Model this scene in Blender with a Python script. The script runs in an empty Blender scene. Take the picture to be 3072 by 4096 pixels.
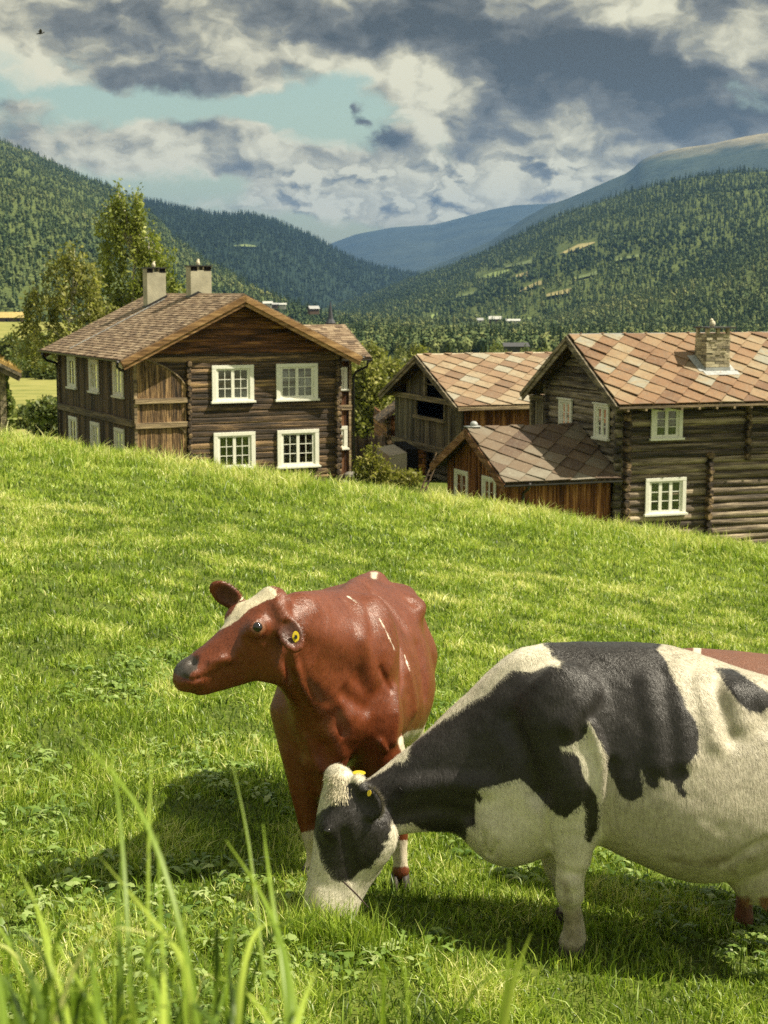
import bpy, bmesh, math, random
import numpy as np
from mathutils import Vector, Matrix
sc = bpy.context.scene
COL = sc.collection
rng = np.random.default_rng(7)
random.seed(7)
R = math.radians

# ------------------------------------------------------------------ camera
FOC = 6500.0                      # focal length in pixels of the 3072 px wide photograph
PITCH = math.atan(878 / FOC)
cam = bpy.data.cameras.new('camera'); camo = bpy.data.objects.new('camera', cam); COL.objects.link(camo)
cam.sensor_fit = 'HORIZONTAL'; cam.sensor_width = 36; cam.lens = 36 * FOC / 3072
cam.clip_start = 0.05; cam.clip_end = 60000
camo.location = (0, 0, 0); camo.rotation_euler = (math.pi / 2 - PITCH, 0, 0)
cam.dof.use_dof = True; cam.dof.focus_distance = 7.2; cam.dof.aperture_fstop = 13
sc.camera = camo

def P(u, v, Y):
    """a point at depth Y from the measured position (display scale 1659 px wide)"""
    u *= 1.8517; v *= 1.8517
    a = (u - 1536) / FOC; b = (2048 - v) / FOC
    ry = math.cos(PITCH) + b * math.sin(PITCH); rz = -math.sin(PITCH) + b * math.cos(PITCH)
    return np.array([a * Y / ry, Y, rz * Y / ry])

def PROJ(p):
    p = np.asarray(p, dtype=np.float64)
    d = p[..., 1] * math.cos(PITCH) - p[..., 2] * math.sin(PITCH)
    h = p[..., 1] * math.sin(PITCH) + p[..., 2] * math.cos(PITCH)
    return (1536 + FOC * p[..., 0] / d) / 1.8517, (2048 - FOC * h / d) / 1.8517

# ------------------------------------------------------------------ render settings
sc.render.engine = 'CYCLES'
sc.view_settings.view_transform = 'Standard'; sc.view_settings.look = 'None'
sc.view_settings.exposure = 1.0; sc.view_settings.gamma = 1
sc.cycles.max_bounces = 6; sc.cycles.diffuse_bounces = 3; sc.cycles.glossy_bounces = 2
sc.cycles.transmission_bounces = 3; sc.cycles.transparent_max_bounces = 6; sc.cycles.volume_bounces = 0
sc.cycles.use_denoising = False
sc.cycles.sample_clamp_indirect = 4

# ------------------------------------------------------------------ node helper
class NT:
    def __init__(s, tree):
        s.t = tree; s.n = tree.nodes; s.l = tree.links
    def add(s, typ, **kw):
        n = s.n.new(typ)
        for k, v in kw.items():
            setattr(n, k, v)
        return n
    def put(s, sock, v):
        if v is None: return
        if isinstance(v, bpy.types.NodeSocket): s.l.new(v, sock)
        else:
            try: sock.default_value = v
            except Exception: sock.default_value = tuple(v) + (1,) if len(v) == 3 else v
    def m(s, op, a, b=None, c=None, clamp=False):
        n = s.add('ShaderNodeMath', operation=op); n.use_clamp = clamp
        s.put(n.inputs[0], a); s.put(n.inputs[1], b); s.put(n.inputs[2], c)
        return n.outputs[0]
    def vm(s, op, a, b=None, c=None):
        n = s.add('ShaderNodeVectorMath', operation=op)
        s.put(n.inputs[0], a)
        if op == 'SCALE': s.put(n.inputs['Scale'], b)
        else: s.put(n.inputs[1], b)
        if op == 'MULTIPLY_ADD': s.put(n.inputs[2], c)
        return n.outputs[0]
    def noise(s, vec, scale, detail=4, rough=.55, dist=0, dims='3D', w=None, typ='FBM', lac=2.0):
        n = s.add('ShaderNodeTexNoise', noise_dimensions=dims); n.noise_type = typ
        if vec is not None: s.put(n.inputs['Vector'], vec)
        n.inputs['Scale'].default_value = scale; n.inputs['Detail'].default_value = detail
        n.inputs['Roughness'].default_value = rough; n.inputs['Distortion'].default_value = dist
        n.inputs['Lacunarity'].default_value = lac
        return n
    def ramp(s, fac, stops, interp='LINEAR'):
        n = s.add('ShaderNodeValToRGB'); e = n.color_ramp.elements; n.color_ramp.interpolation = interp
        while len(e) < len(stops): e.new(.5)
        for el, (p, c) in zip(e, stops):
            el.position = p; el.color = tuple(c) + (1,) if len(c) == 3 else c
        s.put(n.inputs[0], fac); return n.outputs[0]
    def mix(s, fac, a, b, mode='MIX'):
        n = s.add('ShaderNodeMix', data_type='RGBA', blend_type=mode); n.clamp_result = False
        s.put(n.inputs[0], fac); s.put(n.inputs[6], a); s.put(n.inputs[7], b); return n.outputs[2]
    def mrange(s, v, a, b, c=0, d=1, smooth=False):
        n = s.add('ShaderNodeMapRange'); n.interpolation_type = 'SMOOTHSTEP' if smooth else 'LINEAR'
        s.put(n.inputs[0], v); n.inputs[1].default_value = a; n.inputs[2].default_value = b
        n.inputs[3].default_value = c; n.inputs[4].default_value = d; return n.outputs[0]
    def sep(s, v):
        n = s.add('ShaderNodeSeparateXYZ'); s.put(n.inputs[0], v); return n.outputs
    def comb(s, x, y, z):
        n = s.add('ShaderNodeCombineXYZ')
        for i, k in enumerate((x, y, z)): s.put(n.inputs[i], k)
        return n.outputs[0]
    def attr(s, name):
        return s.add('ShaderNodeAttribute', attribute_name=name)
    def bump(s, h, strength=.5, dist=.02, normal=None):
        n = s.add('ShaderNodeBump'); n.inputs['Strength'].default_value = strength; n.inputs['Distance'].default_value = dist
        s.put(n.inputs['Height'], h)
        if normal is not None: s.put(n.inputs['Normal'], normal)
        return n.outputs[0]

def mat(name):
    m = bpy.data.materials.new(name); m.use_nodes = True
    t = NT(m.node_tree); t.b = m.node_tree.nodes['Principled BSDF']; t.o = m.node_tree.nodes['Material Output']
    return m, t

def simple(name, col, rough=.7, spec=.3, metal=0, var=.25, scale=6, bump=0.0, bscale=40):
    m, t = mat(name)
    co = t.add('ShaderNodeTexCoord').outputs['Object']
    n = t.noise(co, scale, 5, .6).outputs[0]
    a = tuple(c * (1 - var) for c in col); b = tuple(min(1, c * (1 + var)) for c in col)
    t.put(t.b.inputs['Base Color'], t.ramp(n, [(.3, a), (.7, b)]))
    t.b.inputs['Roughness'].default_value = rough; t.b.inputs['Specular IOR Level'].default_value = spec
    t.b.inputs['Metallic'].default_value = metal
    if bump:
        t.put(t.b.inputs['Normal'], t.bump(t.noise(co, bscale, 4, .6).outputs[0], bump, .02))
    return m

# ------------------------------------------------------------------ mesh helpers
def tag(o, label=None, cat=None, group=None, kind=None):
    if label: o['label'] = label
    if cat: o['category'] = cat
    if group: o['group'] = group
    if kind: o['kind'] = kind
    return o

def mesh_np(name, V, F, mtl=None, parent=None, smooth=True, attrs=None, edges=None):
    """V (n,3), F list/array of equal-size faces or list of arrays of faces"""
    me = bpy.data.meshes.new(name)
    V = np.asarray(V, dtype=np.float32)
    Fs = F if isinstance(F, list) and len(F) and isinstance(F[0], np.ndarray) and F[0].ndim == 2 else [np.asarray(F)]
    me.vertices.add(len(V)); me.vertices.foreach_set('co', V.ravel())
    nl = sum(f.size for f in Fs); nf = sum(len(f) for f in Fs)
    me.loops.add(nl); me.polygons.add(nf)
    me.loops.foreach_set('vertex_index', np.concatenate([f.ravel() for f in Fs]).astype(np.int32))
    tot = np.concatenate([np.full(len(f), f.shape[1]) for f in Fs]).astype(np.int32)
    st = np.concatenate([[0], np.cumsum(tot)[:-1]]).astype(np.int32)
    me.polygons.foreach_set('loop_start', st)
    me.polygons.foreach_set('loop_total', tot)
    me.polygons.foreach_set('use_smooth', np.full(nf, bool(smooth)))
    if attrs:
        for k, (typ, dom, arr) in attrs.items():
            a = me.attributes.new(k, typ, dom)
            arr = np.asarray(arr, dtype=np.float32)
            a.data.foreach_set('value' if typ == 'FLOAT' else ('color' if typ == 'FLOAT_COLOR' else 'vector'), arr.ravel())
    me.update(calc_edges=True)
    if mtl: me.materials.append(mtl)
    o = bpy.data.objects.new(name, me); COL.objects.link(o)
    if parent: o.parent = parent
    return o

class MB:
    """collects polygons and links them as one mesh"""
    def __init__(s): s.v = []; s.f = []; s.a = []
    def vadd(s, pts):
        i = len(s.v); s.v += [tuple(map(float, p)) for p in pts]; return i
    def face(s, pts, a=0.5):
        i = s.vadd(pts); s.f.append(tuple(range(i, i + len(pts)))); s.a.append(a)
    def box(s, x0, x1, y0, y1, z0, z1, a=0.5, M=None):
        p = [(x0,y0,z0),(x1,y0,z0),(x1,y1,z0),(x0,y1,z0),(x0,y0,z1),(x1,y0,z1),(x1,y1,z1),(x0,y1,z1)]
        if M is not None: p = [tuple(M @ Vector(q)) for q in p]
        i = s.vadd(p)
        for f in ((0,3,2,1),(4,5,6,7),(0,1,5,4),(1,2,6,5),(2,3,7,6),(3,0,4,7)):
            s.f.append(tuple(i + k for k in f)); s.a.append(a)
    def prism(s, poly, d, a=0.5):
        """closed polygon (3d points) swept by vector d"""
        n = len(poly); poly = [Vector(p) for p in poly]; d = Vector(d)
        i = s.vadd(poly + [p + d for p in poly])
        s.f.append(tuple(i + k for k in range(n))); s.a.append(a)
        s.f.append(tuple(i + n + k for k in reversed(range(n)))); s.a.append(a)
        for k in range(n):
            s.f.append((i + (k+1) % n, i + k, i + n + k, i + n + (k+1) % n)); s.a.append(a)
    def tube(s, pts, rad, seg=8, a=0.5, cap=True):
        pts = [Vector(p) for p in pts]; n = len(pts)
        if not hasattr(rad, '__len__'): rad = [rad] * n
        rings = []
        ref = None
        for k, p in enumerate(pts):
            d = (pts[min(k+1, n-1)] - pts[max(k-1, 0)]).normalized()
            if ref is None or abs(ref.dot(d)) > .95:
                ref = Vector((0,0,1)) if abs(d.z) < .9 else Vector((1,0,0))
            x = ref.cross(d).normalized(); y = d.cross(x); ref = y
            rings.append(s.vadd([p + (x * math.cos(t) + y * math.sin(t)) * rad[k] for t in [2 * math.pi * q / seg for q in range(seg)]]))
        for k in range(n - 1):
            for q in range(seg):
                s.f.append((rings[k] + q, rings[k] + (q+1) % seg, rings[k+1] + (q+1) % seg, rings[k+1] + q)); s.a.append(a)
        if cap:
            s.f.append(tuple(rings[0] + q for q in reversed(range(seg)))); s.a.append(a)
            s.f.append(tuple(rings[-1] + q for q in range(seg))); s.a.append(a)
    def ball(s, c, r, seg=10, ring=7, a=.5, sc=(1,1,1)):
        c = Vector(c); rows = []
        for k in range(1, ring):
            t = math.pi * k / ring
            rows.append(s.vadd([c + Vector((r*sc[0]*math.sin(t)*math.cos(2*math.pi*q/seg), r*sc[1]*math.sin(t)*math.sin(2*math.pi*q/seg), r*sc[2]*math.cos(t))) for q in range(seg)]))
        top = s.vadd([c + Vector((0,0,r*sc[2]))]); bot = s.vadd([c - Vector((0,0,r*sc[2]))])
        for k in range(len(rows) - 1):
            for q in range(seg):
                s.f.append((rows[k]+q, rows[k+1]+q, rows[k+1]+(q+1)%seg, rows[k]+(q+1)%seg)); s.a.append(a)
        for q in range(seg):
            s.f.append((top, rows[0]+q, rows[0]+(q+1)%seg)); s.a.append(a)
            s.f.append((bot, rows[-1]+(q+1)%seg, rows[-1]+q)); s.a.append(a)
    def build(s, name, mtl=None, parent=None, smooth=False, bevel=0):
        me = bpy.data.meshes.new(name); me.from_pydata(s.v, [], s.f)
        at = me.attributes.new('rnd', 'FLOAT', 'FACE'); at.data.foreach_set('value', np.array(s.a, dtype=np.float32))
        if smooth: me.polygons.foreach_set('use_smooth', np.ones(len(s.f), dtype=bool))
        me.update()
        if mtl: me.materials.append(mtl)
        o = bpy.data.objects.new(name, me); COL.objects.link(o)
        if parent: o.parent = parent
        if bevel:
            b = o.modifiers.new('bevel', 'BEVEL'); b.width = bevel; b.segments = 2; b.limit_method = 'ANGLE'
        return o

def empty(name, loc=(0,0,0), rz=0):
    o = bpy.data.objects.new(name, None); COL.objects.link(o); o.location = loc; o.rotation_euler = (0,0,rz)
    o.empty_display_size = .3
    return o

def vnoise(p, seed=0):
    """cheap vectorised value noise for shapes, p (...,3) -> (...) in -1..1"""
    p = np.asarray(p, dtype=np.float64); i = np.floor(p).astype(np.int64); f = p - i; f = f * f * (3 - 2 * f)
    def h(x, y, z):
        n = (x * 374761393 + y * 668265263 + z * 2147483647 + seed * 974634777) & 0xffffffff
        n = ((n ^ (n >> 13)) * 1274126177) & 0xffffffff
        return ((n ^ (n >> 16)) & 0xffff) / 32767.5 - 1
    r = 0
    for dx in (0,1):
        for dy in (0,1):
            for dz in (0,1):
                w = (f[...,0] if dx else 1-f[...,0]) * (f[...,1] if dy else 1-f[...,1]) * (f[...,2] if dz else 1-f[...,2])
                r = r + w * h(i[...,0]+dx, i[...,1]+dy, i[...,2]+dz)
    return r
def fbm(p, oct=4, seed=0):
    p = np.asarray(p, dtype=np.float64); a = 1; s = 0; t = 0
    for k in range(oct):
        s = s + a * vnoise(p, seed + k); t += a; a *= .5; p = p * 2.03 + 17.3
    return s / t
HAZE = 5.4e-5
# ------------------------------------------------------------------ sun, sky and clouds
SUN_EL, SUN_AZ = R(53), R(93)          # azimuth clockwise from +Y (straight ahead)
sun = bpy.data.lights.new('sun', 'SUN'); suno = bpy.data.objects.new('sun', sun); COL.objects.link(suno)
sun.energy = 5.0; sun.angle = R(.5); sun.color = (1, .91, .72)
sd = Vector((math.cos(SUN_EL) * math.sin(SUN_AZ), math.cos(SUN_EL) * math.cos(SUN_AZ), math.sin(SUN_EL)))
suno.rotation_euler = sd.to_track_quat('Z', 'Y').to_euler(); suno.location = (30, 0, 60)

world = bpy.data.worlds.new('World'); sc.world = world; world.use_nodes = True
w = NT(world.node_tree); w.n.clear()
out = w.add('ShaderNodeOutputWorld'); bg = w.add('ShaderNodeBackground'); w.l.new(bg.outputs[0], out.inputs[0])
bg.inputs['Strength'].default_value = .1
sky = w.add('ShaderNodeTexSky', sky_type='NISHITA'); sky.sun_disc = False
sky.sun_elevation = SUN_EL; sky.sun_rotation = SUN_AZ; sky.altitude = 300; sky.dust_density = 2.0; sky.ozone_density = 1.0
dirv = w.add('ShaderNodeTexCoord').outputs['Generated']
x, y, z = w.sep(dirv)
az = w.m('ARCTAN2', x, y); el = w.m('ARCSINE', z)
# cloud plane: a little fore-shortening towards the horizon
pos = w.comb(az, el, 0)
wn = w.noise(w.vm('MULTIPLY', pos, (1, 1.5, 1)), 26, 6, .6)
warp = w.vm('SUBTRACT', wn.outputs[1], (.5, .5, .5))
pw = w.vm('MULTIPLY_ADD', warp, (.034, .022, 0), pos)
px_, py_, _ = w.sep(pw)
def A(u, v):                         # direction of a cloud in azimuth / elevation
    p = P(u, v, 1.0); return math.atan2(p[0], p[1]), math.atan2(p[2], math.hypot(p[0], p[1]))
def gauss(u, v, su, sv, amp, rot=0):
    a0, e0 = A(u, v); c, s_ = math.cos(R(rot)), math.sin(R(rot))
    dx = w.m('SUBTRACT', px_, a0); dy = w.m('SUBTRACT', py_, e0)
    if rot:
        dx, dy = (w.m('MULTIPLY_ADD', dx, c, w.m('MULTIPLY', dy, s_)), w.m('MULTIPLY_ADD', dx, -s_, w.m('MULTIPLY', dy, c)))
    dx = w.m('MULTIPLY', dx, 3510 / su); dy = w.m('MULTIPLY', dy, 3510 / sv)
    q = w.m('MULTIPLY_ADD', dx, dx, w.m('MULTIPLY', dy, dy))
    return w.m('MULTIPLY', w.m('EXPONENT', w.m('MULTIPLY', q, -1)), amp)
def total(lst):
    r = lst[0]
    for q in lst[1:]: r = w.m('ADD', r, q)
    return r
# where there is cloud at all
cover = total([gauss(*q) for q in (
    (260, 20, 700, 170, 1.0, 0), (1350, 60, 620, 200, 1.15, 0), (1250, 260, 330, 90, .8, -4), (1500, 330, 320, 60, .8, 0),
    (250, 320, 420, 75, .8, 0), (560, 275, 200, 22, .4, 0), (600, 340, 220, 24, .45, 0), (900, 430, 330, 85, .95, -4), (650, 420, 150, 60, .6, 0),
    (1200, 400, 200, 60, .6, 0), (764, 240, 16, 18, .62, 20), (786, 268, 20, 10, .55, -30), (850, 302, 36, 10, .6, 0), (960, 215, 130, 55, .45, -25), (330, 165, 230, 60, .5, 0),
    (100, 220, 330, 28, -.5, 0), (700, 245, 150, 60, -.45, 0), (560, 235, 160, 40, -.3, 0), (430, 400, 100, 28, -.35, 0), (740, 178, 110, 30, -.35, 0), (40, 225, 90, 16, .5, 0))])
# unseen sky overhead and behind: broken bright cloud added to lift the fill
rest = w.m('MAXIMUM', w.mrange(el, .20, .36, 0, 1, True), w.mrange(w.m('ABSOLUTE', az), .40, .75, 0, 1, True))
cover = w.m('ADD', cover, w.m('MULTIPLY', rest, .64))
# how deep (dark underneath) each cloud is
deep = total([gauss(*q) for q in (
    (900, 70, 170, 60, 1.0, -10), (1180, 100, 330, 60, 1.05, -8), (1400, 190, 330, 75, 1.0, -4), (1560, 20, 170, 50, .75, -30), (1060, 215, 50, 60, .9, 0),
    (1160, 225, 70, 55, .75, 0), (1010, 330, 50, 22, .95, 0), (1180, 355, 70, 18, .7, 0), (330, 185, 150, 42, .75, 0), (600, 140, 150, 34, .55, 15), (450, 30, 300, 36, .35, 0), (772, 255, 40, 40, .55, 0),
    (850, 302, 45, 16, .9, 0), (740, 90, 130, 40, .35, 0), (250, 90, 200, 30, .2, 0), (840, 385, 80, 30, .22, 0), (1560, 250, 200, 30, .6, 0), (40, 220, 90, 20, .4, 0),
    (980, 170, 105, 40, -1.1, -28), (870, 130, 60, 32, -.7, -20), (1130, 190, 50, 20, -.3, 0), (1480, 130, 70, 30, -.3, 0), (1600, 50, 45, 50, -.7, 0), (1615, 128, 28, 22, -.8, 0), (1340, 40, 60, 20, -.4, 0), (690, 125, 45, 24, -.5, 0))])
st = w.vm('MULTIPLY', pw, (1, 1.55, 1))
n1 = w.noise(st, 20, 7, .54).outputs[0]
off = w.vm('ADD', st, (.006, .011, 0))                     # one step towards the sun
n2 = w.noise(off, 20, 4, .54).outputs[0]
nb = w.noise(st, 7, 3, .5).outputs[0]
dens = w.m('ADD', cover, w.m('MULTIPLY_ADD', n1, 1.5, w.m('MULTIPLY_ADD', nb, .6, -1.32)))
mask = w.mrange(dens, .10, .52, 0, 1, True)
n3 = w.noise(st, 9, 6, .55).outputs[0]; n4 = w.noise(w.vm('ADD', st, (.012, .022, 0)), 9, 4, .55).outputs[0]
lit = w.m('MULTIPLY_ADD', w.m('SUBTRACT', n3, n4), 2.2, w.m('MULTIPLY', w.m('SUBTRACT', n1, n2), 2.3))
thick = w.mrange(dens, .3, 1.4, 0, 1)
br = w.m('ADD', w.m('ADD', w.m('MULTIPLY_ADD', thick, -.22, .80), w.m('MULTIPLY', rest, .18)), lit)
br = w.m('SUBTRACT', br, w.m('MULTIPLY', w.m('MULTIPLY', deep, .62), w.m('MULTIPLY_ADD', n3, 2.5, w.m('MULTIPLY_ADD', n1, .7, -.70))))
# low heaped clouds over the end of the valley
cb1 = w.noise(st, 34, 5, .5).outputs[0]; cb2 = w.noise(w.vm('ADD', st, (.0055, .0070, 0)), 34, 4, .5).outputs[0]
bil1 = w.m('ABSOLUTE', w.m('MULTIPLY_ADD', cb1, 2, -1)); bil2 = w.m('ABSOLUTE', w.m('MULTIPLY_ADD', cb2, 2, -1))
heap = total([gauss(*q) for q in ((880, 415, 330, 80, 1.15, -3), (560, 430, 120, 50, .5, 0), (1230, 370, 190, 50, .55, -8))])
heap = w.mrange(heap, .25, .75, 0, 1, True)
hbr = w.m('ADD', w.m('MULTIPLY_ADD', bil1, .8, .78), w.m('MULTIPLY_ADD', w.m('SUBTRACT', bil1, bil2), 1.0, w.m('MULTIPLY', w.m('SUBTRACT', cb1, cb2), 1.8)))
br = w.m('ADD', w.m('MULTIPLY', br, w.m('SUBTRACT', 1, heap)), w.m('MULTIPLY', hbr, heap))
ccol = w.ramp(br, [(0.0, (.076, .073, .055)), (.18, (.130, .124, .098)), (.40, (.215, .208, .17)), (.60, (.40, .375, .265)), (.80, (.68, .63, .43)), (1, (.92, .86, .60))])
hz = w.mrange(el, 0, .10, 1, 0)
skyc = w.mix(1.0, sky.outputs[0], (.84, .82, .54, 1), 'MULTIPLY')
cc = w.vm('SCALE', ccol, 5.05)
SKY_GAIN = w.vm('SCALE', skyc, 1.0)
fin = w.mix(mask, SKY_GAIN, cc)
w.l.new(fin, bg.inputs['Color'])
world.cycles.sampling_method = 'MANUAL'; world.cycles.sample_map_resolution = 512
# ------------------------------------------------------------------ land
def sstep(a, b, x):
    t = np.clip((x - a) / (b - a), 0, 1); return t * t * (3 - 2 * t)
def meadow_plane(x, y): return -2.365 - .149 * x - .0652 * y
def ground(x, y):
    x = np.asarray(x, dtype=np.float64); y = np.asarray(y, dtype=np.float64)
    yy = np.maximum(y, .5); s = np.clip(x / np.maximum(yy, 6), -.6, .6)
    xm = np.clip(x, -22, 22)
    near = meadow_plane(xm, np.clip(y, -3, 60)) + .62 * (1 - sstep(1.6, 5.2, y)) + .35 * (1 - sstep(-3, 2.5, y))
    # small swells of the pasture and the turf bank along its edge
    near = near + .05 * fbm(np.stack([x * .35, y * .25, x * 0], -1), 3, 5) * sstep(8, 14, y)
    near = near + .04 * np.exp(-((y - 38.0) / 2.0) ** 2) + .05 * fbm(np.stack([x * .9, y * .5, x * 0], -1), 2, 9) * sstep(28, 34, y)
    ly = np.log(np.maximum(y, 40))
    def prof(t): return np.interp(ly, np.log([p[0] for p in t]), [p[1] for p in t])
    left = prof([(40,-6.4),(60,-6.8),(110,-8.6),(160,-8.8),(200,-9.0),(240,-7.2),(290,-5.2),(360,-6.8),(460,-8.8),(700,-13),(900,-17),(1300,-26),(3000,-34)])
    mid = prof([(40,-6.6),(60,-7.0),(100,-10),(150,-13),(300,-17),(700,-24),(1500,-31),(3000,-36)])
    right = prof([(40,-7.7),(60,-8.2),(100,-11),(150,-14),(300,-18),(700,-25),(1500,-31),(3000,-36)])
    a = sstep(-.20, -.10, s); b = sstep(.02, .2, s)
    far = left * (1 - a) + mid * a; far = far * (1 - b) + right * b
    far = far + .5 * fbm(np.stack([x * .02, y * .02, x * 0], -1), 3, 3) * sstep(90, 200, y)
    k = sstep(39.5, 47.0, y)
    z = near * (1 - k) + np.minimum(far, near + 3) * k
    return z

# one sheet: rows spaced out towards the horizon
ys = np.concatenate([np.linspace(-12, 0, 8), np.linspace(.6, 48, 130), np.geomspace(49, 14600, 110)])
ts = np.linspace(-1, 1, 151); ts = np.sign(ts) * (np.abs(ts) ** 1.35)
GX = (np.maximum(ys, 6)[:, None] * 1.3 + 6) * ts[None, :]; GY = np.repeat(ys[:, None], len(ts), 1)
GZ = ground(GX, GY)
def grid_faces(nr, nc):
    i = np.arange(nr - 1)[:, None] * nc + np.arange(nc - 1)[None, :]
    return np.stack([i, i + 1, i + nc + 1, i + nc], -1).reshape(-1, 4)
m_ground, t = mat('meadow_ground')
geo = t.add('ShaderNodeNewGeometry'); pos = geo.outputs['Position']
gx, gy, gz = t.sep(pos)
nA = t.noise(pos, 1.1, 5, .6).outputs[0]; nB = t.noise(pos, 14, 4, .65).outputs[0]; nC = t.noise(pos, .02, 4, .55).outputs[0]
near_c = t.ramp(nB, [(.3, (.028, .040, .009)), (.55, (.075, .105, .018)), (.75, (.16, .18, .038))])
near_c = t.mix(t.mrange(nA, .4, .7, 0, .5), near_c, (.12, .15, .022, 1))
hay = t.ramp(t.noise(pos, .22, 6, .65).outputs[0], [(.3, (.12, .14, .036)), (.5, (.21, .21, .062)), (.72, (.28, .255, .09))])
gre = t.ramp(t.noise(pos, .15, 5, .6).outputs[0], [(.3, (.09, .12, .03)), (.7, (.17, .21, .05))])
fieldc = t.mix(t.mrange(nC, .44, .56, 0, 1, True), hay, gre)
forestc = t.ramp(t.noise(pos, .05, 5, .6).outputs[0], [(.3, (.030, .045, .018)), (.7, (.07, .095, .03))])
leftish = t.mrange(t.m('DIVIDE', gx, gy), -.16, -.12, 1, 0, True)
farm = t.mix(t.mrange(gy, 60, 95, 0, 1, True), near_c, t.mix(leftish, gre, hay))
farm = t.mix(t.mrange(gy, 380, 480, 0, 1, True), farm, forestc)
t.put(t.b.inputs['Base Color'], farm); t.b.inputs['Roughness'].default_value = .95; t.b.inputs['Specular IOR Level'].default_value = .1
t.put(t.b.inputs['Normal'], t.bump(nB, .6, .03))
go = mesh_np('ground', np.stack([GX, GY, GZ], -1).reshape(-1, 3), grid_faces(len(ys), len(ts)), m_ground); tag(go, 'sloping green cow pasture falling away to the farm and the valley', 'ground', kind='structure')

# ------------------------------------------------------------------ valley sides
def skyline(pts, us):
    return np.interp(us, [p[0] for p in pts], [p[1] for p in pts])
def hill_material(name, dark, light, rockline=None, fields=None, scale=.012):
    m, t = mat(name)
    pos = t.add('ShaderNodeNewGeometry').outputs['Position']
    n = t.noise(pos, scale, 8, .62).outputs[0]; n2 = t.noise(pos, scale * 9, 5, .7).outputs[0]
    c = t.ramp(t.m('MULTIPLY_ADD', n2, .5, t.m('MULTIPLY', n, .5)), [(.36, dark), (.62, light)])
    if rockline:
        z0, z1, rc = rockline
        zz = t.m('MULTIPLY_ADD', n, (z1 - z0) * 1.6, t.m('SUBTRACT', t.sep(pos)[2], (z1 - z0) * .8))
        c = t.mix(t.mrange(zz, z0, z1, 0, 1, True), c, t.ramp(n2, [(.35, tuple(k * .6 for k in rc)), (.65, rc)]))
    t.put(t.b.inputs['Base Color'], c); t.b.inputs['Roughness'].default_value = 1; t.b.inputs['Specular IOR Level'].default_value = 0
    t.put(t.b.inputs['Normal'], t.bump(n2, 1.0, .3 / scale * .02))
    return m
class Hill:
    """a valley side: a crest line at given depths, a face running down towards the valley, and a back"""
    def __init__(s, name, label, sky_pts, depth_pts, foot_pts, mtl, rough=.05, seed=1, nu=170, nv=46, bow=.15, pwr=1.0, fade=None):
        u0, u1 = sky_pts[0][0], sky_pts[-1][0]
        s.us = np.linspace(u0, u1, nu)
        vs = skyline(sky_pts, s.us); Yc = skyline(depth_pts, s.us)
        top = np.array([P(a, b, c) for a, b, c in zip(s.us, vs, Yc)])
        foot = np.array([P(a, skyline([(q[0], q[1]) for q in foot_pts], a), skyline([(q[0], q[2]) for q in foot_pts], a)) for a in s.us])
        foot[:, 2] = np.minimum(foot[:, 2], ground(foot[:, 0], foot[:, 1])) - 6
        if fade:      # let the far end of the ridge run down to the valley
            k = np.clip((s.us - u0) / (.16 * (u1 - u0)) if fade == 'L' else (u1 - s.us) / (.16 * (u1 - u0)), 0, 1); k = k * k * (3 - 2 * k)
            top[:, 2] = foot[:, 2] + (top[:, 2] - foot[:, 2]) * k
        back = top.copy(); d = top[:, :2] - foot[:, :2]; back[:, :2] += d * .9; back[:, 2] = top[:, 2] * .2 - 60
        ts_ = np.linspace(0, 1, nv)
        V = []
        relief = rough * np.maximum(top[:, 2] - foot[:, 2], 20)
        for tt in ts_:
            b = foot * (1 - tt) + top * tt
            b[:, 2] = foot[:, 2] + (top[:, 2] - foot[:, 2]) * (tt ** pwr) + (top[:, 2] - foot[:, 2]) * bow * math.sin(math.pi * tt) * (1 - tt * .5)
            L = np.linalg.norm(top - foot, axis=1).mean() * .22
            b[:, 2] += relief * fbm(b / L, 5, seed) * math.sin(math.pi * min(tt, .96) * .98) * 1.6
            V.append(b)
        s.face = np.array(V)
        for tt in np.linspace(.12, 1, 8):
            b = top * (1 - tt) + back * tt
            V.append(b)
        V = np.array(V); s.V = V
        s.o = mesh_np(name, V.reshape(-1, 3), grid_faces(V.shape[0], V.shape[1]), mtl)
        tag(s.o, label, 'hill', kind='structure')
    def sample(s, n, r, lo=0.0, hi=1.0):
        """random points on the face, area weighted"""
        f = s.face; a = f[:-1, :-1]; b = f[1:, :-1]; c = f[:-1, 1:]; d = f[1:, 1:]
        ar = np.linalg.norm(np.cross(b - a, c - a), axis=-1)
        # nearer parts carry more trees than they would by area alone
        ar = ar / np.maximum(a[..., 1], 300) ** .7
        nvv = ar.shape[0]; rows = np.arange(nvv)[:, None] / nvv
        ar = ar * ((rows >= lo) & (rows <= hi))
        p = ar.ravel() / ar.sum(); k = r.choice(len(p), n, p=p); i, j = np.divmod(k, ar.shape[1])
        x, y = r.random(n)[:, None], r.random(n)[:, None]
        return (a[i, j] * (1 - x) + b[i, j] * x) * (1 - y) + (c[i, j] * (1 - x) + d[i, j] * x) * y

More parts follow.
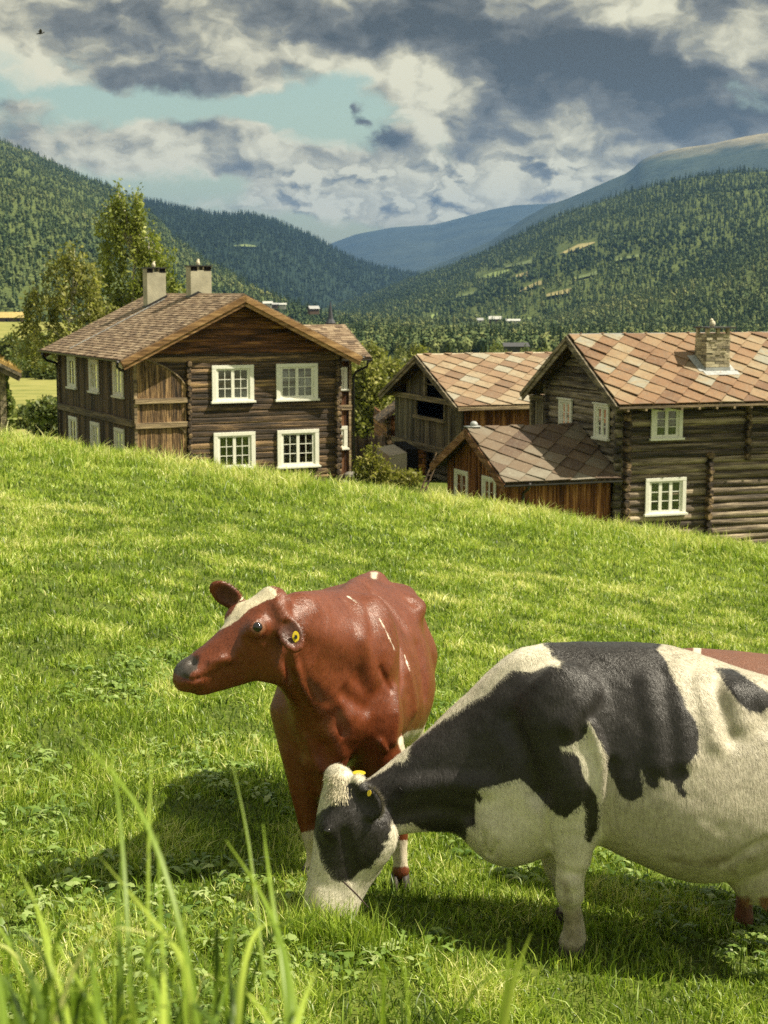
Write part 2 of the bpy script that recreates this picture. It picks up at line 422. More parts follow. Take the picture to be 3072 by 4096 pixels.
m_far = hill_material('far_mountain', (.018, .028, .030), (.050, .065, .055), (820, 1050, (.26, .24, .17)), scale=.0022)
m_far2 = hill_material('bald_mountain', (.022, .034, .030), (.060, .078, .055), (570, 680, (.30, .26, .16)), scale=.0040)
m_mid = hill_material('wooded_mountain', (.012, .022, .018), (.03, .045, .028), scale=.008)  # cloud shadow over this mountain is put into its dark tone
m_hill = hill_material('wooded_hill', (.045, .062, .024), (.11, .135, .045), scale=.02)
far_range = Hill('far_mountain', 'blue far mountain ridge closing the valley', [(640,560),(725,522),(770,506),(850,491),(940,485),(1000,469),(1060,452),(1110,443),(1190,439),(1330,420)],
    [(640,13000),(1330,13000)], [(640,640,9000),(1330,630,9000)], m_far, .04, 3)
bald = Hill('bald_mountain', 'bare topped mountain over the right side of the valley', [(880,592),(960,565),(1060,520),(1130,472),(1185,441),(1222,430),(1300,396),(1352,374),(1368,362),(1384,346),(1402,337),(1440,325),(1480,318),(1530,312),(1560,306),(1600,297),(1659,287),(1760,270),(1900,260),(2400,240),(3400,250)],
    [(880,8200),(1350,7600),(2400,6500),(3400,5200)], [(880,640,6000),(1400,650,5200),(2400,660,4200),(3400,665,3000)], m_far2, .05, 11, nu=300, fade='R')
midm = Hill('wooded_mountain', 'dark blue wooded mountain across the middle of the valley', [(60,420),(220,425),(300,432),(345,439),(400,452),(455,462),(512,466),(516,462),(545,464),(580,474),(620,489),(660,505),(700,526),(735,545),(765,561),(830,579),(870,588),(905,594),(960,620)],
    [(60,5200),(500,5000),(960,5600)], [(60,650,2600),(500,665,2900),(800,655,4200),(960,640,5200)], m_mid, .05, 21)
lefth = Hill('left_hill', 'wooded hillside rising along the left of the valley', [(-1500,190),(-900,180),(-420,215),(-200,250),(0,305),(60,330),(110,352),(180,385),(230,402),(300,440),(345,480),(370,512),(420,548),(500,597),(560,634),(640,668),(700,692),(760,712)],
    [(-1500,2800),(-420,3700),(0,3500),(230,3200),(370,2600),(500,2100),(640,1600),(760,1350)], [(-1500,692,700),(-420,692,850),(0,692,880),(120,695,900),(300,700,950),(500,708,1050),(640,712,1120),(760,716,1200)], m_hill, .05, 31, bow=.05, nu=240, fade='L')
righth = Hill('right_hill', 'wooded hillside with clearings on the right of the valley', [(690,668),(740,655),(830,626),(900,600),(960,582),(1000,566),(1050,545),(1100,520),(1150,494),(1200,470),(1250,452),(1300,436),(1350,420),(1400,405),(1450,392),(1500,381),(1590,371),(1659,368),(1800,352),(2300,330),(3300,345)],
    [(690,4300),(1000,3800),(1300,3300),(1659,3000),(2300,2600),(3300,1900)], [(690,688,2600),(900,696,1900),(1200,700,1500),(1659,705,1300),(2300,710,1000),(3300,715,800)], m_hill, .06, 41, nu=290, bow=.0, fade='R')
nearh = Hill('near_right_hill', 'nearer wooded slope at the right edge of the valley', [(1060,706),(1100,694),(1181,668),(1240,648),(1300,625),(1360,606),(1420,586),(1500,556),(1560,535),(1610,515),(1659,498),(1800,450),(2200,400),(3200,420)],
    [(1060,2200),(1300,2150),(1659,2000),(2200,1700),(3200,1300)], [(1060,716,1350),(1300,722,1200),(1659,728,1100),(2200,735,950),(3200,740,760)], m_hill, .06, 51, bow=.04, nu=230, fade='R')

# hay meadows and clearings on the far slopes
def clearing(hill, poly, col_m, up=2.0, name='clearing', label=None):
    """a field laid on a hill face: polygon given in measured positions, dropped onto the face along the line of sight"""
    f = hill.face.reshape(-1, 3); uu, vv = PROJ(f)
    us_ = np.linspace(min(p[0] for p in poly), max(p[0] for p in poly), 14)
    # lower and upper edges of the polygon
    n = len(poly); top = sorted([p for p in poly if p[2] > 0]); bot = sorted([p for p in poly if p[2] < 0])
    V = []
    for k in range(5):
        for u in us_:
            vt = np.interp(u, [p[0] for p in top], [p[1] for p in top]); vb = np.interp(u, [p[0] for p in bot], [p[1] for p in bot])
            v = vb * (1 - k / 4) + vt * k / 4
            d = (uu - u) ** 2 + (vv - v) ** 2 + (f[:, 1] > 1e9); i = np.argsort(d)[:4]; wgt = 1 / (d[i] + .05)
            Y = (f[i, 1] * wgt).sum() / wgt.sum()
            V.append(P(u, v, Y * .985))
    o = mesh_np(name, V, grid_faces(5, len(us_)), col_m); tag(o, label, 'field', kind='structure')
m_hay = simple('hay_field', (.25, .22, .10), .95, .05, var=.2, scale=.02)
m_dull = simple('dull_pasture', (.12,.15,.06), .95, .05, var=.2, scale=.02)
m_fg = simple('green_field', (.18, .225, .075), .95, .05, var=.2, scale=.02)
for poly, mm, hl, lb in (
    ([(1208,548,1),(1250,527,1),(1285,522,1),(1208,550,-1),(1245,541,-1),(1285,524,-1)], m_hay, righth, 'hay coloured clearing high on the right hillside'),
    ([(1030,600,1),(1065,588,1),(1100,582,1),(1030,602,-1),(1070,599,-1),(1100,584,-1)], m_fg, righth, 'green clearing on the right hillside'),
    ([(1108,596,1),(1140,586,1),(1108,599,-1),(1140,596,-1)], m_hay, righth, 'small hay field beside the green clearing'),
    ([(1122,626,1),(1165,606,1),(1170,606,1),(1122,630,-1),(1170,614,-1)], m_hay, righth, 'hay field lower on the right hillside'),
    ([(1180,634,1),(1235,622,1),(1180,640,-1),(1235,632,-1)], m_hay, righth, 'hay strip low on the right hillside'),
    ([(1092,690,1),(1160,684,1),(1092,699,-1),(1160,697,-1)], m_fg, righth, 'green field beside the white barn'),
    ([(760,668,1),(800,660,1),(760,671,-1),(800,667,-1)], m_dull, righth, 'dull green strip at the foot of the right hillside'),
    ([(1330,560,1),(1380,548,1),(1330,563,-1),(1380,555,-1)], m_dull, righth, 'pale clearing in the middle of the right slope'),
    ([(1090,575,1),(1150,560,1),(1090,578,-1),(1150,568,-1)], m_dull, righth, 'long dull clearing above the green one'),
    ([(930,712,1),(985,700,1),(1030,702,1),(930,716,-1),(985,711,-1),(1030,708,-1)], m_dull, righth, 'pale pasture strip on the valley floor'),
    ([(1240,600,1),(1290,585,1),(1240,604,-1),(1290,592,-1)], m_dull, righth, 'dull clearing right of the lower hay fields'),
    ([(985,640,1),(1030,628,1),(985,643,-1),(1030,634,-1)], m_dull, righth, 'dull clearing above the valley floor'),
    ([(912,686,1),(945,676,1),(912,689,-1),(945,685,-1)], m_fg, righth, 'small green field on the valley floor'),
    ([(505,530,1),(530,527,1),(556,531,1),(505,531.5,-1),(556,533,-1)], m_dull, midm, 'small pasture on the middle mountain')):
    clearing(hl, poly, mm, label=lb)

# ------------------------------------------------------------------ haze
hz_m = bpy.data.materials.new('haze'); hz_m.use_nodes = True; hn = NT(hz_m.node_tree); hn.n.clear()
ho = hn.add('ShaderNodeOutputMaterial'); pv = hn.add('ShaderNodeVolumePrincipled')
pv.inputs['Color'].default_value = (.19, .36, .70, 1); pv.inputs['Density'].default_value = HAZE; pv.inputs['Anisotropy'].default_value = .2
hn.l.new(pv.outputs[0], ho.inputs['Volume'])
b = MB(); b.box(-21000, 21000, -60, 15000, -120, 830)
hb = b.build('haze', hz_m); tag(hb, 'pale blue haze filling the valley', 'haze', kind='stuff')
# ------------------------------------------------------------------ timber materials
def wood(name, axis, dark, mid, light, amt=.5, rough=.75, grain=7.0, along=.55, bump=.5, seed=0.0, spec=.25):
    """weathered timber; axis is the direction of the grain in the object's own space"""
    m, t = mat(name)
    co = t.add('ShaderNodeTexCoord').outputs['Object']
    sc_ = [grain] * 3; sc_['xyz'.index(axis)] = along
    v = t.vm('MULTIPLY', co, tuple(sc_)); v = t.vm('ADD', v, (seed, seed * 1.7, seed * .6))
    rnd = t.attr('rnd').outputs['Fac']
    v = t.vm('ADD', v, t.comb(t.m('MULTIPLY', rnd, 31.7), t.m('MULTIPLY', rnd, 17.3), t.m('MULTIPLY', rnd, 7.1)))
    n1 = t.noise(v, 1.0, 7, .66, .3).outputs[0]
    n2 = t.noise(t.vm('MULTIPLY', v, (2.3, 2.3, 2.3)), 1.0, 5, .7).outputs[0]
    n3 = t.noise(co, .9, 3, .5).outputs[0]
    k = t.m('MULTIPLY_ADD', n2, .35, t.m('MULTIPLY', n1, .65))
    k = t.m('ADD', k, t.m('MULTIPLY_ADD', rnd, .14, -.07))
    c = t.ramp(k, [(.33, tuple(q * .25 for q in dark)), (.43, dark), (.51, mid), (.585, light), (.68, tuple(q * 1.45 for q in light))])
    c = t.mix(t.m('MULTIPLY', t.mrange(n3, .4, .7, 0, 1, True), 1 - amt), c, tuple(dark) + (1,))
    t.put(t.b.inputs['Base Color'], c); t.b.inputs['Roughness'].default_value = rough; t.b.inputs['Specular IOR Level'].default_value = spec
    t.put(t.b.inputs['Normal'], t.bump(k, min(1, bump * 1.8), .06))
    return m
def tiles(name, stops, rough=.7, scale=3, bump=.3):
    m, t = mat(name)
    co = t.add('ShaderNodeTexCoord').outputs['Object']; rnd = t.attr('rnd').outputs['Fac']
    v = t.vm('ADD', co, t.comb(t.m('MULTIPLY', rnd, 50), t.m('MULTIPLY', rnd, 31), 0))
    n = t.noise(v, scale, 7, .68, .6).outputs[0]; big = t.noise(co, .55, 4, .6).outputs[0]
    k = t.m('ADD', rnd, t.m('ADD', t.m('MULTIPLY_ADD', n, .8, -.4), t.m('MULTIPLY_ADD', big, .5, -.25)))
    c = t.ramp(k, stops)
    st_ = t.noise(v, scale * 2.2, 6, .7, 1.2).outputs[0]
    c = t.mix(t.mrange(st_, .48, .68, 0, .62), c, (.13, .105, .075, 1))                       # weather stains
    c = t.mix(t.mrange(t.noise(co, scale * 7, 4, .7).outputs[0], .58, .72, 0, .55), c, (.34, .32, .23, 1))   # lichen
    t.put(t.b.inputs['Base Color'], c); t.b.inputs['Roughness'].default_value = rough; t.b.inputs['Specular IOR Level'].default_value = .3
    t.put(t.b.inputs['Normal'], t.bump(n, bump, .05))
    return m
W_DARKLOG = wood('tarred_hewn_logs', 'x', (.040,.030,.022), (.115,.075,.045), (.34,.22,.11), .75, grain=9, along=.55)
W_DARKLOG_RED = wood('sheltered_red_logs', 'x', (.070,.032,.018), (.20,.085,.035), (.42,.21,.08), .9, grain=8, along=.6, seed=3)
W_LOGEND = wood('log_ends', 'y', (.035,.026,.020), (.080,.055,.035), (.22,.15,.08), .6, grain=6, along=2)
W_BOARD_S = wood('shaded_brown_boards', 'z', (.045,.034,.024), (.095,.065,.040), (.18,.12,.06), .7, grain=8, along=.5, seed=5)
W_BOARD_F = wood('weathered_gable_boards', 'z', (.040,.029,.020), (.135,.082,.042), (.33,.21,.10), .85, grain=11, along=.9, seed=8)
W_BEAM = wood('grey_brown_beam', 'x', (.10,.075,.048), (.22,.16,.095), (.38,.29,.17), .8, grain=8, along=.5, seed=2)
W_BEAM_Y = wood('grey_brown_side_beam', 'y', (.07,.055,.038), (.15,.115,.075), (.26,.20,.12), .8, grain=8, along=.5, seed=2)
W_BARGE = wood('tan_barge_boards', 'x', (.14,.075,.030), (.27,.155,.065), (.37,.23,.105), .8, grain=9, along=.8, bump=.2, seed=6)
W_GREYLOG = wood('grey_round_logs', 'x', (.060,.048,.036), (.175,.135,.095), (.37,.30,.205), .75, grain=8, along=.45, seed=11)
W_GREYLOG_Y = wood('grey_round_side_logs', 'y', (.075,.062,.050), (.20,.165,.125), (.36,.30,.22), .85, grain=8, along=.45, seed=13)
W_REDBOARD = wood('red_brown_boards', 'z', (.085,.032,.014), (.22,.085,.032), (.40,.19,.075), .85, grain=9, along=.55, seed=15)
W_BARNGREY = wood('silvered_barn_boards', 'z', (.060,.052,.038), (.13,.112,.078), (.24,.21,.14), .85, grain=9, along=.5, seed=17)
W_BARNBEAM_Y = wood('barn_beam', 'y', (.10,.085,.055), (.21,.175,.11), (.34,.28,.17), .9, grain=8, along=.5, seed=19)
W_FASCIA_Y = wood('grey_verge_boards', 'y', (.085,.07,.048), (.18,.15,.10), (.30,.25,.165), .9, grain=8, along=.6, seed=20)
W_REDVERGE = wood('red_brown_verge_boards', 'y', (.11,.05,.025), (.22,.11,.055), (.32,.18,.10), .9, grain=8, along=.8, seed=21)
T_SHINGLE = tiles('small_brown_roof_tiles', [(0, (.085,.055,.036)), (.35, (.165,.110,.068)), (.7, (.23,.165,.105)), (1, (.31,.235,.155))], .8, 5, .3)
T_SLATE = tiles('lozenge_roof_slates', [(0, (.125,.066,.034)), (.25, (.185,.103,.052)), (.5, (.215,.132,.070)), (.75, (.235,.165,.092)), (.92, (.25,.20,.13)), (1, (.225,.215,.17))], .65, 2.2, .5)
T_SLATE_D = tiles('grey_brown_lozenge_slates', [(0, (.075,.048,.034)), (.3, (.12,.078,.050)), (.6, (.145,.105,.070)), (.85, (.165,.14,.105)), (1, (.20,.18,.14))], .55, 2.2, .4)
M_WHITE = simple('cream_window_paint', (.72,.71,.62), .55, .35, var=.14, scale=14, bump=.15, bscale=60)
M_BLACK = simple('black_metal', (.018,.018,.02), .45, .5)
M_GUT = simple('dark_gutter', (.035,.033,.032), .5, .5)
M_PLASTER = simple('stained_chimney_plaster', (.36,.34,.255), .9, .1, var=.25, scale=2.2, bump=.3, bscale=14)
M_LEAD = simple('grey_lead_flashing', (.30,.31,.31), .45, .5, var=.3, scale=5)
M_STONE = simple('pale_stone', (.52,.47,.36), .9, .1, var=.2)
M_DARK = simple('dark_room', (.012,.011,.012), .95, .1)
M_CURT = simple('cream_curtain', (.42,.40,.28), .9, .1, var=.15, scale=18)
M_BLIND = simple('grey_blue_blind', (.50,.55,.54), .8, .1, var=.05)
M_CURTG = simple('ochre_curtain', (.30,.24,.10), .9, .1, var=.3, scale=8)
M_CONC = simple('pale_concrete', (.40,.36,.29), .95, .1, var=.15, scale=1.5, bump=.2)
mg, t = mat('window_glass')
gl = t.add('ShaderNodeBsdfGlossy'); gl.inputs['Roughness'].default_value = .03; gl.inputs['Color'].default_value = (.9, .95, .92, 1)
tr = t.add('ShaderNodeBsdfTransparent'); tr.inputs['Color'].default_value = (.80, .86, .80, 1)
lw = t.add('ShaderNodeLayerWeight'); lw.inputs['Blend'].default_value = .35
mx = t.add('ShaderNodeMixShader'); t.put(mx.inputs[0], t.m('MULTIPLY_ADD', lw.outputs['Fresnel'], .9, .06)); t.l.new(tr.outputs[0], mx.inputs[1]); t.l.new(gl.outputs[0], mx.inputs[2])
t.l.new(mx.outputs[0], t.o.inputs[0]); M_GLASS = mg
# dry laid stone for the log house chimney
ms, t = mat('dry_laid_stone')
co = t.add('ShaderNodeTexCoord').outputs['Object']
rn = t.attr('rnd').outputs['Fac']; nn = t.noise(co, 9, 5, .65).outputs[0]
t.put(t.b.inputs['Base Color'], t.ramp(t.m('ADD', rn, t.m('MULTIPLY_ADD', nn, .6, -.3)), [(0, (.13,.115,.08)), (.4, (.27,.23,.15)), (.75, (.38,.33,.22)), (1, (.50,.44,.30))]))
t.b.inputs['Roughness'].default_value = .9; t.put(t.b.inputs['Normal'], t.bump(nn, .5, .03)); M_DRYST = ms

# ------------------------------------------------------------------ building kit
# a wall map turns (along, outward, up) into the building's own frame
def wall_front(y): return lambda a, n, z: (a, y - n, z)          # faces the camera, along +x
def wall_left(x): return lambda a, n, z: (x - n, a, z)           # faces left, along +y
def wall_right(x): return lambda a, n, z: (x + n, a, z)
def wall_back(y): return lambda a, n, z: (a, y + n, z)

def log_wall(mb, W, a0, a1, z0, z1, pitch, bulge, lim=None, r=random, gap=.16, wob=.012, thick=.0):
    """rows of logs; lim(z) gives the allowed (a0, a1) at height z, for gables"""
    z = z0
    while z < z1 - .02:
        p = min(pitch * r.uniform(.88, 1.14), z1 - z); nseg = 6; nx = max(2, int((a1 - a0) / .8))
        rn = r.random(); prof = []
        for k in range(nseg + 1):
            q = k / nseg; prof.append((z + p * q, bulge * max(0, math.sin(math.pi * q)) ** (gap * 3) - bulge))
        ph = [r.uniform(-wob, wob) for _ in range(nx + 1)]; pb = [r.uniform(-.4, .4) * bulge * .5 for _ in range(nx + 1)]
        idx = []
        for zz, nn in prof:
            l, h = (a0, a1) if lim is None else lim(zz)
            l = max(l, a0); h = min(h, a1)
            if h <= l: h = l = (l + h) / 2
            idx.append(mb.vadd([W(l + (h - l) * k / nx, nn + (pb[k] if 0 < (zz - z) < p * .99 else 0), zz + (ph[k] if 0 < (zz - z) < p * .99 else 0)) for k in range(nx + 1)]))
        for a, b in zip(idx[:-1], idx[1:]):
            for k in range(nx):
                mb.f.append((a + k, a + k + 1, b + k + 1, b + k)); mb.a.append(rn)
        z += p

def log_ends(mb, W, a, z0, z1, pitch, rad, out, r=random, tilt=0):
    z = z0
    while z < z1:
        p = pitch * r.uniform(.9, 1.1); rr = rad * r.uniform(.85, 1.1); c0 = a + r.uniform(-.015, .015)
        pts = []
        o = out * r.uniform(.8, 1.15); rn = r.random()
        def ring(n, s): return [W(c0 + rr * s * math.cos(2*math.pi*q/9), n, z + p/2 + p * .52 * s * math.sin(2*math.pi*q/9)) for q in range(9)]
        i0 = mb.vadd(ring(-.03, 1)); i1 = mb.vadd(ring(o * .85, 1)); i2 = mb.vadd(ring(o, .82)); rings = [i0, i1, i2]
        for A_, B_ in zip(rings[:-1], rings[1:]):
            for q in range(9):
                mb.f.append((A_+q, A_+(q+1) % 9, B_+(q+1) % 9, B_+q)); mb.a.append(rn)
        mb.f.append(tuple(i2 + q for q in range(9))); mb.a.append(rn)
        z += p

def boards(mb, W, a0, a1, z0, top, wd=.18, th=.025, gap=.012, bot=None, r=random, batten=False):
    a = a0
    while a < a1 - .02:
        w_ = min(wd * r.uniform(.8, 1.2), a1 - a); n = th * r.uniform(.7, 1.3); rn = r.random()
        aa, bb = a + gap / 2, a + w_ - gap / 2
        ta, tb = (top(aa), top(bb)) if callable(top) else (top, top)
        ba, bb_ = (bot(aa), bot(bb)) if bot else (z0, z0)
        if ta > ba + .02 or tb > bb_ + .02:
            f = [W(aa, n, ba), W(bb, n, bb_), W(bb, n, tb), W(aa, n, ta)]; bk = [W(aa, -.02, ba), W(bb, -.02, bb_), W(bb, -.02, tb), W(aa, -.02, ta)]
            i = mb.vadd(f + bk)
            for q in ((0,1,2,3), (1,5,6,2), (4,0,3,7), (3,2,6,7), (5,4,7,6), (4,5,1,0)):
                mb.f.append(tuple(i + k for k in q)); mb.a.append(rn)
            if batten:
                c = bb + gap / 2; bw = .028
                f = [W(c - bw, n + .028, ba), W(c + bw, n + .028, bb_), W(c + bw, n + .028, tb), W(c - bw, n + .028, tb)]
                bk = [W(c - bw, 0, ba), W(c + bw, 0, bb_), W(c + bw, 0, tb), W(c - bw, 0, tb)]
                i = mb.vadd(f + bk); rn2 = r.random()
                for q in ((0,1,2,3), (1,5,6,2), (4,0,3,7), (3,2,6,7), (4,5,1,0)):
                    mb.f.append(tuple(i + k for k in q)); mb.a.append(rn2)
        a += w_

def wbox(mb, W, a0, a1, n0, n1, z0, z1, a=.5):
    p = [W(a0,n0,z0), W(a1,n0,z0), W(a1,n1,z0), W(a0,n1,z0), W(a0,n0,z1), W(a1,n0,z1), W(a1,n1,z1), W(a0,n1,z1)]
    i = mb.vadd(p)
    for f in ((0,1,2,3),(4,7,6,5),(0,4,5,1),(1,5,6,2),(2,6,7,3),(3,7,4,0)):
        mb.f.append(tuple(i + k for k in f)); mb.a.append(a)

def window(parent, W, a0, a1, z0, z1, sash=2, cols=2, rows=3, cas=.16, proj=.05, curt='curtain', hood=False, sillw=.05):
    """casing with sashes, panes and whatever hangs behind the glass"""
    mb = MB()
    wbox(mb, W, a0, a0 + cas, 0, proj, z0 + .07, z1 - cas * .8); wbox(mb, W, a1 - cas, a1, 0, proj, z0 + .07, z1 - cas * .8)
    wbox(mb, W, a0, a1, 0, proj + .004, z1 - cas * .8, z1); wbox(mb, W, a0 + cas, a1 - cas, 0, proj, z0 + .07, z0 + cas * .8)
    # inner step of the casing
    st = .035
    for q in (0, 1):
        x = a0 + cas if q == 0 else a1 - cas - st
        wbox(mb, W, x, x + st, -.03, proj * .55, z0 + cas * .8, z1 - cas * .8)
    if hood: wbox(mb, W, a0 - .04, a1 + .04, 0, proj + .05, z1, z1 + .05)
    win = mb.build('window', M_WHITE, parent, bevel=.006)
    mb = MB(); wbox(mb, W, a0 - sillw, a1 + sillw, 0, proj + .06, z0, z0 + .07); mb.build('sill', M_WHITE, win, bevel=.006)
    i0, i1, j0, j1 = a0 + cas + st, a1 - cas - st, z0 + cas * .8, z1 - cas * .8
    wbk = MB(); wbox(wbk, W, i0 - .03, i1 + .03, -.30, -.28, j0 - .03, j1 + .03); wbk.build('dark_interior', M_DARK, win)
    sw = (i1 - i0) / sash; fr = .055 if sash * cols > 2 or sash > 1 else .04
    gb = MB(); wbox(gb, W, i0 + .01, i1 - .01, -.012, -.006, j0 + .01, j1 - .01); gb.build('pane', M_GLASS, win)
    for k in range(sash):
        b0 = i0 + sw * k; b1 = b0 + sw; s_ = MB()
        wbox(s_, W, b0, b0 + fr, -.02, .022, j0, j1); wbox(s_, W, b1 - fr, b1, -.02, .022, j0, j1)
        wbox(s_, W, b0 + fr, b1 - fr, -.02, .022, j0, j0 + fr * 1.2); wbox(s_, W, b0 + fr, b1 - fr, -.02, .022, j1 - fr, j1)
        x0, x1, y0, y1 = b0 + fr, b1 - fr, j0 + fr * 1.2, j1 - fr
        for c in range(1, cols):
            x = x0 + (x1 - x0) * c / cols; wbox(s_, W, x - .011, x + .011, -.018, .016, y0, y1)
        for q in range(1, rows):
            y = y0 + (y1 - y0) * q / rows; wbox(s_, W, x0, x1, -.017, .014, y - .011, y + .011)
        s_.build('sash', M_WHITE, win)
    if curt:
        if curt == 'blind':
            for b0, b1 in ((i0, (i0+i1)/2 - .02), ((i0+i1)/2 + .02, i1)):
                c = MB(); wbox(c, W, b0, b1, -.10, -.09, j0 + (j1 - j0) * .3, j1); c.build('blind', M_BLIND, win)
        else:
            L = i1 - i0
            for (u0, u1) in ((0, .26), (.74, 1)) if curt != 'single' else ((.55, 1.0),):
                c = MB(); n = 14; pts = [(i0 + L * (u0 + (u1 - u0) * k / n), -.11 - .025 * math.sin(k * 2.1)) for k in range(n + 1)]
                for p_, q_ in zip(pts[:-1], pts[1:]):
                    c.face([W(p_[0], p_[1], j0), W(q_[0], q_[1], j0), W(q_[0], q_[1], j1), W(p_[0], p_[1], j1)])
                c.build('curtain', M_CURTG if curt == 'ochre' else M_CURT, win)
    return win

def slope_frame(p_eave, p_ridge, along):
    """local frame of a roof slope: origin on the eave line, x along the eave, y up the slope, z off the slope"""
    e, rdg, x = Vector(p_eave), Vector(p_ridge), Vector(along).normalized()
    y = (rdg - e); y -= x * y.dot(x); H = y.length; y.normalize(); n = x.cross(y)
    if n.z < 0: n = -n
    M = Matrix((x, y, n)).transposed().to_4x4(); M.translation = e
    return M, H

def shingles(mb, M, x0, x1, H, row=.165, wd=.27, lift=.022, r=random):
    nr = int(H / row) + 1
    for k in range(nr):
        y0, y1 = k * row, min(H, (k + 1) * row + .03)
        x = x0 - r.random() * wd
        while x < x1:
            w_ = wd * r.uniform(.8, 1.2); a, b = max(x, x0), min(x + w_ - .008, x1); x += w_
            if b - a < .03: continue
            l = lift * r.uniform(.7, 1.35); rn = r.random(); yy = y0 + r.uniform(-.012, .012)
            f = [M @ Vector(q) for q in ((a, yy, l), (b, yy, l), (b, y1, .002), (a, y1, .002), (a, yy, -.02), (b, yy, -.02))]
            i = mb.vadd(f)
            mb.f += [(i, i+1, i+2, i+3), (i+4, i+5, i+1, i), (i+5, i+2, i+1), (i+4, i, i+3)]; mb.a += [rn] * 4

def slates(mb, M, x0, x1, H, L=.60, lift=.045, r=random, xlim=None, th=.034):
    """square slates laid on the diagonal; lower tips stand proud and overlap the ones beneath"""
    d = L / math.sqrt(2)          # half diagonal
    nrow = int(H / d) + 3
    for k in range(-1, nrow):
        cy = k * d; odd = k % 2
        n0 = int((x1 - x0) / (2 * d)) + 3
        for q in range(-1, n0):
            cx = x0 + 2 * d * q + d * odd; e = d * 1.045; w4 = lambda: r.uniform(-.022, .022)
            poly = [(cx + w4(), cy - e + w4()), (cx + e, cy + w4()), (cx + w4(), cy + e), (cx - e, cy + w4())]
            # clip to the roof rectangle
            def clip(pl, ax, lim, sgn):
                o = []
                for i in range(len(pl)):
                    A_, B_ = pl[i], pl[(i + 1) % len(pl)]; fa, fb = (A_[ax] - lim) * sgn, (B_[ax] - lim) * sgn
                    if fa >= 0: o.append(A_)
                    if fa * fb < 0:
                        s_ = fa / (fa - fb); o.append((A_[0] + (B_[0] - A_[0]) * s_, A_[1] + (B_[1] - A_[1]) * s_))
                return o
            for ax, lim, sgn in ((0, x0, 1), (0, x1, -1), (1, -.03, 1), (1, H, -1)):
                poly = clip(poly, ax, lim, sgn)
                if len(poly) < 3: break
            if len(poly) < 3: continue
            rn = r.random(); l = lift * r.uniform(.9, 1.75); tx = r.uniform(-.014, .014)
            def h(p): return .012 + l * max(0, (cy + e - p[1]) / (2 * e)) + tx * (p[0] - cx) / e
            top = [M @ Vector((p[0], p[1], h(p))) for p in poly]; bot = [M @ Vector((p[0], p[1], h(p) - th)) for p in poly]
            i = mb.vadd(top + bot); n = len(poly)
            mb.f.append(tuple(i + k_ for k_ in range(n))); mb.a.append(rn)
            for k_ in range(n):
                mb.f.append((i + n + k_, i + n + (k_ + 1) % n, i + (k_ + 1) % n, i + k_)); mb.a.append(rn)

def deck(mb, M, x0, x1, H, t0, t1):
    p = [M @ Vector(q) for q in ((x0,0,t0),(x1,0,t0),(x1,H,t0),(x0,H,t0),(x0,0,t1),(x1,0,t1),(x1,H,t1),(x0,H,t1))]
    i = mb.vadd(p)
    for f in ((0,3,2,1),(4,5,6,7),(0,1,5,4),(1,2,6,5),(2,3,7,6),(3,0,4,7)):
        mb.f.append(tuple(i + k for k in f)); mb.a.append(.4)

def bar(mb, a, b, up, wd, th, a_=.5):
    """a board from a to b, wd deep below the line along -up, th thick sideways"""
    a, b, up = Vector(a), Vector(b), Vector(up).normalized(); d = (b - a).normalized(); s_ = d.cross(up).normalized()
    u2 = s_.cross(d).normalized()
    if u2.dot(up) < 0: u2 = -u2
    q = [a, b, b - u2 * wd, a - u2 * wd]
    i = mb.vadd([p - s_ * th / 2 for p in q] + [p + s_ * th / 2 for p in q])
    for f in ((0,1,2,3),(7,6,5,4),(0,4,5,1),(1,5,6,2),(2,6,7,3),(3,7,4,0)):
        mb.f.append(tuple(i + k for k in f)); mb.a.append(a_)

# ================================================================== the big left house
rr = random.Random(3)
HL = empty('timber_house', (-8.286, 54, 0), R(26)); tag(HL, 'large dark timber farmhouse with a small tiled brown roof and two plastered chimneys', 'house', 'old timber farm buildings')
ZB = -7.4; APX, SL = 3.7, .4884
def ridge_z(x): return -.06 - SL * abs(x - APX)
def under(x): return ridge_z(x) - .16
Wf, Wl = wall_front(0), wall_left(0)
mb = MB()
lim_l = lambda z: (APX - max(0, (-.22 - z) / SL), APX + max(0, (-.22 - z) / SL))
log_wall(mb, Wf, 0, 7.41, ZB, -2.05, .205, .028, None, rr, gap=.10)
mb.build('log_wall', W_DARKLOG, HL)
mb = MB(); log_wall(mb, Wf, 0, 7.41, -2.05, -.22, .205, .026, lim_l, rr, gap=.10)
mb.build('gable', W_DARKLOG_RED, HL)
mb = MB(); wbox(mb, Wf, .02, 7.39, -9.35, -.34, ZB, -2.06); mb.build('house_core', M_DARK, HL)
for a_, zt, rd in ((1.88, -2.3, .085), (7.36, -2.05, .09)): mb = MB(); log_ends(mb, Wf, a_, ZB, zt, .205, rd, .165, rr); mb.build('log_ends', W_LOGEND, HL)
Wr = wall_right(7.41); mb = MB(); log_ends(mb, Wr, .10, ZB, -2.1, .205, .085, .18, rr); mb.build('log_ends', W_LOGEND, HL); mb = MB(); log_wall(mb, Wr, 0, 9.4, ZB, -2.0, .205, .028, None, rr); mb.build('side_log_wall', wood('side_logs', 'y', (.05,.032,.022), (.13,.075,.04), (.30,.18,.09), .8, seed=4), HL)
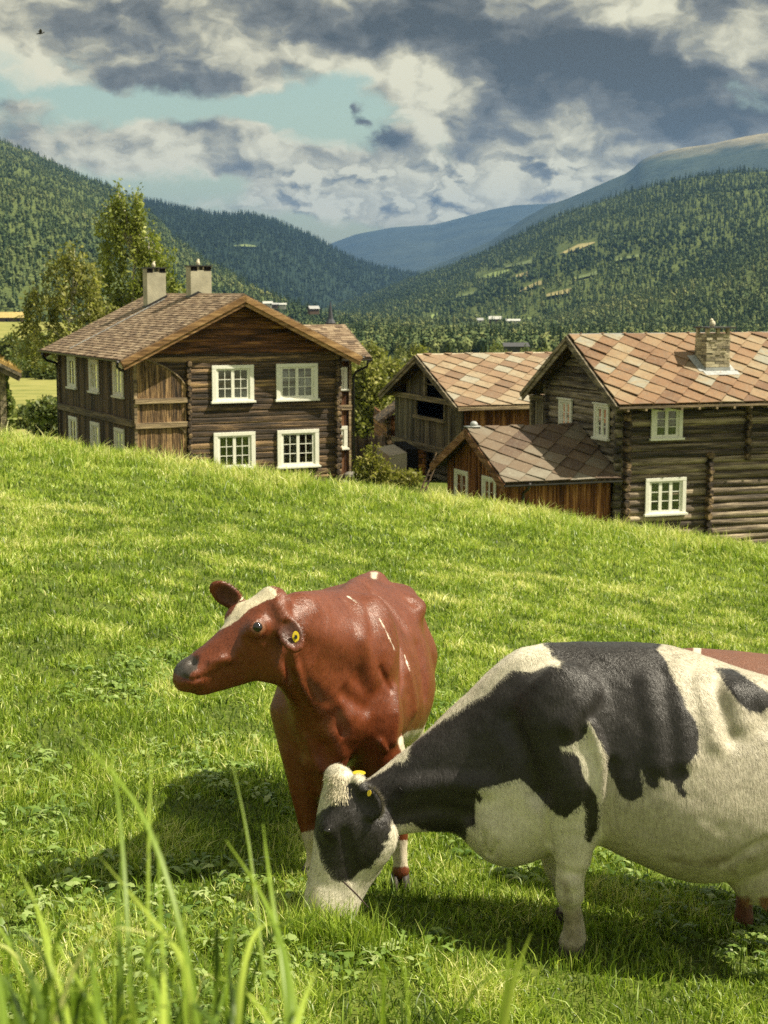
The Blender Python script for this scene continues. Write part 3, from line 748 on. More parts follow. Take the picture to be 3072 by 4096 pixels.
# boarded bay beside the log wall
def arch(a): return float(np.interp(a, [0, .35, .55, .8, 1.1, 1.35, 1.6, 1.76, 1.80], [-2.1, -2.2, -2.3, -2.38, -2.52, -2.68, -2.90, -3.12, -3.3]))
mb = MB(); boards(mb, lambda a, n, z: Wf(a, n + .035, z), 0, 1.79, ZB, arch, .17, .03, .014, r=rr); mb.build('gable_boarding', W_BOARD_F, HL)
mb = MB(); wbox(mb, Wf, -.03, 1.80, .03, .15, -3.68, -3.50); wbox(mb, Wf, -.03, 1.80, .03, .14, -4.50, -4.31); wbox(mb, Wf, -.05, .06, .03, .10, ZB, -2.1)
pts = [(a, arch(a)) for a in (.40, .6, .8, 1.0, 1.2, 1.4, 1.6, 1.72, 1.80)]
for (a, b), (c, d) in zip(pts[:-1], pts[1:]):
    mb.prism([Wf(a, .05, b), Wf(c, .05, d), Wf(c, .05, d + .06), Wf(a, .05, b + .06)], Vector(Wf(0, .05, 0)) - Vector(Wf(0, 0, 0)))
pts = [(1.45, -4.5), (1.62, -4.6), (1.74, -4.75), (1.80, -5.0)]
for (a, b), (c, d) in zip(pts[:-1], pts[1:]):
    mb.prism([Wf(a, .05, b), Wf(c, .05, d), Wf(c, .05, d + .09), Wf(a, .05, b + .09)], Vector(Wf(0, .05, 0)) - Vector(Wf(0, 0, 0)))
mb.build('bay_beams', W_BEAM, HL, bevel=.01)
# shaded side wall
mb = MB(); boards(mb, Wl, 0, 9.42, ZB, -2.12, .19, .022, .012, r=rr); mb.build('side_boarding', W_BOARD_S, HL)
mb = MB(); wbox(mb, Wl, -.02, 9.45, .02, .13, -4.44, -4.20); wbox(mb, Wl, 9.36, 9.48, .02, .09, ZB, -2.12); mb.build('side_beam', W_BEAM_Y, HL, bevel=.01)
for a0, a1 in ((6.96, 8.14), (4.01, 5.21), (1.07, 2.24)):
    window(HL, lambda a, n, z: Wl(a, n + .03, z), a0, a1, -3.57, -2.34, 2, 1, 3, .17, .05, 'curtain')
    window(HL, lambda a, n, z: Wl(a, n + .03, z), a0 + .03, a1 - .02, -5.84, -4.60, 2, 1, 3, .15, .05, 'curtain')
for (a0, a1, z0, z1, c) in ((2.71, 4.23, -3.74, -2.45, 'blind'), (5.06, 6.62, -3.74, -2.44, 'ochre'), (2.74, 4.26, -6.05, -4.74, 'single'), (5.08, 6.65, -6.08, -4.74, 'ochre')):
    window(HL, lambda a, n, z: Wf(a, n + .012, z), a0, a1, z0, z1, 2, 2, 3, .15, .06, c)
# roof
mb = MB()
for (ex, rx) in ((-.64, APX), (8.04, APX)):
    M, H = slope_frame((ex, -.62, ridge_z(ex)), (rx, -.62, ridge_z(rx)), (0, 1, 0))
    deck(mb, M, 0, 10.45, H, -.10, -.012); shingles(mb, M, 0, 10.45, H, .165, .27, .024, rr)
mb.prism([(APX-.09, -.62, -.09), (APX, -.62, -.028), (APX+.09, -.62, -.09), (APX, -.62, -.07)], (0, 10.45, 0))
roof = mb.build('roof', T_SHINGLE, HL)
mb = MB()
for yy, dp, dz in ((-.655, .30, -.06), (-.70, .20, -.035), (9.87, .3, -.06)):
    bar(mb, (-.66, yy, ridge_z(-.66) + dz), (APX, yy, ridge_z(APX) + dz), (0, 0, 1), dp, .045, .3)
    bar(mb, (APX, yy, ridge_z(APX) + dz), (8.06, yy, ridge_z(8.06) + dz), (0, 0, 1), dp, .045, .6)
for ex in (-.40, 7.8):
    bar(mb, (ex, -.6, ridge_z(ex) - .11), (ex, 9.8, ridge_z(ex) - .11), (0, 0, 1), .10, .5, .2)
mb.build('barge_boards', W_BARGE, HL, bevel=.008)
def gutter(parent, a, b, r=.07, name='gutter', mtl=None):
    a, b = Vector(a), Vector(b); d = (b - a).normalized(); s_ = d.cross(Vector((0,0,1))).normalized(); mb = MB(); n = 8
    for rad, fl in ((r, 1), (r * .88, -1)):
        ia = mb.vadd([a + (s_ * math.cos(t_) - Vector((0,0,1)) * math.sin(t_)) * rad for t_ in [math.pi * k / n for k in range(n + 1)]])
        ib = mb.vadd([b + (s_ * math.cos(t_) - Vector((0,0,1)) * math.sin(t_)) * rad for t_ in [math.pi * k / n for k in range(n + 1)]])
        for k in range(n): mb.f.append((ia+k, ia+k+1, ib+k+1, ib+k)); mb.a.append(.5)
        mb.f.append(tuple(ia + k for k in range(n + 1))); mb.f.append(tuple(ib + k for k in range(n + 1))); mb.a += [.5, .5]
    return mb.build(name, mtl or M_GUT, parent, smooth=True)
gutter(HL, (-.72, -.66, -2.19), (-.72, 9.85, -2.19)); gutter(HL, (8.12, -.66, -2.19), (8.12, 2.2, -2.19))
mb = MB(); mb.tube([(-.72, 9.1, -2.22), (-.72, 9.15, -2.42), (-.55, 9.25, -2.55), (-.14, 9.45, -2.68), (-.08, 9.5, -2.85), (-.08, 9.52, -4.5), (-.08, 9.52, ZB)], .055, 8); mb.build('downpipe', M_BLACK, HL, smooth=True)
mb = MB(); mb.tube([(-.70, -.45, -2.22), (-.70, -.42, -2.42), (-.55, -.30, -2.52), (-.32, -.05, -2.56)], .05, 8); mb.build('gutter_elbow', M_BLACK, HL, smooth=True)
# chimneys
def plaster_chimney(x0, x1, y0, y1, zt, zb, zs):
    nt = .17; c = (x0 + x1) / 2; mb = MB(); nw = .085
    # shaft in four pieces round the smoke slot, butted end to end
    mb.box(x0, x1, y0, y1, zb, zt - nt)
    mb.box(x0, c - nw, y0, y1, zt - nt, zt - .035); mb.box(c + nw, x1, y0, y1, zt - nt, zt - .035)
    ch = mb.build('chimney', M_PLASTER, roof, bevel=.012)
    mb = MB(); mb.box(x0 - .05, x1 + .05, y0 - .05, y1 + .05, zt - .035, zt); mb.build('chimney_slab', M_BLACK, HL).parent = roof
    for q0, q1 in ((x0 + .01, c - nw - .05), (c + nw + .03, x1 - .01)): mb = MB(); mb.box(q0, q1, y0 - .003, y0 + .01, zt - .20, zt - .045); mb.build('soot_stain', M_DARK, roof)
    mb = MB(); mb.ball((c - .02, (y0 + y1) / 2, zt + .085), .10, 9, 6, sc=(.75, .8, 1.1)); mb.ball((c, (y0 + y1) / 2, zt + .19), .045, 7, 5); mb.build('cap_stone', M_STONE, roof)
    # dark flashing following the roof
    mb = MB()
    for a, b in ((x0 - .04, min(APX, x1 + .04)), (APX, x1 + .04)):
        if b > a: mb.prism([(a, y0 - .03, ridge_z(a) - .02), (b, y0 - .03, ridge_z(b) - .02), (b, y0 - .03, ridge_z(b) + .11), (a, y0 - .03, ridge_z(a) + .11)], (0, .026, 0))
    mb.prism([(x0 - .03, y0 - .03, ridge_z(x0) - .03), (x0 - .03, y1 + .03, ridge_z(x0) - .03), (x0 - .03, y1 + .03, ridge_z(x0) + .08), (x0 - .03, y0 - .03, ridge_z(x0) + .08)], (.027, 0, 0))
    mb.build('flashing', M_BLACK, roof)
plaster_chimney(2.66, 3.40, 6.72, 7.22, .93, -1.0, 0); plaster_chimney(3.42, 4.22, 4.0, 4.5, .97, -.9, 0)
mb = MB(); r2 = random.Random(9)
M, H = slope_frame((-.64, -.62, ridge_z(-.64)), (APX, -.62, ridge_z(APX)), (0, 1, 0))
for k in range(46):
    y = H * (.06 + .84 * k / 46); x = 7.10 + r2.uniform(-.03, .03); mb.box(x - .05, x + .04, y, y + .085, .030, .036 + r2.uniform(0, .014), r2.random(), M)
mb.build('lead_strip', M_LEAD, roof)
# side wing at the right
mb = MB(); Ww = wall_front(2.5); boards(mb, Ww, 7.42, 9.04, ZB - .3, -2.3, .2, .022, .012, r=rr); W_WING = wood('dark_red_wing_boards', 'z', (.05,.022,.012), (.12,.05,.022), (.22,.11,.05), .85, grain=9, along=.55, seed=35); mb.build('wing_boarding', W_WING, HL)
mb = MB(); Wq = wall_right(9.04); boards(mb, Wq, 2.5, 6.3, ZB, lambda a: -1.3 - .55 * abs(a - 4.3), .2, .022, .012, r=rr); mb.build('wing_gable_boarding', W_WING, HL)
mb = MB()
for z in (-4.3, -7.05, -2.5): wbox(mb, Ww, 7.42, 9.08, .02, .10, z, z + .18)
wbox(mb, Ww, 8.96, 9.07, .02, .08, ZB, -2.4); mb.build('wing_beams', W_BEAM, HL)
window(HL, lambda a, n, z: Ww(a, n + .03, z), 7.98, 8.90, -3.60, -2.72, 2, 1, 3, .15, .05, 'curtain'); window(HL, lambda a, n, z: Ww(a, n + .03, z), 7.98, 8.90, -5.78, -4.90, 2, 1, 3, .15, .05, 'curtain')
mb = MB()
for e, rdg in (((5, 1.95, -2.36), (5, 4.3, -1.2)), ((5, 6.65, -2.36), (5, 4.3, -1.2))):
    M, H = slope_frame(e, rdg, (1, 0, 0)); deck(mb, M, .5, 4.62, H, -.1, -.012); shingles(mb, M, .5, 4.62, H, .165, .27, .024, rr)
mb.build('wing_roof', T_SHINGLE, HL)
mb = MB(); bar(mb, (9.65, 1.93, -2.36), (9.65, 4.3, -1.19), (0,0,1), .22, .045); bar(mb, (9.65, 6.67, -2.36), (9.65, 4.3, -1.19), (0,0,1), .22, .045); mb.build('wing_verge', W_BEAM_Y, HL)
gutter(HL, (7.6, 1.88, -2.42), (9.66, 1.88, -2.42), .06); mb = MB(); mb.tube([(9.5, 1.9, -2.46), (9.5, 2.0, -2.7), (9.22, 2.35, -2.9), (9.14, 2.42, -3.1), (9.14, 2.42, ZB)], .05, 8); mb.build('downpipe', M_BLACK, HL, smooth=True)
M_FST = simple('grey_foundation_stone', (.17,.16,.14), .9, .1)
for x, y, r_ in ((7.3, -.05, .22), (7.75, .3, .2), (9.0, 2.4, .24), (8.4, 2.4, .2)): mb = MB(); mb.ball((x, y, -6.78), r_, 9, 6, sc=(1.2, 1, .8)); mb.build('foundation_stone', M_FST, HL)

# ================================================================== the log house at the right
rr = random.Random(5)
HR = empty('log_house', (7.357, 50, 0), R(20)); tag(HR, 'grey round log house with an orange slate roof and a rough stone chimney', 'house', 'old timber farm buildings')
ZB2 = -8.6; RY, RZ, SL2 = 2.8, -1.36, .583
def rz2(y): return RZ - SL2 * abs(y - RY)
Wf, Wl = wall_front(0), wall_left(0)
mb = MB(); log_wall(mb, Wf, 0, 9, ZB2, -3.28, .245, .085, None, rr, gap=.15, wob=.02); mb.build('log_wall', W_GREYLOG, HR, smooth=False)
mb = MB(); log_wall(mb, Wl, 0, 5.45, ZB2, -3.1, .245, .085, None, rr, gap=.15, wob=.02)
gl_ = lambda z: (RY - max(0, (RZ - .2 - z) / SL2), RY + max(0, (RZ - .2 - z) / SL2))
log_wall(mb, Wl, 0, 5.6, -3.1, RZ - .2, .245, .085, gl_, rr, gap=.15, wob=.02); mb.build('gable_log_wall', W_GREYLOG_Y, HR)
mb = MB(); wbox(mb, Wf, .2, 8.9, -5.3, -.34, ZB2, -3.3); mb.build('house_core', M_DARK, HR)
for a_, zb, zt, rd, ou in ((.13, ZB2, -3.35, .12, .22), (4.46, -5.30, -3.35, .10, .15), (3.08, ZB2, -5.15, .11, .2)): mb = MB(); log_ends(mb, Wf, a_, zb, zt, .245, rd, ou, rr); mb.build('log_ends', W_LOGEND, HR)
W_SLE = wood('side_log_ends', 'x', (.05,.042,.034), (.12,.10,.07), (.24,.2,.14), .7, grain=6, along=2)
for a_, zt, rd, ou in ((.13, -3.35, .12, .22), (5.30, -2.85, .09, .16)): mb = MB(); log_ends(mb, Wl, a_, ZB2, zt, .245, rd, ou, rr); mb.build('log_ends', W_SLE, HR)
mb = MB(); boards(mb, lambda a, n, z: Wl(a, n, z), 5.46, 6.45, ZB2, -3.45, .16, .025, .012, r=rr)
mb.build('gallery_boarding', W_BARNGREY, HR)
mb = MB(); wbox(mb, Wl, 5.4, 6.5, .02, .14, -3.66, -3.48); wbox(mb, Wl, 6.36, 6.5, .02, .12, ZB2, -3.6); mb.build('gallery_beam', W_BARNBEAM_Y, HR)
window(HR, lambda a, n, z: Wf(a, n + .01, z), .97, 2.08, -4.56, -3.50, 2, 1, 3, .13, .06, 'curtain', True); window(HR, lambda a, n, z: Wf(a, n + .01, z), .82, 2.26, -6.93, -5.74, 3, 1, 3, .13, .06, 'curtain')
window(HR, lambda a, n, z: Wl(a, n + .01, z), .84, 1.82, -4.62, -3.50, 2, 1, 3, .12, .06, 'curtain', True); window(HR, lambda a, n, z: Wl(a, n + .01, z), 3.42, 4.36, -4.62, -3.50, 2, 1, 3, .12, .06, 'curtain', True)
mb = MB(); dk = MB()
for ey in (-.66, 6.26):
    M, H = slope_frame((0, ey, rz2(ey)), (0, RY, RZ), (1, 0, 0)); deck(dk, M, -.46, 10, H, -.10, -.03); slates(mb, M, -.5, 10, H, .56, .055, rr)
roof2 = mb.build('roof', T_SLATE, HR); dk.build('roof_deck', W_LOGEND, roof2)
mb = MB(); mb.prism([(-.5, RY-.07, RZ-.03), (-.5, RY, RZ+.05), (-.5, RY+.07, RZ-.03)], (10.5, 0, 0)); mb.build('ridge_cap', M_GUT, roof2)
mb = MB()
for xx, dp, dz in ((-.54, .26, -.03), (-.585, .13, -.01)):
    bar(mb, (xx, -.70, rz2(-.70) + dz), (xx, RY, RZ + dz), (0,0,1), dp, .04, .3); bar(mb, (xx, 6.3, rz2(6.3) + dz), (xx, RY, RZ + dz), (0,0,1), dp, .04, .7)
mb.build('barge_boards', W_FASCIA_Y, HR)
mb = MB(); bar(mb, (-.5, -.69, rz2(-.69) - .035), (10, -.69, rz2(-.69) - .035), (0,0,1), .07, .05)
for k in range(16): bar(mb, (-.2 + k * .62, -.72, rz2(-.72) - .10), (-.2 + k * .62, .1, rz2(-.72) - .10), (0,0,1), .07, .07, rr.random())
mb.build('eave_board', W_BEAM, HR)
# rough stone chimney through the front slope
def stone_chimney(x0, x1, y0, y1, zb, zt):
    mb = MB(); z = zb; r3 = random.Random(4)
    while z < zt:
        h = min(r3.uniform(.05, .10), zt - z)
        for (W, a0, a1) in ((wall_front(y0), x0, x1), (wall_left(x0), y0, y1), (wall_right(x1), y0, y1), (wall_back(y1), x0, x1)):
            a = a0
            while a < a1 - .01:
                w_ = min(r3.uniform(.12, .34), a1 - a)
                if a1 - a - w_ < .07: w_ = a1 - a
                wbox(mb, W, a + .004, a + w_ - .004, -.06, r3.uniform(-.008, .022), z + .005, z + h - .004, r3.random()); a += w_
        z += h
    mb.box(x0 + .03, x1 - .03, y0 + .03, y1 - .03, zb, zt, .05)
    ch = mb.build('chimney', M_DRYST, roof2)
    for x, y in ((x0 + .06, y0 + .06), (x1 - .06, y0 + .06), (x0 + .06, y1 - .06), (x1 - .06, y1 - .06), ((x0+x1)/2, y0 + .05)): mb = MB(); mb.box(x - .05, x + .05, y - .05, y + .05, zt, zt + .17, r3.random()); mb.build('smoke_post', M_DRYST, roof2)
    mb = MB(); mb.box(x0 - .02, x1 + .16, y0 - .1, y1 + .1, zt + .17, zt + .215); mb.build('chimney_slab', M_GUT, roof2)
    mb = MB(); mb.ball(((x0+x1)/2 - .02, (y0+y1)/2, zt + .31), .11, 9, 6, sc=(.9, .9, 1)); mb.ball(((x0+x1)/2 - .05, (y0+y1)/2, zt + .42), .06, 7, 5); mb.build('cap_stone', M_STONE, roof2)
    mb = MB(); zz = rz2(y0)
    M, H = slope_frame((0, -.66, rz2(-.66)), (0, RY, RZ), (1, 0, 0)); k = H / (RY + .66)
    f = lambda a0, a1, b0, b1: mb.box(a0, a1, (b0 + .66) * k, (b1 + .66) * k, .05, .075, .5, M)
    f(x0 - .12, x1 + .26, y0 - .20, y0 - .01); f(x1 + .01, x1 + .2, y0, y1 + .1); f(x0 - .24, x0 - .01, y0, y1 + .1)
    mb.box(x0 - .02, x1 + .02, y0 - .032, y0 - .024, zz - .05, zz + .17)
    mb.prism([(x0 - .03, y0, rz2(y0)), (x0 - .03, y1, rz2(y1)), (x0 - .03, y1, rz2(y1) + .16), (x0 - .03, y0, rz2(y0) + .16)], (-.012, 0, 0))
    mb.build('flashing', M_LEAD, roof2)
stone_chimney(3.36, 4.22, .78, 1.48, -3.0, -1.30)

# ================================================================== the red lean-to wing in front of it
rr = random.Random(6)
HX = empty('board_outhouse', (7.357, 50, 0), R(20)); tag(HX, 'low red brown boarded outhouse with a dark lozenge slate roof built against the log house', 'outhouse', 'old timber farm buildings')
RY3, RZ3, SL3 = 2.87, -4.25, .475
def rz3(y): return RZ3 - SL3 * abs(y - RY3)
ZB3 = -8.2; Wf, Wl = wall_front(.38), wall_left(-3.55)
mb = MB(); boards(mb, Wf, -3.53, -.22, ZB3, -5.55, .20, .02, .014, r=rr, batten=True)
boards(mb, Wl, .38, 5.45, ZB3, lambda a: rz3(a) - .12, .15, .02, .012, r=rr, batten=True)
mb.build('wall', W_REDBOARD, HX)
mb = MB(); mb.box(-3.5, -.25, .42, 5.4, ZB3, -5.75); mb.build('house_core', M_DARK, HX)
mb = MB(); wbox(mb, Wf, -3.62, -3.50, -.02, .07, ZB3, -5.6); wbox(mb, Wl, .33, .46, .0, .06, ZB3, -5.6); mb.build('corner_boards', W_REDBOARD, HX)
window(HX, lambda a, n, z: Wl(a, n + .03, z), 3.66, 4.80, -7.35, -5.74, 2, 1, 4, .14, .05, None); window(HX, lambda a, n, z: Wl(a, n + .03, z), 1.42, 2.52, -7.35, -5.72, 2, 1, 4, .14, .05, None)
mb = MB(); dk = MB()
for ey in (-.12, 5.86):
    M, H = slope_frame((0, ey, rz3(ey)), (0, RY3, RZ3), (1, 0, 0)); deck(dk, M, -3.98, -.09, H, -.09, -.03); slates(mb, M, -4.02, -.09, H, .62, .05, rr)
rf = mb.build('roof', T_SLATE_D, HX); dk.build('roof_deck', W_LOGEND, rf)
mb = MB()
for xx, dp, dz in ((-4.04, .27, -.02),):
    bar(mb, (xx, -.16, rz3(-.16) + dz), (xx, RY3, RZ3 + dz), (0,0,1), dp, .05, .3); bar(mb, (xx, 5.9, rz3(5.9) + dz), (xx, RY3, RZ3 + dz), (0,0,1), dp, .05, .7)
mb.build('barge_boards', W_REDVERGE, HX)
gutter(HX, (-4.05, -.2, rz3(-.2) - .03), (-.1, -.2, rz3(-.2) - .03), .06)
mb = MB(); mb.tube([(-3.2, -.18, -5.72), (-3.2, -.05, -5.9), (-3.2, .28, -6.05), (-3.2, .30, -6.2), (-3.2, .30, ZB3)], .045, 8); mb.build('downpipe', M_GUT, HX, smooth=True)
mb = MB(); mb.box(-4.05, -3.55, RY3 - .12, RY3 + .12, RZ3 + .02, RZ3 + .06); mb.ball((-3.75, RY3, RZ3 + .1), .13, 10, 6, sc=(1, 1, .9)); mb.build('ridge_vent', M_LEAD, HX, smooth=True)

# ================================================================== the barn behind
rr = random.Random(8)
bc = P(1831 / 1.8517, 1625 / 1.8517, 60); HB = empty('barn', (bc[0], 60, 0), R(20)); tag(HB, 'silver grey jettied barn with an open loft hatch and a pale orange slate roof', 'barn', 'old timber farm buildings')
RY4, RZ4 = 4.2, -2.43; SL4 = (4.17 - 2.43) / 4.2
def rz4(y): return RZ4 - SL4 * abs(y - RY4)
Wl, Wf = wall_left(.5), wall_front(.55); ZT = -4.12; ZJ = -6.0
mb = MB(); boards(mb, Wl, .6, 2.38, ZJ, ZT, .2, .025, .014, r=rr); boards(mb, Wl, 5.42, 7.95, ZJ, ZT, .2, .025, .014, r=rr); boards(mb, Wl, 2.38, 5.42, ZJ, -4.9, .22, .025, .02, r=rr)
boards(mb, Wl, 4.55, 6.6, ZT, lambda a: rz4(a) - .2, .2, .02, .012, r=rr); mb.build('loft_boarding', W_BARNGREY, HB)
mb = MB(); boards(mb, Wf, .5, 9, ZJ, -4.1, .2, .025, .016, r=rr); mb.build('side_boarding', W_REDBOARD, HB)
mb = MB(); mb.box(1.3, 9, .85, 5.0, -9, ZJ - .1); mb.box(.6, 9, .7, 7.9, ZJ - .12, ZJ); mb.box(1.6, 9, .8, 7.8, ZJ, -4.2); mb.box(.56, 1.6, 7.6, 7.8, ZJ, -4.2); mb.prism([(1.5, .8, -4.15), (1.5, 7.6, -4.15), (1.5, RY4, rz4(RY4) - .2)], (7, 0, 0)); mb.prism([(.56, 4.6, -4.15), (.56, 7.6, -4.15), (.56, 4.6, rz4(4.6) - .25)], (.9, 0, 0)); mb.build('barn_core', M_DARK, HB)
mb = MB(); wbox(mb, Wl, .4, 8.1, .0, .16, -4.25, -4.05); wbox(mb, Wl, .4, 8.1, -.05, .12, ZJ - .22, ZJ + .04); wbox(mb, Wl, 2.3, 5.6, .02, .14, -4.98, -4.86); wbox(mb, Wl, 4.35, 4.52, 0, .1, -4.05, -2.85); wbox(mb, Wl, 2.4, 4.35, 0, .03, -3.6, -3.56)
wbox(mb, Wl, 2.3, 2.42, .02, .09, -4.9, -4.25); wbox(mb, Wl, 5.38, 5.5, .02, .09, -4.9, -4.25); mb.build('loft_beams', W_BARNBEAM_Y, HB)
mb = MB(); W2 = wall_left(1.0); log_wall(mb, W2, .8, 5.2, -8.8, ZJ - .2, .26, .08, None, rr, gap=.15); mb.build('lower_log_wall', wood('bounce_painted_logs', 'y', (.15,.125,.085), (.34,.29,.20), (.52,.45,.33), .9, grain=8, along=.45, seed=23), HB)  # logs coloured paler to stand for light bounced off the grass
mb = MB(); log_ends(mb, W2, 5.14, -8.8, ZJ - .2, .26, .12, .2, rr); mb.build('log_ends', W_LOGEND, HB)
mb = MB(); mb.tube([(.55, 3.45, ZJ - .15), (.95, 3.2, ZJ - .75)], .09, 7); mb.build('brace', W_BARNBEAM_Y, HB, smooth=True)
mb = MB(); dk = MB()
for ey in (0, 8.4):
    M, H = slope_frame((0, ey, rz4(ey)), (0, RY4, RZ4), (1, 0, 0)); deck(dk, M, .03, 9.5, H, -.10, -.03); slates(mb, M, 0, 9.5, H, .62, .05, rr)
rf = mb.build('roof', tiles('pale_orange_slates', [(0, (.15,.092,.056)), (.3, (.215,.135,.080)), (.55, (.25,.175,.105)), (.8, (.28,.225,.15)), (1, (.27,.25,.195))], .65, 2.2, .5), HB); dk.build('roof_deck', W_LOGEND, rf)
mb = MB(); mb.prism([(0, RY4-.08, RZ4-.03), (0, RY4, RZ4+.05), (0, RY4+.08, RZ4-.03)], (9.5, 0, 0)); mb.build('ridge_cap', simple('pale_ridge', (.42,.36,.26), .8), rf)
mb = MB()
for xx, dp, dz in ((-.04, .24, -.02), (-.085, .12, 0)):
    bar(mb, (xx, -.05, rz4(-.05) + dz), (xx, RY4, RZ4 + dz), (0,0,1), dp, .04, .3); bar(mb, (xx, 8.45, rz4(8.45) + dz), (xx, RY4, RZ4 + dz), (0,0,1), dp, .04, .7)
mb.build('barge_boards', W_FASCIA_Y, HB)
mb = MB(); bar(mb, (0, -.03, rz4(0) - .03), (9.5, -.03, rz4(0) - .03), (0,0,1), .13, .05); mb.build('eave_board', W_BEAM, HB)

# ================================================================== red shed, wall and fence in the gap
def shed_frame(u, v, Y): p = P(u, v, Y); return p
p = P(836, 945, 71); gz_ = float(ground(p[0], 71)); he = P(815, 909, 71)[2] - gz_
HS = empty('red_shed', (p[0], 71, gz_), R(6)); tag(HS, 'dark red log shed half hidden behind the barn', 'shed', 'old timber farm buildings')
mb = MB(); log_wall(mb, wall_front(0), 0, 6, -.6, he + .25, .22, .06, None, random.Random(3)); log_wall(mb, wall_left(0), 0, 6, -.6, he + .2, .22, .06, None, random.Random(2)); mb.build('wall', W_REDBOARD, HS)
mb = MB(); log_ends(mb, wall_front(0), .08, -.4, he + .2, .22, .1, .18, random.Random(2)); mb.build('log_ends', W_LOGEND, HS)
mb = MB()
for ex in (-.42, 6.42):
    M, H = slope_frame((ex, -.5, he), (3, -.5, he + 2.6), (0, 1, 0)); deck(mb, M, 0, 2.4, H, -.12, .02)
mb.build('roof', W_LOGEND, HS)
# concrete ramp wall below the barn
c0 = P(841, 1010, 62); cz = float(ground(c0[0], 62)); HC = empty('ramp_wall', (c0[0], 62, cz), R(8)); tag(HC, 'pale concrete ramp wall with its shaded end painted black beside the barn', 'wall')
ht_ = P(850, 978, 62)[2] - cz; mb = MB(); mb.prism([(0, 0, -.5), (.68, 0, -.5), (.68, 0, ht_), (0, 0, ht_ - .12)], (0, 3.5, 0)); mb.build('ramp_block', M_CONC, HC)
mb = MB(); mb.box(.685, 1.14, .1, 3.4, -.5, ht_ + .12); mb.build('painted_shade_end', M_DARK, HC)  # black block painted in for the shadow side of the wall
# picket fence
fr_ = random.Random(12); fa, fb = P(757, 962, 66), P(872, 925, 74); HF = empty('board_fence', (fa[0], 66, float(ground(fa[0], 66)))); tag(HF, 'dark vertical board fence between the farmhouse and the red shed', 'fence')
W_PICK = wood('dark_fence_boards', 'z', (.05,.038,.028), (.11,.08,.055), (.22,.17,.11), .8, grain=9, along=.6); n = 40; L = fb - fa
for k in range(n):
    x, y = L[0] * k / n, L[1] * k / n; z = float(ground(fa[0] + x, fa[1] + y)) - float(ground(fa[0], 66))
    h = 1.75 + fr_.uniform(-.12, .12); mb = MB(); mb.box(x, x + .085, y - .02, y + .02, z - .1, z + h, fr_.random()); mb.build('picket', W_PICK, HF)
for zz in (.5, 1.3): mb = MB(); mb.prism([(0, .03, zz), (0, .03, zz + .1), (0, .08, zz + .1), (0, .08, zz)], (L[0], L[1], float(ground(fb[0], fb[1])) - float(ground(fa[0], 66)))); mb.build('fence_rail', W_BEAM, HF)
# ladder-like drag leaning on the barn's lower wall
lp = P(905, 1035, 56.5); lz = float(ground(lp[0], 56.5)); HD = empty('hay_sledge', (lp[0], 56.5, lz)); tag(HD, 'old dark wooden sledge frame leaning between the barn and the outhouse', 'sledge')
for o_ in (0, .16): mb = MB(); mb.tube([(o_, 0, -.1), (o_ + .62, .5, 1.35)], .035, 6); mb.build('runner', W_LOGEND, HD)
for k in range(7): q = k / 7; mb = MB(); mb.tube([(.0 + .62 * q, .5 * q, 1.45 * q - .05), (.16 + .62 * q, .5 * q, 1.45 * q - .05)], .022, 5); mb.build('rung', W_LOGEND, HD)

# ================================================================== building cut by the left edge, with a turf roof
e0 = P(13, 930, 50); HE = empty('turf_roofed_shed', (e0[0], 50, 0), R(20)); tag(HE, 'dark timber shed with a dry turf roof and creeper at the left edge', 'shed', 'old timber farm buildings')
ZE = P(37, 808, 50)[2]; SLE = .52
def rze(x): return ZE + SLE * min(.42 - x, 3.4 + x + 2.6) 
mb = MB(); boards(mb, wall_front(0), -5.6, 0, -7.2, lambda a: rze(a) - .15, .2, .025, .014, r=random.Random(21)); boards(mb, wall_right(0), 0, 6, -7.2, rze(0) - .1, .2, .025, .014, r=random.Random(22)); mb.build('wall', W_BOARD_S, HE)
mb = MB(); wbox(mb, wall_front(0), -.16, .03, .03, .12, -7.2, rze(0) - .1); wbox(mb, wall_front(0), -5.6, .06, .03, .16, -5.3, -5.14); mb.build('posts', W_BARNBEAM_Y, HE)
mb = MB(); apx = -2.79
for ex in (.42, -6.0):
    M, H = slope_frame((ex, -.55, rze(ex)), (apx, -.55, rze(apx)), (0, 1, 0)); deck(mb, M, 0, 7, H, -.08, .02); deck(mb, M, .05, 7, H, .024, .13)
turf = mb.build('roof', simple('dry_turf', (.33,.23,.085), .95, .05, var=.4, scale=4, bump=.5, bscale=30), HE)
mb = MB()
for yy, dp, dz in ((-.57, .20, -.0), (-.62, .10, .05)): bar(mb, (.46, yy, rze(.46) + dz), (apx, yy, rze(apx) + dz), (0,0,1), dp, .04, .3); bar(mb, (-6.1, yy, rze(-6.1) + dz), (apx, yy, rze(apx) + dz), (0,0,1), dp, .04, .3)
mb.build('barge_boards', W_FASCIA_Y, HE)
nb_ = 2600; bx = rng.uniform(-6, .4, nb_); by = rng.uniform(-.5, 6.4, nb_); bz = np.array([rze(q) for q in bx]) + .12
hh = rng.uniform(.06, .22, nb_); ang = rng.uniform(0, 6.28, nb_); dx, dy = np.cos(ang) * .018, np.sin(ang) * .018; lx, ly_ = rng.normal(0, .06, nb_), rng.normal(0, .06, nb_)
V = np.stack([np.stack([bx - dx, by - dy, bz], -1), np.stack([bx + dx, by + dy, bz], -1), np.stack([bx + lx, by + ly_, bz + hh], -1)], 1).reshape(-1, 3)
mesh_np('turf_grass', V, np.arange(nb_ * 3).reshape(-1, 3), simple('dry_roof_grass', (.42,.31,.12), .9, .1, var=.3, scale=12), turf)['kind'] = 'stuff'
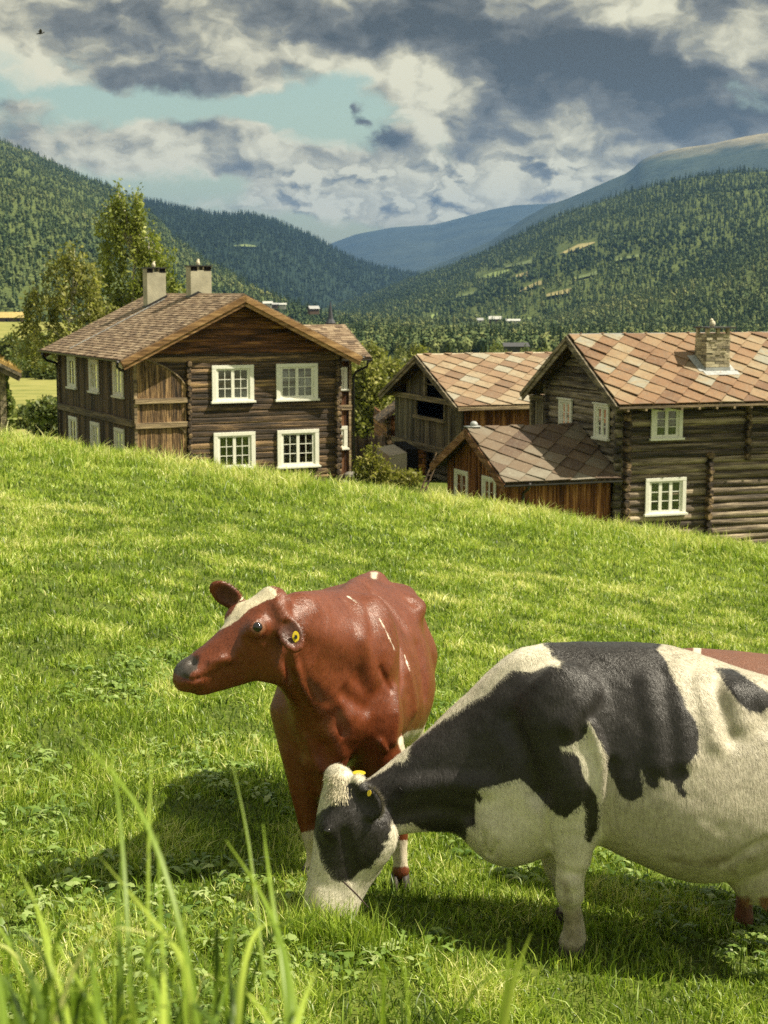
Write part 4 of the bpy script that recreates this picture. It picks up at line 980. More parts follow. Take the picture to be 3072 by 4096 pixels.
# ------------------------------------------------------------------ foliage
def leaf_mat(name, dark, mid, light, trans=.35, rough=.5):
    m, t = mat(name)
    rnd = t.attr('rnd').outputs['Fac']
    c = t.ramp(rnd, [(0, dark), (.5, mid), (1, light)])
    t.put(t.b.inputs['Base Color'], c); t.b.inputs['Roughness'].default_value = rough; t.b.inputs['Specular IOR Level'].default_value = .2
    tl = t.add('ShaderNodeBsdfTranslucent'); t.put(tl.inputs['Color'], t.mix(1, c, (1.25, 1.35, .7, 1), 'MULTIPLY'))
    mx = t.add('ShaderNodeMixShader'); mx.inputs[0].default_value = trans
    t.l.new(t.b.outputs[0], mx.inputs[1]); t.l.new(tl.outputs[0], mx.inputs[2]); t.l.new(mx.outputs[0], t.o.inputs[0])
    return m
L_BIRCH = leaf_mat('birch_leaves', (.09,.115,.022), (.215,.245,.050), (.36,.38,.105))
L_BIRCH2 = leaf_mat('pale_birch_leaves', (.095,.108,.026), (.215,.22,.062), (.34,.325,.105))
L_BUSH = leaf_mat('bush_leaves', (.06,.085,.028), (.135,.17,.056), (.25,.26,.085))
L_SHRUB = leaf_mat('garden_shrub_leaves', (.09,.105,.018), (.20,.20,.04), (.34,.31,.10))
L_IVY = leaf_mat('creeper_leaves', (.05,.075,.018), (.13,.17,.04), (.27,.30,.09))
L_WOOD = leaf_mat('valley_leaves', (.055,.075,.024), (.12,.145,.045), (.23,.23,.075), .25, .8)
M_BARK = simple('grey_bark', (.16,.145,.12), .95, .1, var=.4, scale=5, bump=.4)
M_BIRCHBARK = simple('white_birch_bark', (.42,.39,.32), .9, .1, var=.5, scale=4, bump=.3)

def quads_at(pts, size, r, up_bias=0.0, asp=1.0):
    """a small leaf-shaped quad at every point, randomly turned"""
    n = len(pts); a = r.normal(size=(n, 3)); a /= np.linalg.norm(a, axis=1)[:, None]
    b = r.normal(size=(n, 3)); b[:, 2] -= up_bias * 2; b -= a * (a * b).sum(1)[:, None]; b /= np.linalg.norm(b, axis=1)[:, None] + 1e-9
    s = (size * r.uniform(.65, 1.35, n))[:, None] if np.isscalar(size) else (size * r.uniform(.65, 1.35, n))[:, None]
    c = np.cross(a, b)
    V = np.stack([pts - b * s * .55 * asp, pts + c * s * .36, pts + b * s * .55 * asp, pts - c * s * .36], 1)
    return V.reshape(-1, 3), np.arange(n * 4).reshape(-1, 4)

def limb_tree(name, label, cat, group, base, H, blobs, n_strands, per, leaf, lm, bark, droop=.6, r0=.12, seed=1, leanx=0.0, trunk_to=.8, ntr=1):
    """trunk and limbs reaching into crown blobs (relative x, y, z, rx, ry, rz in units of H) filled with hanging leafy twigs"""
    r = np.random.default_rng(seed); root = empty(name, tuple(base)); tag(root, label, cat, group)
    mb = MB()
    for k in range(ntr):
        ox = (k - (ntr - 1) / 2) * .25
        pts = [(ox + leanx * H * q ** 1.5 + .02 * H * math.sin(q * 7 + k) * q, .02 * H * math.cos(q * 5 + k) * q, H * trunk_to * q) for q in np.linspace(0, 1, 9)]
        mb.tube(pts, [r0 * (1 - .85 * q) for q in np.linspace(0, 1, 9)], 7)
    vol = np.array([b[3] * b[4] * b[5] for b in blobs]) ** .67; vol /= vol.sum()
    P_, C_ = [], []
    for bi, (b, w_) in enumerate(zip(blobs, vol)):
        c = np.array(b[:3]) * H; rad = np.array(b[3:6]) * H
        j = Vector(pts[min(8, max(2, int(8 * min(.95, c[2] / (H * trunk_to)))))])
        e = Vector(c); mb.tube([j, j.lerp(e, .5) + Vector((0, 0, .04 * H)), e], [r0 * .35, r0 * .22, r0 * .08], 5)
        m = max(3, int(n_strands * w_))
        d = r.normal(size=(m, 3)); d /= np.linalg.norm(d, axis=1)[:, None]; rr_ = r.uniform(.45, 1, m) ** .6
        rr_ = rr_ * (1 + .28 * vnoise(d * 2.6 + bi * 9.1, seed))
        tip = c + d * rad * rr_[:, None]
        for q in range(0, m, 6):
            mb.tube([tuple(c * .6 + tip[q] * .4), tuple(tip[q])], [r0 * .08, r0 * .03], 4, cap=False)
        L = droop * H * .13 * r.uniform(.4, 1.3, m)
        tt = r.random((m, per)) ; jit = r.normal(0, leaf * .9, (m, per, 3)) * (1.2 - .5 * tt[..., None])
        out_ = d * rad * .10
        p = tip[:, None, :] + out_[:, None, :] * tt[..., None] + jit; p[..., 2] -= (L[:, None] * tt ** 1.2)
        P_.append(p.reshape(-1, 3)); clump = np.clip(r.normal(.45, .2, m) + .15 * vnoise(tip / H * 9, seed + 3), 0, 1)
        C_.append(np.clip(np.repeat(clump, per) + r.normal(0, .16, m * per), 0, 1))
    mb.build('trunk', bark, root, smooth=True)
    V, F = quads_at(np.concatenate(P_), leaf, r, .4, 1.25)
    mesh_np('crown', V, F, lm, root, smooth=False, attrs={'rnd': ('FLOAT', 'FACE', np.concatenate(C_))})
    return root

def gp(u, Y, dz=0): 
    p = P(u, 900, Y); return np.array([p[0], Y, float(ground(p[0], Y)) + dz])
def hgt(u, v, Y, base): return P(u, v, Y)[2] - base[2]
# two birches behind the farmhouse
b = gp(300, 84); H = hgt(268, 384, 84, b)
limb_tree('birch_tree', 'tall birch towering over the farmhouse roof behind its chimneys', 'tree', 'birches behind the farmhouse', b, H,
    [(-0.06,0,0.955,0.018,0.0198,0.0425),(0.01,0,0.925,0.035,0.035,0.04),(-0.09,0,0.885,0.03,0.03,0.05),(-0.055,0,0.9,0.045,0.0495,0.0425),(0,0,0.87,0.04,0.044,0.0425),(-0.085,0,0.825,0.045,0.0495,0.0595),(-0.02,0,0.8,0.055,0.0605,0.068),(0.05,0,0.79,0.05,0.055,0.068),(0.095,0,0.73,0.04,0.044,0.068),(-0.1,0,0.71,0.05,0.055,0.0765),(0,0,0.69,0.065,0.0715,0.0765),(0.08,0,0.655,0.06,0.066,0.085),(0.145,0,0.585,0.045,0.0495,0.085),(-0.11,0,0.585,0.055,0.0605,0.085),(0,0,0.56,0.075,0.0825,0.085),(0.09,0,0.51,0.07,0.077,0.085),(-0.11,0,0.46,0.07,0.077,0.085),(0.02,0,0.43,0.08,0.088,0.085),(0.145,0,0.44,0.05,0.055,0.085)],
    470, 36, .15, L_BIRCH, M_BIRCHBARK, .8, .24, 4, 0)
b = gp(150, 80); H = hgt(160, 508, 80, b)
limb_tree('birch_tree', 'shorter loose birch left of the tall one, its twigs showing the hill through', 'tree', 'birches behind the farmhouse', b, H,
    [(.045,0,.93,.05,.06,.07),(.0,0,.83,.10,.09,.09),(.10,0,.80,.07,.08,.10),(-.12,0,.70,.09,.08,.08),(.04,0,.68,.13,.12,.10),(.17,0,.60,.07,.08,.10),(-.16,0,.55,.10,.09,.09),(.04,0,.52,.13,.12,.09),(.19,0,.48,.09,.1,.09)],
    260, 32, .15, L_BIRCH2, M_BIRCHBARK, .9, .16, 5, .04)
# birches in the gap between farmhouse and barn
for k, (u, Y, v, wd, lb) in enumerate(((790, 92, 776, .30, 'pale weeping birch directly right of the farmhouse wing'), (842, 100, 768, .34, 'pale weeping birch in front of the barn gable'),
        (735, 120, 770, .3, 'birch crown showing above the eave of the farmhouse wing'), (905, 135, 752, .36, 'round crowned birch behind the barn roof'), (800, 150, 742, .30, 'light green birch beyond the weeping pair'))):
    b = gp(u, Y); H = hgt(u, v, Y, b); w_ = wd
    limb_tree('weeping_birch', lb, 'tree', 'birches in the gap between the houses', b, H,
        [(0,0,.90,w_*.38,w_*.4,.10),(-w_*.3,0,.76,w_*.45,w_*.5,.12),(w_*.3,0,.74,w_*.45,w_*.5,.13),(0,0,.62,w_*.7,w_*.6,.14),(-w_*.5,0,.5,w_*.45,w_*.5,.15),(w_*.5,0,.48,w_*.45,w_*.5,.15),(0,0,.36,w_*.8,w_*.7,.15),(-w_*.3,0,.2,w_*.5,w_*.5,.14),(w_*.35,0,.2,w_*.5,w_*.5,.14)],
        330, 30, .20 * Y / 92, L_BIRCH2, M_BIRCHBARK, .8, .12, 20 + k)
# the garden shrub in front of the fence
b = gp(806, 55.5); H = hgt(806, 958, 55.5, b)
limb_tree('garden_shrub', 'yellow green leafy shrub beside the corner of the farmhouse', 'shrub', None, b, H, [(0,0,.82,.14,.14,.14),(-.15,0,.62,.2,.2,.18),(.15,0,.6,.2,.2,.2),(0,0,.45,.34,.3,.2),(-.25,0,.32,.16,.2,.2),(.25,0,.3,.16,.2,.2),(0,0,.15,.3,.3,.15)],
    150, 14, .10, L_SHRUB, M_BARK, .5, .03, 31, 0, .8, 3)
for k, (u, Y, v, lb) in enumerate(((868, 58, 1005, 'low yellow green bush at the foot of the concrete wall'), (885, 57.4, 1012, 'small bush beside the barn corner'))):
    b = gp(u, Y); H = hgt(u, v, Y, b)
    limb_tree('low_bush', lb, 'bush', 'bushes below the ramp wall', b, max(H, .6), [(0,0,.6,.5,.4,.3),(-.4,0,.4,.35,.3,.3),(.4,0,.4,.35,.3,.3)], 50, 12, .09, L_SHRUB, M_BARK, .3, .02, 41 + k)
# bushes and trees across the hay field at the left
for k, (u, Y, vt, w_, lb) in enumerate(((28, 205, 730, .42, 'round green tree below the far turf roofed cottage'), (62, 190, 748, .5, 'broad green tree in the middle of the hay field hedge'), (95, 185, 770, .5, 'green hedge tree next to the farmhouse gutter'),
        (110, 215, 728, .4, 'tree above the hedge close to the farmhouse roof corner'), (80, 230, 730, .4, 'bushy tree in the upper hedge row'), (45, 178, 790, .5, 'low bush at the edge of the mown field'), (75, 172, 795, .55, 'willow like bush at the top of the hay field'), (104, 168, 800, .5, 'dark bush against the farmhouse downpipe'),
        (112, 74, 862, .5, 'sapling with drooping leaves by the farmhouse downpipe'), (60, 100, 888, .55, 'brownish bush at the foot of the hay field'), (108, 92, 872, .6, 'grey green bush beside the farmhouse corner'), (85, 104, 880, .5, 'bush between the brownish one and the farmhouse'))):
    b = gp(u, Y); H = max(1.2, hgt(u, vt, Y, b)); 
    if lb.startswith('sapling'): bl = [(0,0,.86,.3,.2,.12),(-.2,0,.8,.2,.2,.1),(.2,0,.78,.2,.2,.1)]
    else: bl = [(0,0,.8,w_*.6,w_*.6,.2),(-w_*.5,0,.58,w_*.55,w_*.5,.22),(w_*.5,0,.56,w_*.55,w_*.5,.22),(0,0,.42,w_*.9,w_*.8,.25),(-w_*.4,0,.2,w_*.6,w_*.6,.2),(w_*.4,0,.2,w_*.6,w_*.6,.2)]
    limb_tree('hedge_tree' if Y > 110 else 'field_bush', lb, 'tree' if Y > 110 else 'bush', 'trees and bushes around the hay field', b, H, bl, 130, 22, .0021 * Y + .02, L_BUSH, M_BARK, .35, .05, 60 + k)
# creeper on the shed at the left edge
r = np.random.default_rng(77); n = 1500
h = r.random(n); y_ = r.uniform(-.15, .9, n); spread = .10 + .30 * (1 - h) ** .8 + .08 * np.sin(h * 19)
loc = np.stack([.04 + r.random(n) * spread, y_, -7.1 + h * (rze(0) + 7.0)], -1)
V, F = quads_at(loc, .17, r, .5)
mesh_np('creeper_leaves', V, F, L_IVY, None, False, {'rnd': ('FLOAT', 'FACE', np.clip(r.normal(.55, .25, n), 0, 1))})
ivy = bpy.data.objects['creeper_leaves']; cr = empty('creeper', HE.location, HE.rotation_euler[2]); tag(cr, 'leafy green creeper climbing the corner of the turf roofed shed', 'creeper'); ivy.parent = cr
mb = MB()
for k in range(5):
    mb.tube([(.05, .05 + k * .16, -7.2), (.07, .1 + k * .15, -6), (.06, .05 + k * .18, -5), (.05, .1 + k * .12, -4)], .02, 5)
mb.build('stems', M_BARK, cr, smooth=True)

# ------------------------------------------------------------------ woods on the slopes
m_wood, t = mat('forest')
rnd = t.attr('rnd').outputs['Fac']; geo = t.add('ShaderNodeNewGeometry')
c = t.ramp(rnd, [(0, (.026,.044,.024)), (.35, (.050,.078,.036)), (.55, (.082,.118,.048)), (.8, (.145,.175,.066)), (1, (.23,.24,.09))])
nn = t.noise(geo.outputs['Position'], .9, 4, .7).outputs[0]
c = t.mix(t.mrange(nn, .35, .65, .30, 0), c, (.02, .03, .013, 1))
t.put(t.b.inputs['Base Color'], c); t.b.inputs['Roughness'].default_value = .9; t.b.inputs['Specular IOR Level'].default_value = .05
M_WOOD = m_wood
def cards(P_, size, r, nrm=None, asp=1.0):
    n = len(P_); a = r.normal(size=(n, 3)) if nrm is None else nrm + r.normal(size=(n, 3)) * .38; a /= np.linalg.norm(a, axis=1)[:, None]
    b = np.cross(a, r.normal(size=(n, 3))); b /= np.linalg.norm(b, axis=1)[:, None]; c = np.cross(a, b); s_ = (size * r.uniform(.7, 1.3, n))[:, None]
    V = np.stack([P_ - b * s_ * .5 * asp, P_ + c * s_ * .42, P_ + b * s_ * .5 * asp, P_ - c * s_ * .42], 1).reshape(-1, 3); k = np.arange(n)[:, None] * 4
    return V, np.concatenate([k + np.array([[0, 1, 2]]), k + np.array([[0, 2, 3]])])
def conifer_unit(r, nq=34, seg=5):
    h = r.random(nq) ** .85; wv = 1 + .25 * np.sin(h * 40 + r.random() * 6); rad = r.uniform(.12, .17) * (1 - h) ** .85 * (.45 + .55 * r.random(nq)) * wv; a = r.random(nq) * 6.283
    out = np.stack([np.cos(a), np.sin(a), 0 * a + .55], -1); P_ = np.stack([rad * np.cos(a), rad * np.sin(a), .06 + .94 * h - rad * .25], -1)
    V, F = cards(P_, (.150 * (1.15 - h * .75)) * (34 / nq) ** .4, r, out)
    C = np.array([(0, 0, .99)] + [(.085 * math.cos(k * 1.257), .085 * math.sin(k * 1.257), .08) for k in range(5)]); Fc = np.array([(0, 1 + k, 1 + (k + 1) % 5) for k in range(5)])
    return np.concatenate([V, C]), np.concatenate([F, Fc + len(V)])
def leafy_unit(r, nq=34):
    k = int(r.integers(1000)); d = r.normal(size=(nq, 3)); d /= np.linalg.norm(d, axis=1)[:, None]
    rr_ = r.uniform(.72, 1, nq) * (1 + .55 * vnoise(d * 1.9 + k, k)); P_ = d * rr_[:, None] * np.array([.26, .26, .40]) * np.array([r.uniform(.8, 1.2), r.uniform(.8, 1.2), r.uniform(.8, 1.1)]) + np.array([0, 0, .55]); P_[:, 2] = np.maximum(P_[:, 2], .03)
    V, F = cards(P_, .19 * (34 / nq) ** .4 * np.ones(nq), r, d + np.array([0, 0, .25]))
    bm = bmesh.new(); bmesh.ops.create_icosphere(bm, subdivisions=1, radius=1); C = np.array([v.co[:] for v in bm.verts]); Fc = np.array([[v.index for v in f.verts] for f in bm.faces]); bm.free()
    C = C * (1 + .55 * vnoise(C * 1.9 + k, k))[:, None] * np.array([.20, .20, .33]) + np.array([0, 0, .52])
    return np.concatenate([V, C]), np.concatenate([F, Fc + len(V)])
def wood_mesh(name, label, pts, hts, kinds, shade, r, nq=34, nvar=10):
    """many small trees as one mass: kinds 0 conifer, 1 broadleaf"""
    cv = [conifer_unit(r, nq) for _ in range(nvar)]; lv = [leafy_unit(r, nq) for _ in range(nvar)]
    VV, FF, AA, off = [], [], [], 0
    pick = r.integers(0, nvar, len(pts)); rot = r.random(len(pts)) * 6.28
    for kd, us in ((0, cv), (1, lv)):
        for k in range(nvar):
            m = np.where((kinds == kd) & (pick == k))[0]
            if not len(m): continue
            V, F = us[k]; c, s_ = np.cos(rot[m])[:, None], np.sin(rot[m])[:, None]; h = hts[m][:, None]; wx = r.uniform(.8, 1.25, len(m))[:, None]
            X = (V[None, :, 0] * c - V[None, :, 1] * s_) * h * wx; Y_ = (V[None, :, 0] * s_ + V[None, :, 1] * c) * h * wx; Z = V[None, :, 2] * h
            VV.append((np.stack([X, Y_, Z], -1) + pts[m][:, None, :]).reshape(-1, 3))
            FF.append((F[None] + (np.arange(len(m)) * len(V))[:, None, None] + off).reshape(-1, 3)); off += len(m) * len(V)
            AA.append(np.repeat(shade[m], len(F)) + r.normal(0, .06, len(m) * len(F)))
    o = mesh_np(name, np.concatenate(VV), np.concatenate(FF), M_WOOD, None, False, {'rnd': ('FLOAT', 'FACE', np.clip(np.concatenate(AA), 0, 1))})
    tag(o, label, 'forest', kind='stuff'); return o
def in_poly_any(pts, holes):
    u, v = PROJ(pts); m = np.zeros(len(pts), bool)
    for (u0, u1, va, vb, s_) in holes:      # a slanted strip: centre line from (u0, va) to (u1, vb), half height s_
        k = (u - u0) / (u1 - u0); c = va + (vb - va) * k; m |= (k > -.02) & (k < 1.02) & (v > c - s_) & (v < c + s_ + 5)
    return m
HOLES = [(930,1030,714,705,6),(1240,1290,602,588,6),(985,1030,641,631,5),(1090,1150,576,564,5),(1330,1380,561,551,5),(1205,1290,542,523,8),(1028,1104,597,583,6),(1106,1142,597,590,4),(1120,1172,622,608,6),(1180,1237,634,626,5),(1055,1165,692,688,8),(910,948,685,681,5),(498,562,531,530,4)]
for hill, n, hmin, hmax, pc, lab, base, nq_ in (
        (lefth, 23000, 6, 12, .45, 'mixed woods covering the left hillside', .50, 30), (righth, 23000, 7, 13, .62, 'woods covering the right hillside', .40, 22),
        (nearh, 11000, 7, 12, .48, 'woods on the nearer right slope', .52, 34), (midm, 9000, 11, 18, .9, 'conifer forest on the middle mountain', .10, 14)):  # middle mountain trees toned darker, painting in a cloud shadow
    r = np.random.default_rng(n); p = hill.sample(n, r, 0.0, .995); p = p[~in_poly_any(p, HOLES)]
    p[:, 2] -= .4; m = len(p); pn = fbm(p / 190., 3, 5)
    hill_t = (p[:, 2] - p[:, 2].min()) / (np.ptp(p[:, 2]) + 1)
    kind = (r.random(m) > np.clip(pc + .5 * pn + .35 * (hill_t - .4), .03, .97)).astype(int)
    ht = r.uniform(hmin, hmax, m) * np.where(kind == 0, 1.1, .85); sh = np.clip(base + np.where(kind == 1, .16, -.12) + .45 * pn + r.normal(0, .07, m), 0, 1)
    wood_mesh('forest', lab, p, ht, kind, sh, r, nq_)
# conifers along the crests so that the skylines are toothed
for hill, n, h_, lab in ((lefth, 800, 13, 'trees along the crest of the left hill'), (midm, 420, 16, 'trees along the crest of the middle mountain'), (righth, 560, 15, 'trees along the crest of the right hill')):
    r = np.random.default_rng(n + 7); top = hill.face[-1]; k = r.integers(0, len(top) - 1, n); q = r.random(n)[:, None]; p = top[k] * (1 - q) + top[k + 1] * q; p[:, 2] -= 2
    wood_mesh('forest', lab, p, r.uniform(.6, 1.2, n) * h_, np.zeros(n, int), np.clip(r.normal(.25, .1, n), 0, 1), r, 22)
# woods on the valley floor
r = np.random.default_rng(99); n = 9000
Yv = np.exp(r.uniform(np.log(480), np.log(2600), n)); sv = r.uniform(-.14, .27, n); xv = sv * Yv
keep = (Yv > 500 + 160 * np.abs(vnoise(np.stack([sv * 30, sv * 0, sv * 0], -1), 4))) & (fbm(np.stack([xv / 90, Yv / 140, Yv * 0], -1), 3, 8) > -.34)
p = np.stack([xv, Yv, ground(xv, Yv) - .3], -1)[keep]; p = p[~in_poly_any(p, HOLES)]; m = len(p)
kind = (r.random(m) > .36 + .4 * fbm(p / 120., 2, 4)).astype(int); sh = np.clip(.50 + np.where(kind == 1, .22, -.14) + r.normal(0, .15, m), 0, 1)
wood_mesh('forest', 'mixed woods on the valley floor beyond the roofs', p, r.uniform(5, 10.5, m) * np.where(kind == 0, 1.1, .9), kind, sh, r, 70)
# the nearest valley trees, one by one
r = np.random.default_rng(5)
near_sp = []
for k in range(46):
    u = r.uniform(690, 1240); Y = r.uniform(260, 480); near_sp.append((u, Y))
words = ['feathery', 'broad', 'slim', 'ragged', 'round topped', 'leaning', 'thin', 'full'] ; tone = ['pale green', 'mid green', 'yellow green', 'dark green']
for k, (u, Y) in enumerate(near_sp):
    b = gp(u, Y); con = r.random() < .3; H = r.uniform(5.5, 9.5) * (1.05 if con else .9)
    tz = P(u, 742 + 18 * r.random(), Y)[2]; H = float(np.clip(tz - b[2], 3, 12)) * r.uniform(.8, 1.1)
    where = 'left of the barn ridge' if u < 905 else ('above the barn roof' if u < 1195 else 'next to the log house gable')
    root = empty('valley_spruce' if con else 'valley_tree', tuple(b)); tag(root, f'{words[k % 8]} {tone[(k // 3) % 4]} {"spruce" if con else "birch"} {where} in the valley', 'tree', 'nearest trees of the valley wood')
    mb = MB(); mb.tube([(0, 0, -.3), (0, 0, H * .8)], [.12, .03], 5); mb.build('trunk', M_BARK, root)
    if con:
        n = 900; h = r.random(n) ** .7; rad = .17 * H * (1 - h) * (.35 + .65 * r.random(n) ** .5) * (1 + .3 * np.sin(h * 50)); a = r.random(n) * 6.28
        q = np.stack([rad * np.cos(a), rad * np.sin(a), H * (.08 + .92 * h) - rad * .35], -1)
        col_ = np.clip(r.normal(.12, .12, n), 0, 1)
    else:
        n = 1000; c = r.normal(size=(n, 3)); c /= np.linalg.norm(c, axis=1)[:, None]; rr_ = r.uniform(.5, 1, n) ** .5 * (1 + .45 * vnoise(c * 2.4 + k, k))
        q = c * rr_[:, None] * np.array([.24, .24, .42]) * H + np.array([0, 0, .56 * H]); col_ = np.clip(r.normal(.5 + .12 * (k // 3 % 4 == 2), .2, n) + .2 * vnoise(q, 3), 0, 1)
    V, F = quads_at(q, .034 * H + .12, r, .2)
    mesh_np('crown', V, F, L_WOOD, root, False, {'rnd': ('FLOAT', 'FACE', col_)})

# ------------------------------------------------------------------ small far buildings
def far_house(name, label, u, v, Y, w_, d, h, rh, wm, rm, rz=0, wins=2, cat='house', group='far farm buildings'):
    p = P(u, v, Y); root = empty(name, tuple(p), rz); tag(root, label, cat, group)
    mb = MB(); mb.box(-w_/2, w_/2, -d/2, d/2, -2, h); mb.prism([(-w_/2 + .01, -d/2, h), (-w_/2 + .01, d/2, h), (-w_/2 + .01, 0, h + rh)], (w_ - .02, 0, 0)); mb.build('wall', wm, root)
    mb = MB()
    for s_ in (-1, 1):
        M, H = slope_frame((0, s_ * (d/2 + .4), h - .4 * rh / (d/2)), (0, 0, h + rh), (1, 0, 0)); deck(mb, M, -w_/2 - .4, w_/2 + .4, H, .03, .2)
    mb.build('roof', rm, root)
    if wins:
        for k in range(wins):
            x = (k + .5) / wins * w_ - w_/2; mb = MB(); mb.box(x - .5, x + .5, -d/2 - .06, -d/2 - .01, h * .35, h * .75); mb.build('window', M_DARK, root)
    return root
M_WWALL = simple('white_board_wall', (.46,.44,.38), .8, .1, var=.08); M_BRWALL = simple('brown_board_wall', (.11,.075,.05), .9, .1); M_REDW = simple('red_barn_wall', (.22,.07,.045), .9, .1)
M_RGREY = simple('grey_roof_sheet', (.30,.30,.30), .7, .2); M_RWHITE = simple('pale_roof_sheet', (.40,.40,.37), .6, .3, var=.06); M_TURF = simple('straw_coloured_turf', (.36,.28,.11), .95, .05, var=.3, scale=1.5); M_RDARK = simple('dark_roof_sheet', (.06,.06,.065), .7, .2)
far_house('white_barn', 'long barn with a pale roof beside the green valley field', 1070, 694, 1450, 11, 8, 2.0, 2.4, M_BRWALL, M_RWHITE, R(-6), 3, 'barn')
far_house('white_cottage', 'small white cottage low on the right of the pale barn', 1108, 697, 1400, 12, 6, 1.6, 1.4, M_WWALL, M_RWHITE, R(4), 2)
far_house('white_cottage', 'tiny white cottage left of the pale valley barn', 1037, 697, 1400, 5, 5, 2.2, 1.6, M_WWALL, M_RGREY, 0, 1)
far_house('white_farmhouse', 'white farmhouse by the upper hay clearing', 1125, 597, 2900, 12, 8, 4, 3, M_WWALL, M_RWHITE, 0, 2)
far_house('brown_farmhouse', 'dark farmhouse left of the lower hay field', 1100, 626, 2300, 16, 8, 3, 3, M_BRWALL, M_RDARK, 0, 2)
far_house('white_farmhouse', 'white house in the middle of the right hillside', 1226, 622, 2200, 8, 7, 4, 3, M_WWALL, M_RGREY, 0, 2)
far_house('white_farmhouse', 'pair of white walls on the hay strip', 1213, 636, 1900, 7, 6, 3, 2.5, M_WWALL, M_RWHITE, 0, 1)
far_house('hillside_barn', 'long pale roofed barn on the left spur above the farmhouse gable', 578, 660, 1250, 7, 6, 1.6, 1.5, M_WWALL, M_RWHITE, R(10), 2, 'barn')
far_house('hillside_barn', 'grey roofed barn just right of the pale one on the spur', 594, 661, 1230, 4.5, 4, 1.2, 1.0, M_BRWALL, M_RGREY, R(10), 2, 'barn')
far_house('white_farmhouse', 'white house right of the two barns on the spur', 611, 662, 1220, 5, 4, 1.4, 1.0, M_WWALL, M_RWHITE, R(4), 2)
far_house('brown_farmhouse', 'lone dark brown house on the grassy end of the spur', 677, 672, 1020, 6, 5, 1.5, 1.6, M_BRWALL, M_RGREY, R(20), 2)
far_house('turf_cottage', 'low dark cottage with a straw coloured turf roof on the left hillside', 14, 701, 840, 17, 9, 3.6, 2.6, M_BRWALL, M_TURF, R(14), 3, 'cottage')
far_house('grey_roofed_shed', 'low dark roofed shed among the valley trees above the barn roof', 1112, 757, 330, 4.6, 4, .8, .6, M_RDARK, M_RDARK, R(5), 0, 'shed')
# the church spire that shows over the wing roof
p = P(714, 706, 620); CH = empty('church', (p[0], 620, p[2])); tag(CH, 'dark needle thin church spire showing above the roof of the farmhouse wing', 'church')
mb = MB(); mb.box(-1.9, 1.9, -1.9, 1.9, -8, 1.4); mb.box(-1.8, 1.8, 1.95, 16, -8, -3); mb.build('tower', M_BRWALL, CH)
mb = MB(); S8 = [(2.15 * math.cos(math.pi * k / 4 + .39), 2.15 * math.sin(math.pi * k / 4 + .39)) for k in range(8)]
lv = [(1.0, 1.4), (.52, 3.0), (.36, 5.2), (.14, 8.4), (.02, 9.6)]
ids = [mb.vadd([(x * s_, y * s_, z) for x, y in S8]) for s_, z in lv]
for a, b_ in zip(ids[:-1], ids[1:]):
    for k in range(8): mb.f.append((a + k, a + (k+1) % 8, b_ + (k+1) % 8, b_ + k)); mb.a.append(.5)
mb.build('spire', M_RDARK, CH); mb = MB(); mb.prism([(-2.2, 1.95, -3), (2.2, 1.95, -3), (0, 1.95, .2)], (0, 14, 0)); mb.build('roof', M_RGREY, CH)
# a bird high up at the left
p = P(88, 72, 60); BD = empty('bird', tuple(p), R(200)); tag(BD, 'small dark bird flying high in the clouds at the upper left', 'bird')
mb = MB(); mb.tube([(-.11, 0, .035), (-.06, 0, .02), (.02, 0, 0), (.08, 0, -.012), (.15, 0, -.03)], [.010, .03, .036, .022, .016], 8); mb.ball((-.115, 0, .04), .026, 8, 6); body = mb.build('body', M_BLACK, BD, smooth=True)
for s_ in (-1, 1):
    mb = MB(); o = s_ * .03; mb.prism([(-.05, o, .03), (.05, o, .02), (.07, o + s_ * .10, .08), (.05, o + s_ * .16, .12), (-.02, o + s_ * .12, .10)], (0, 0, .006)); mb.build('wing', M_BLACK, BD)
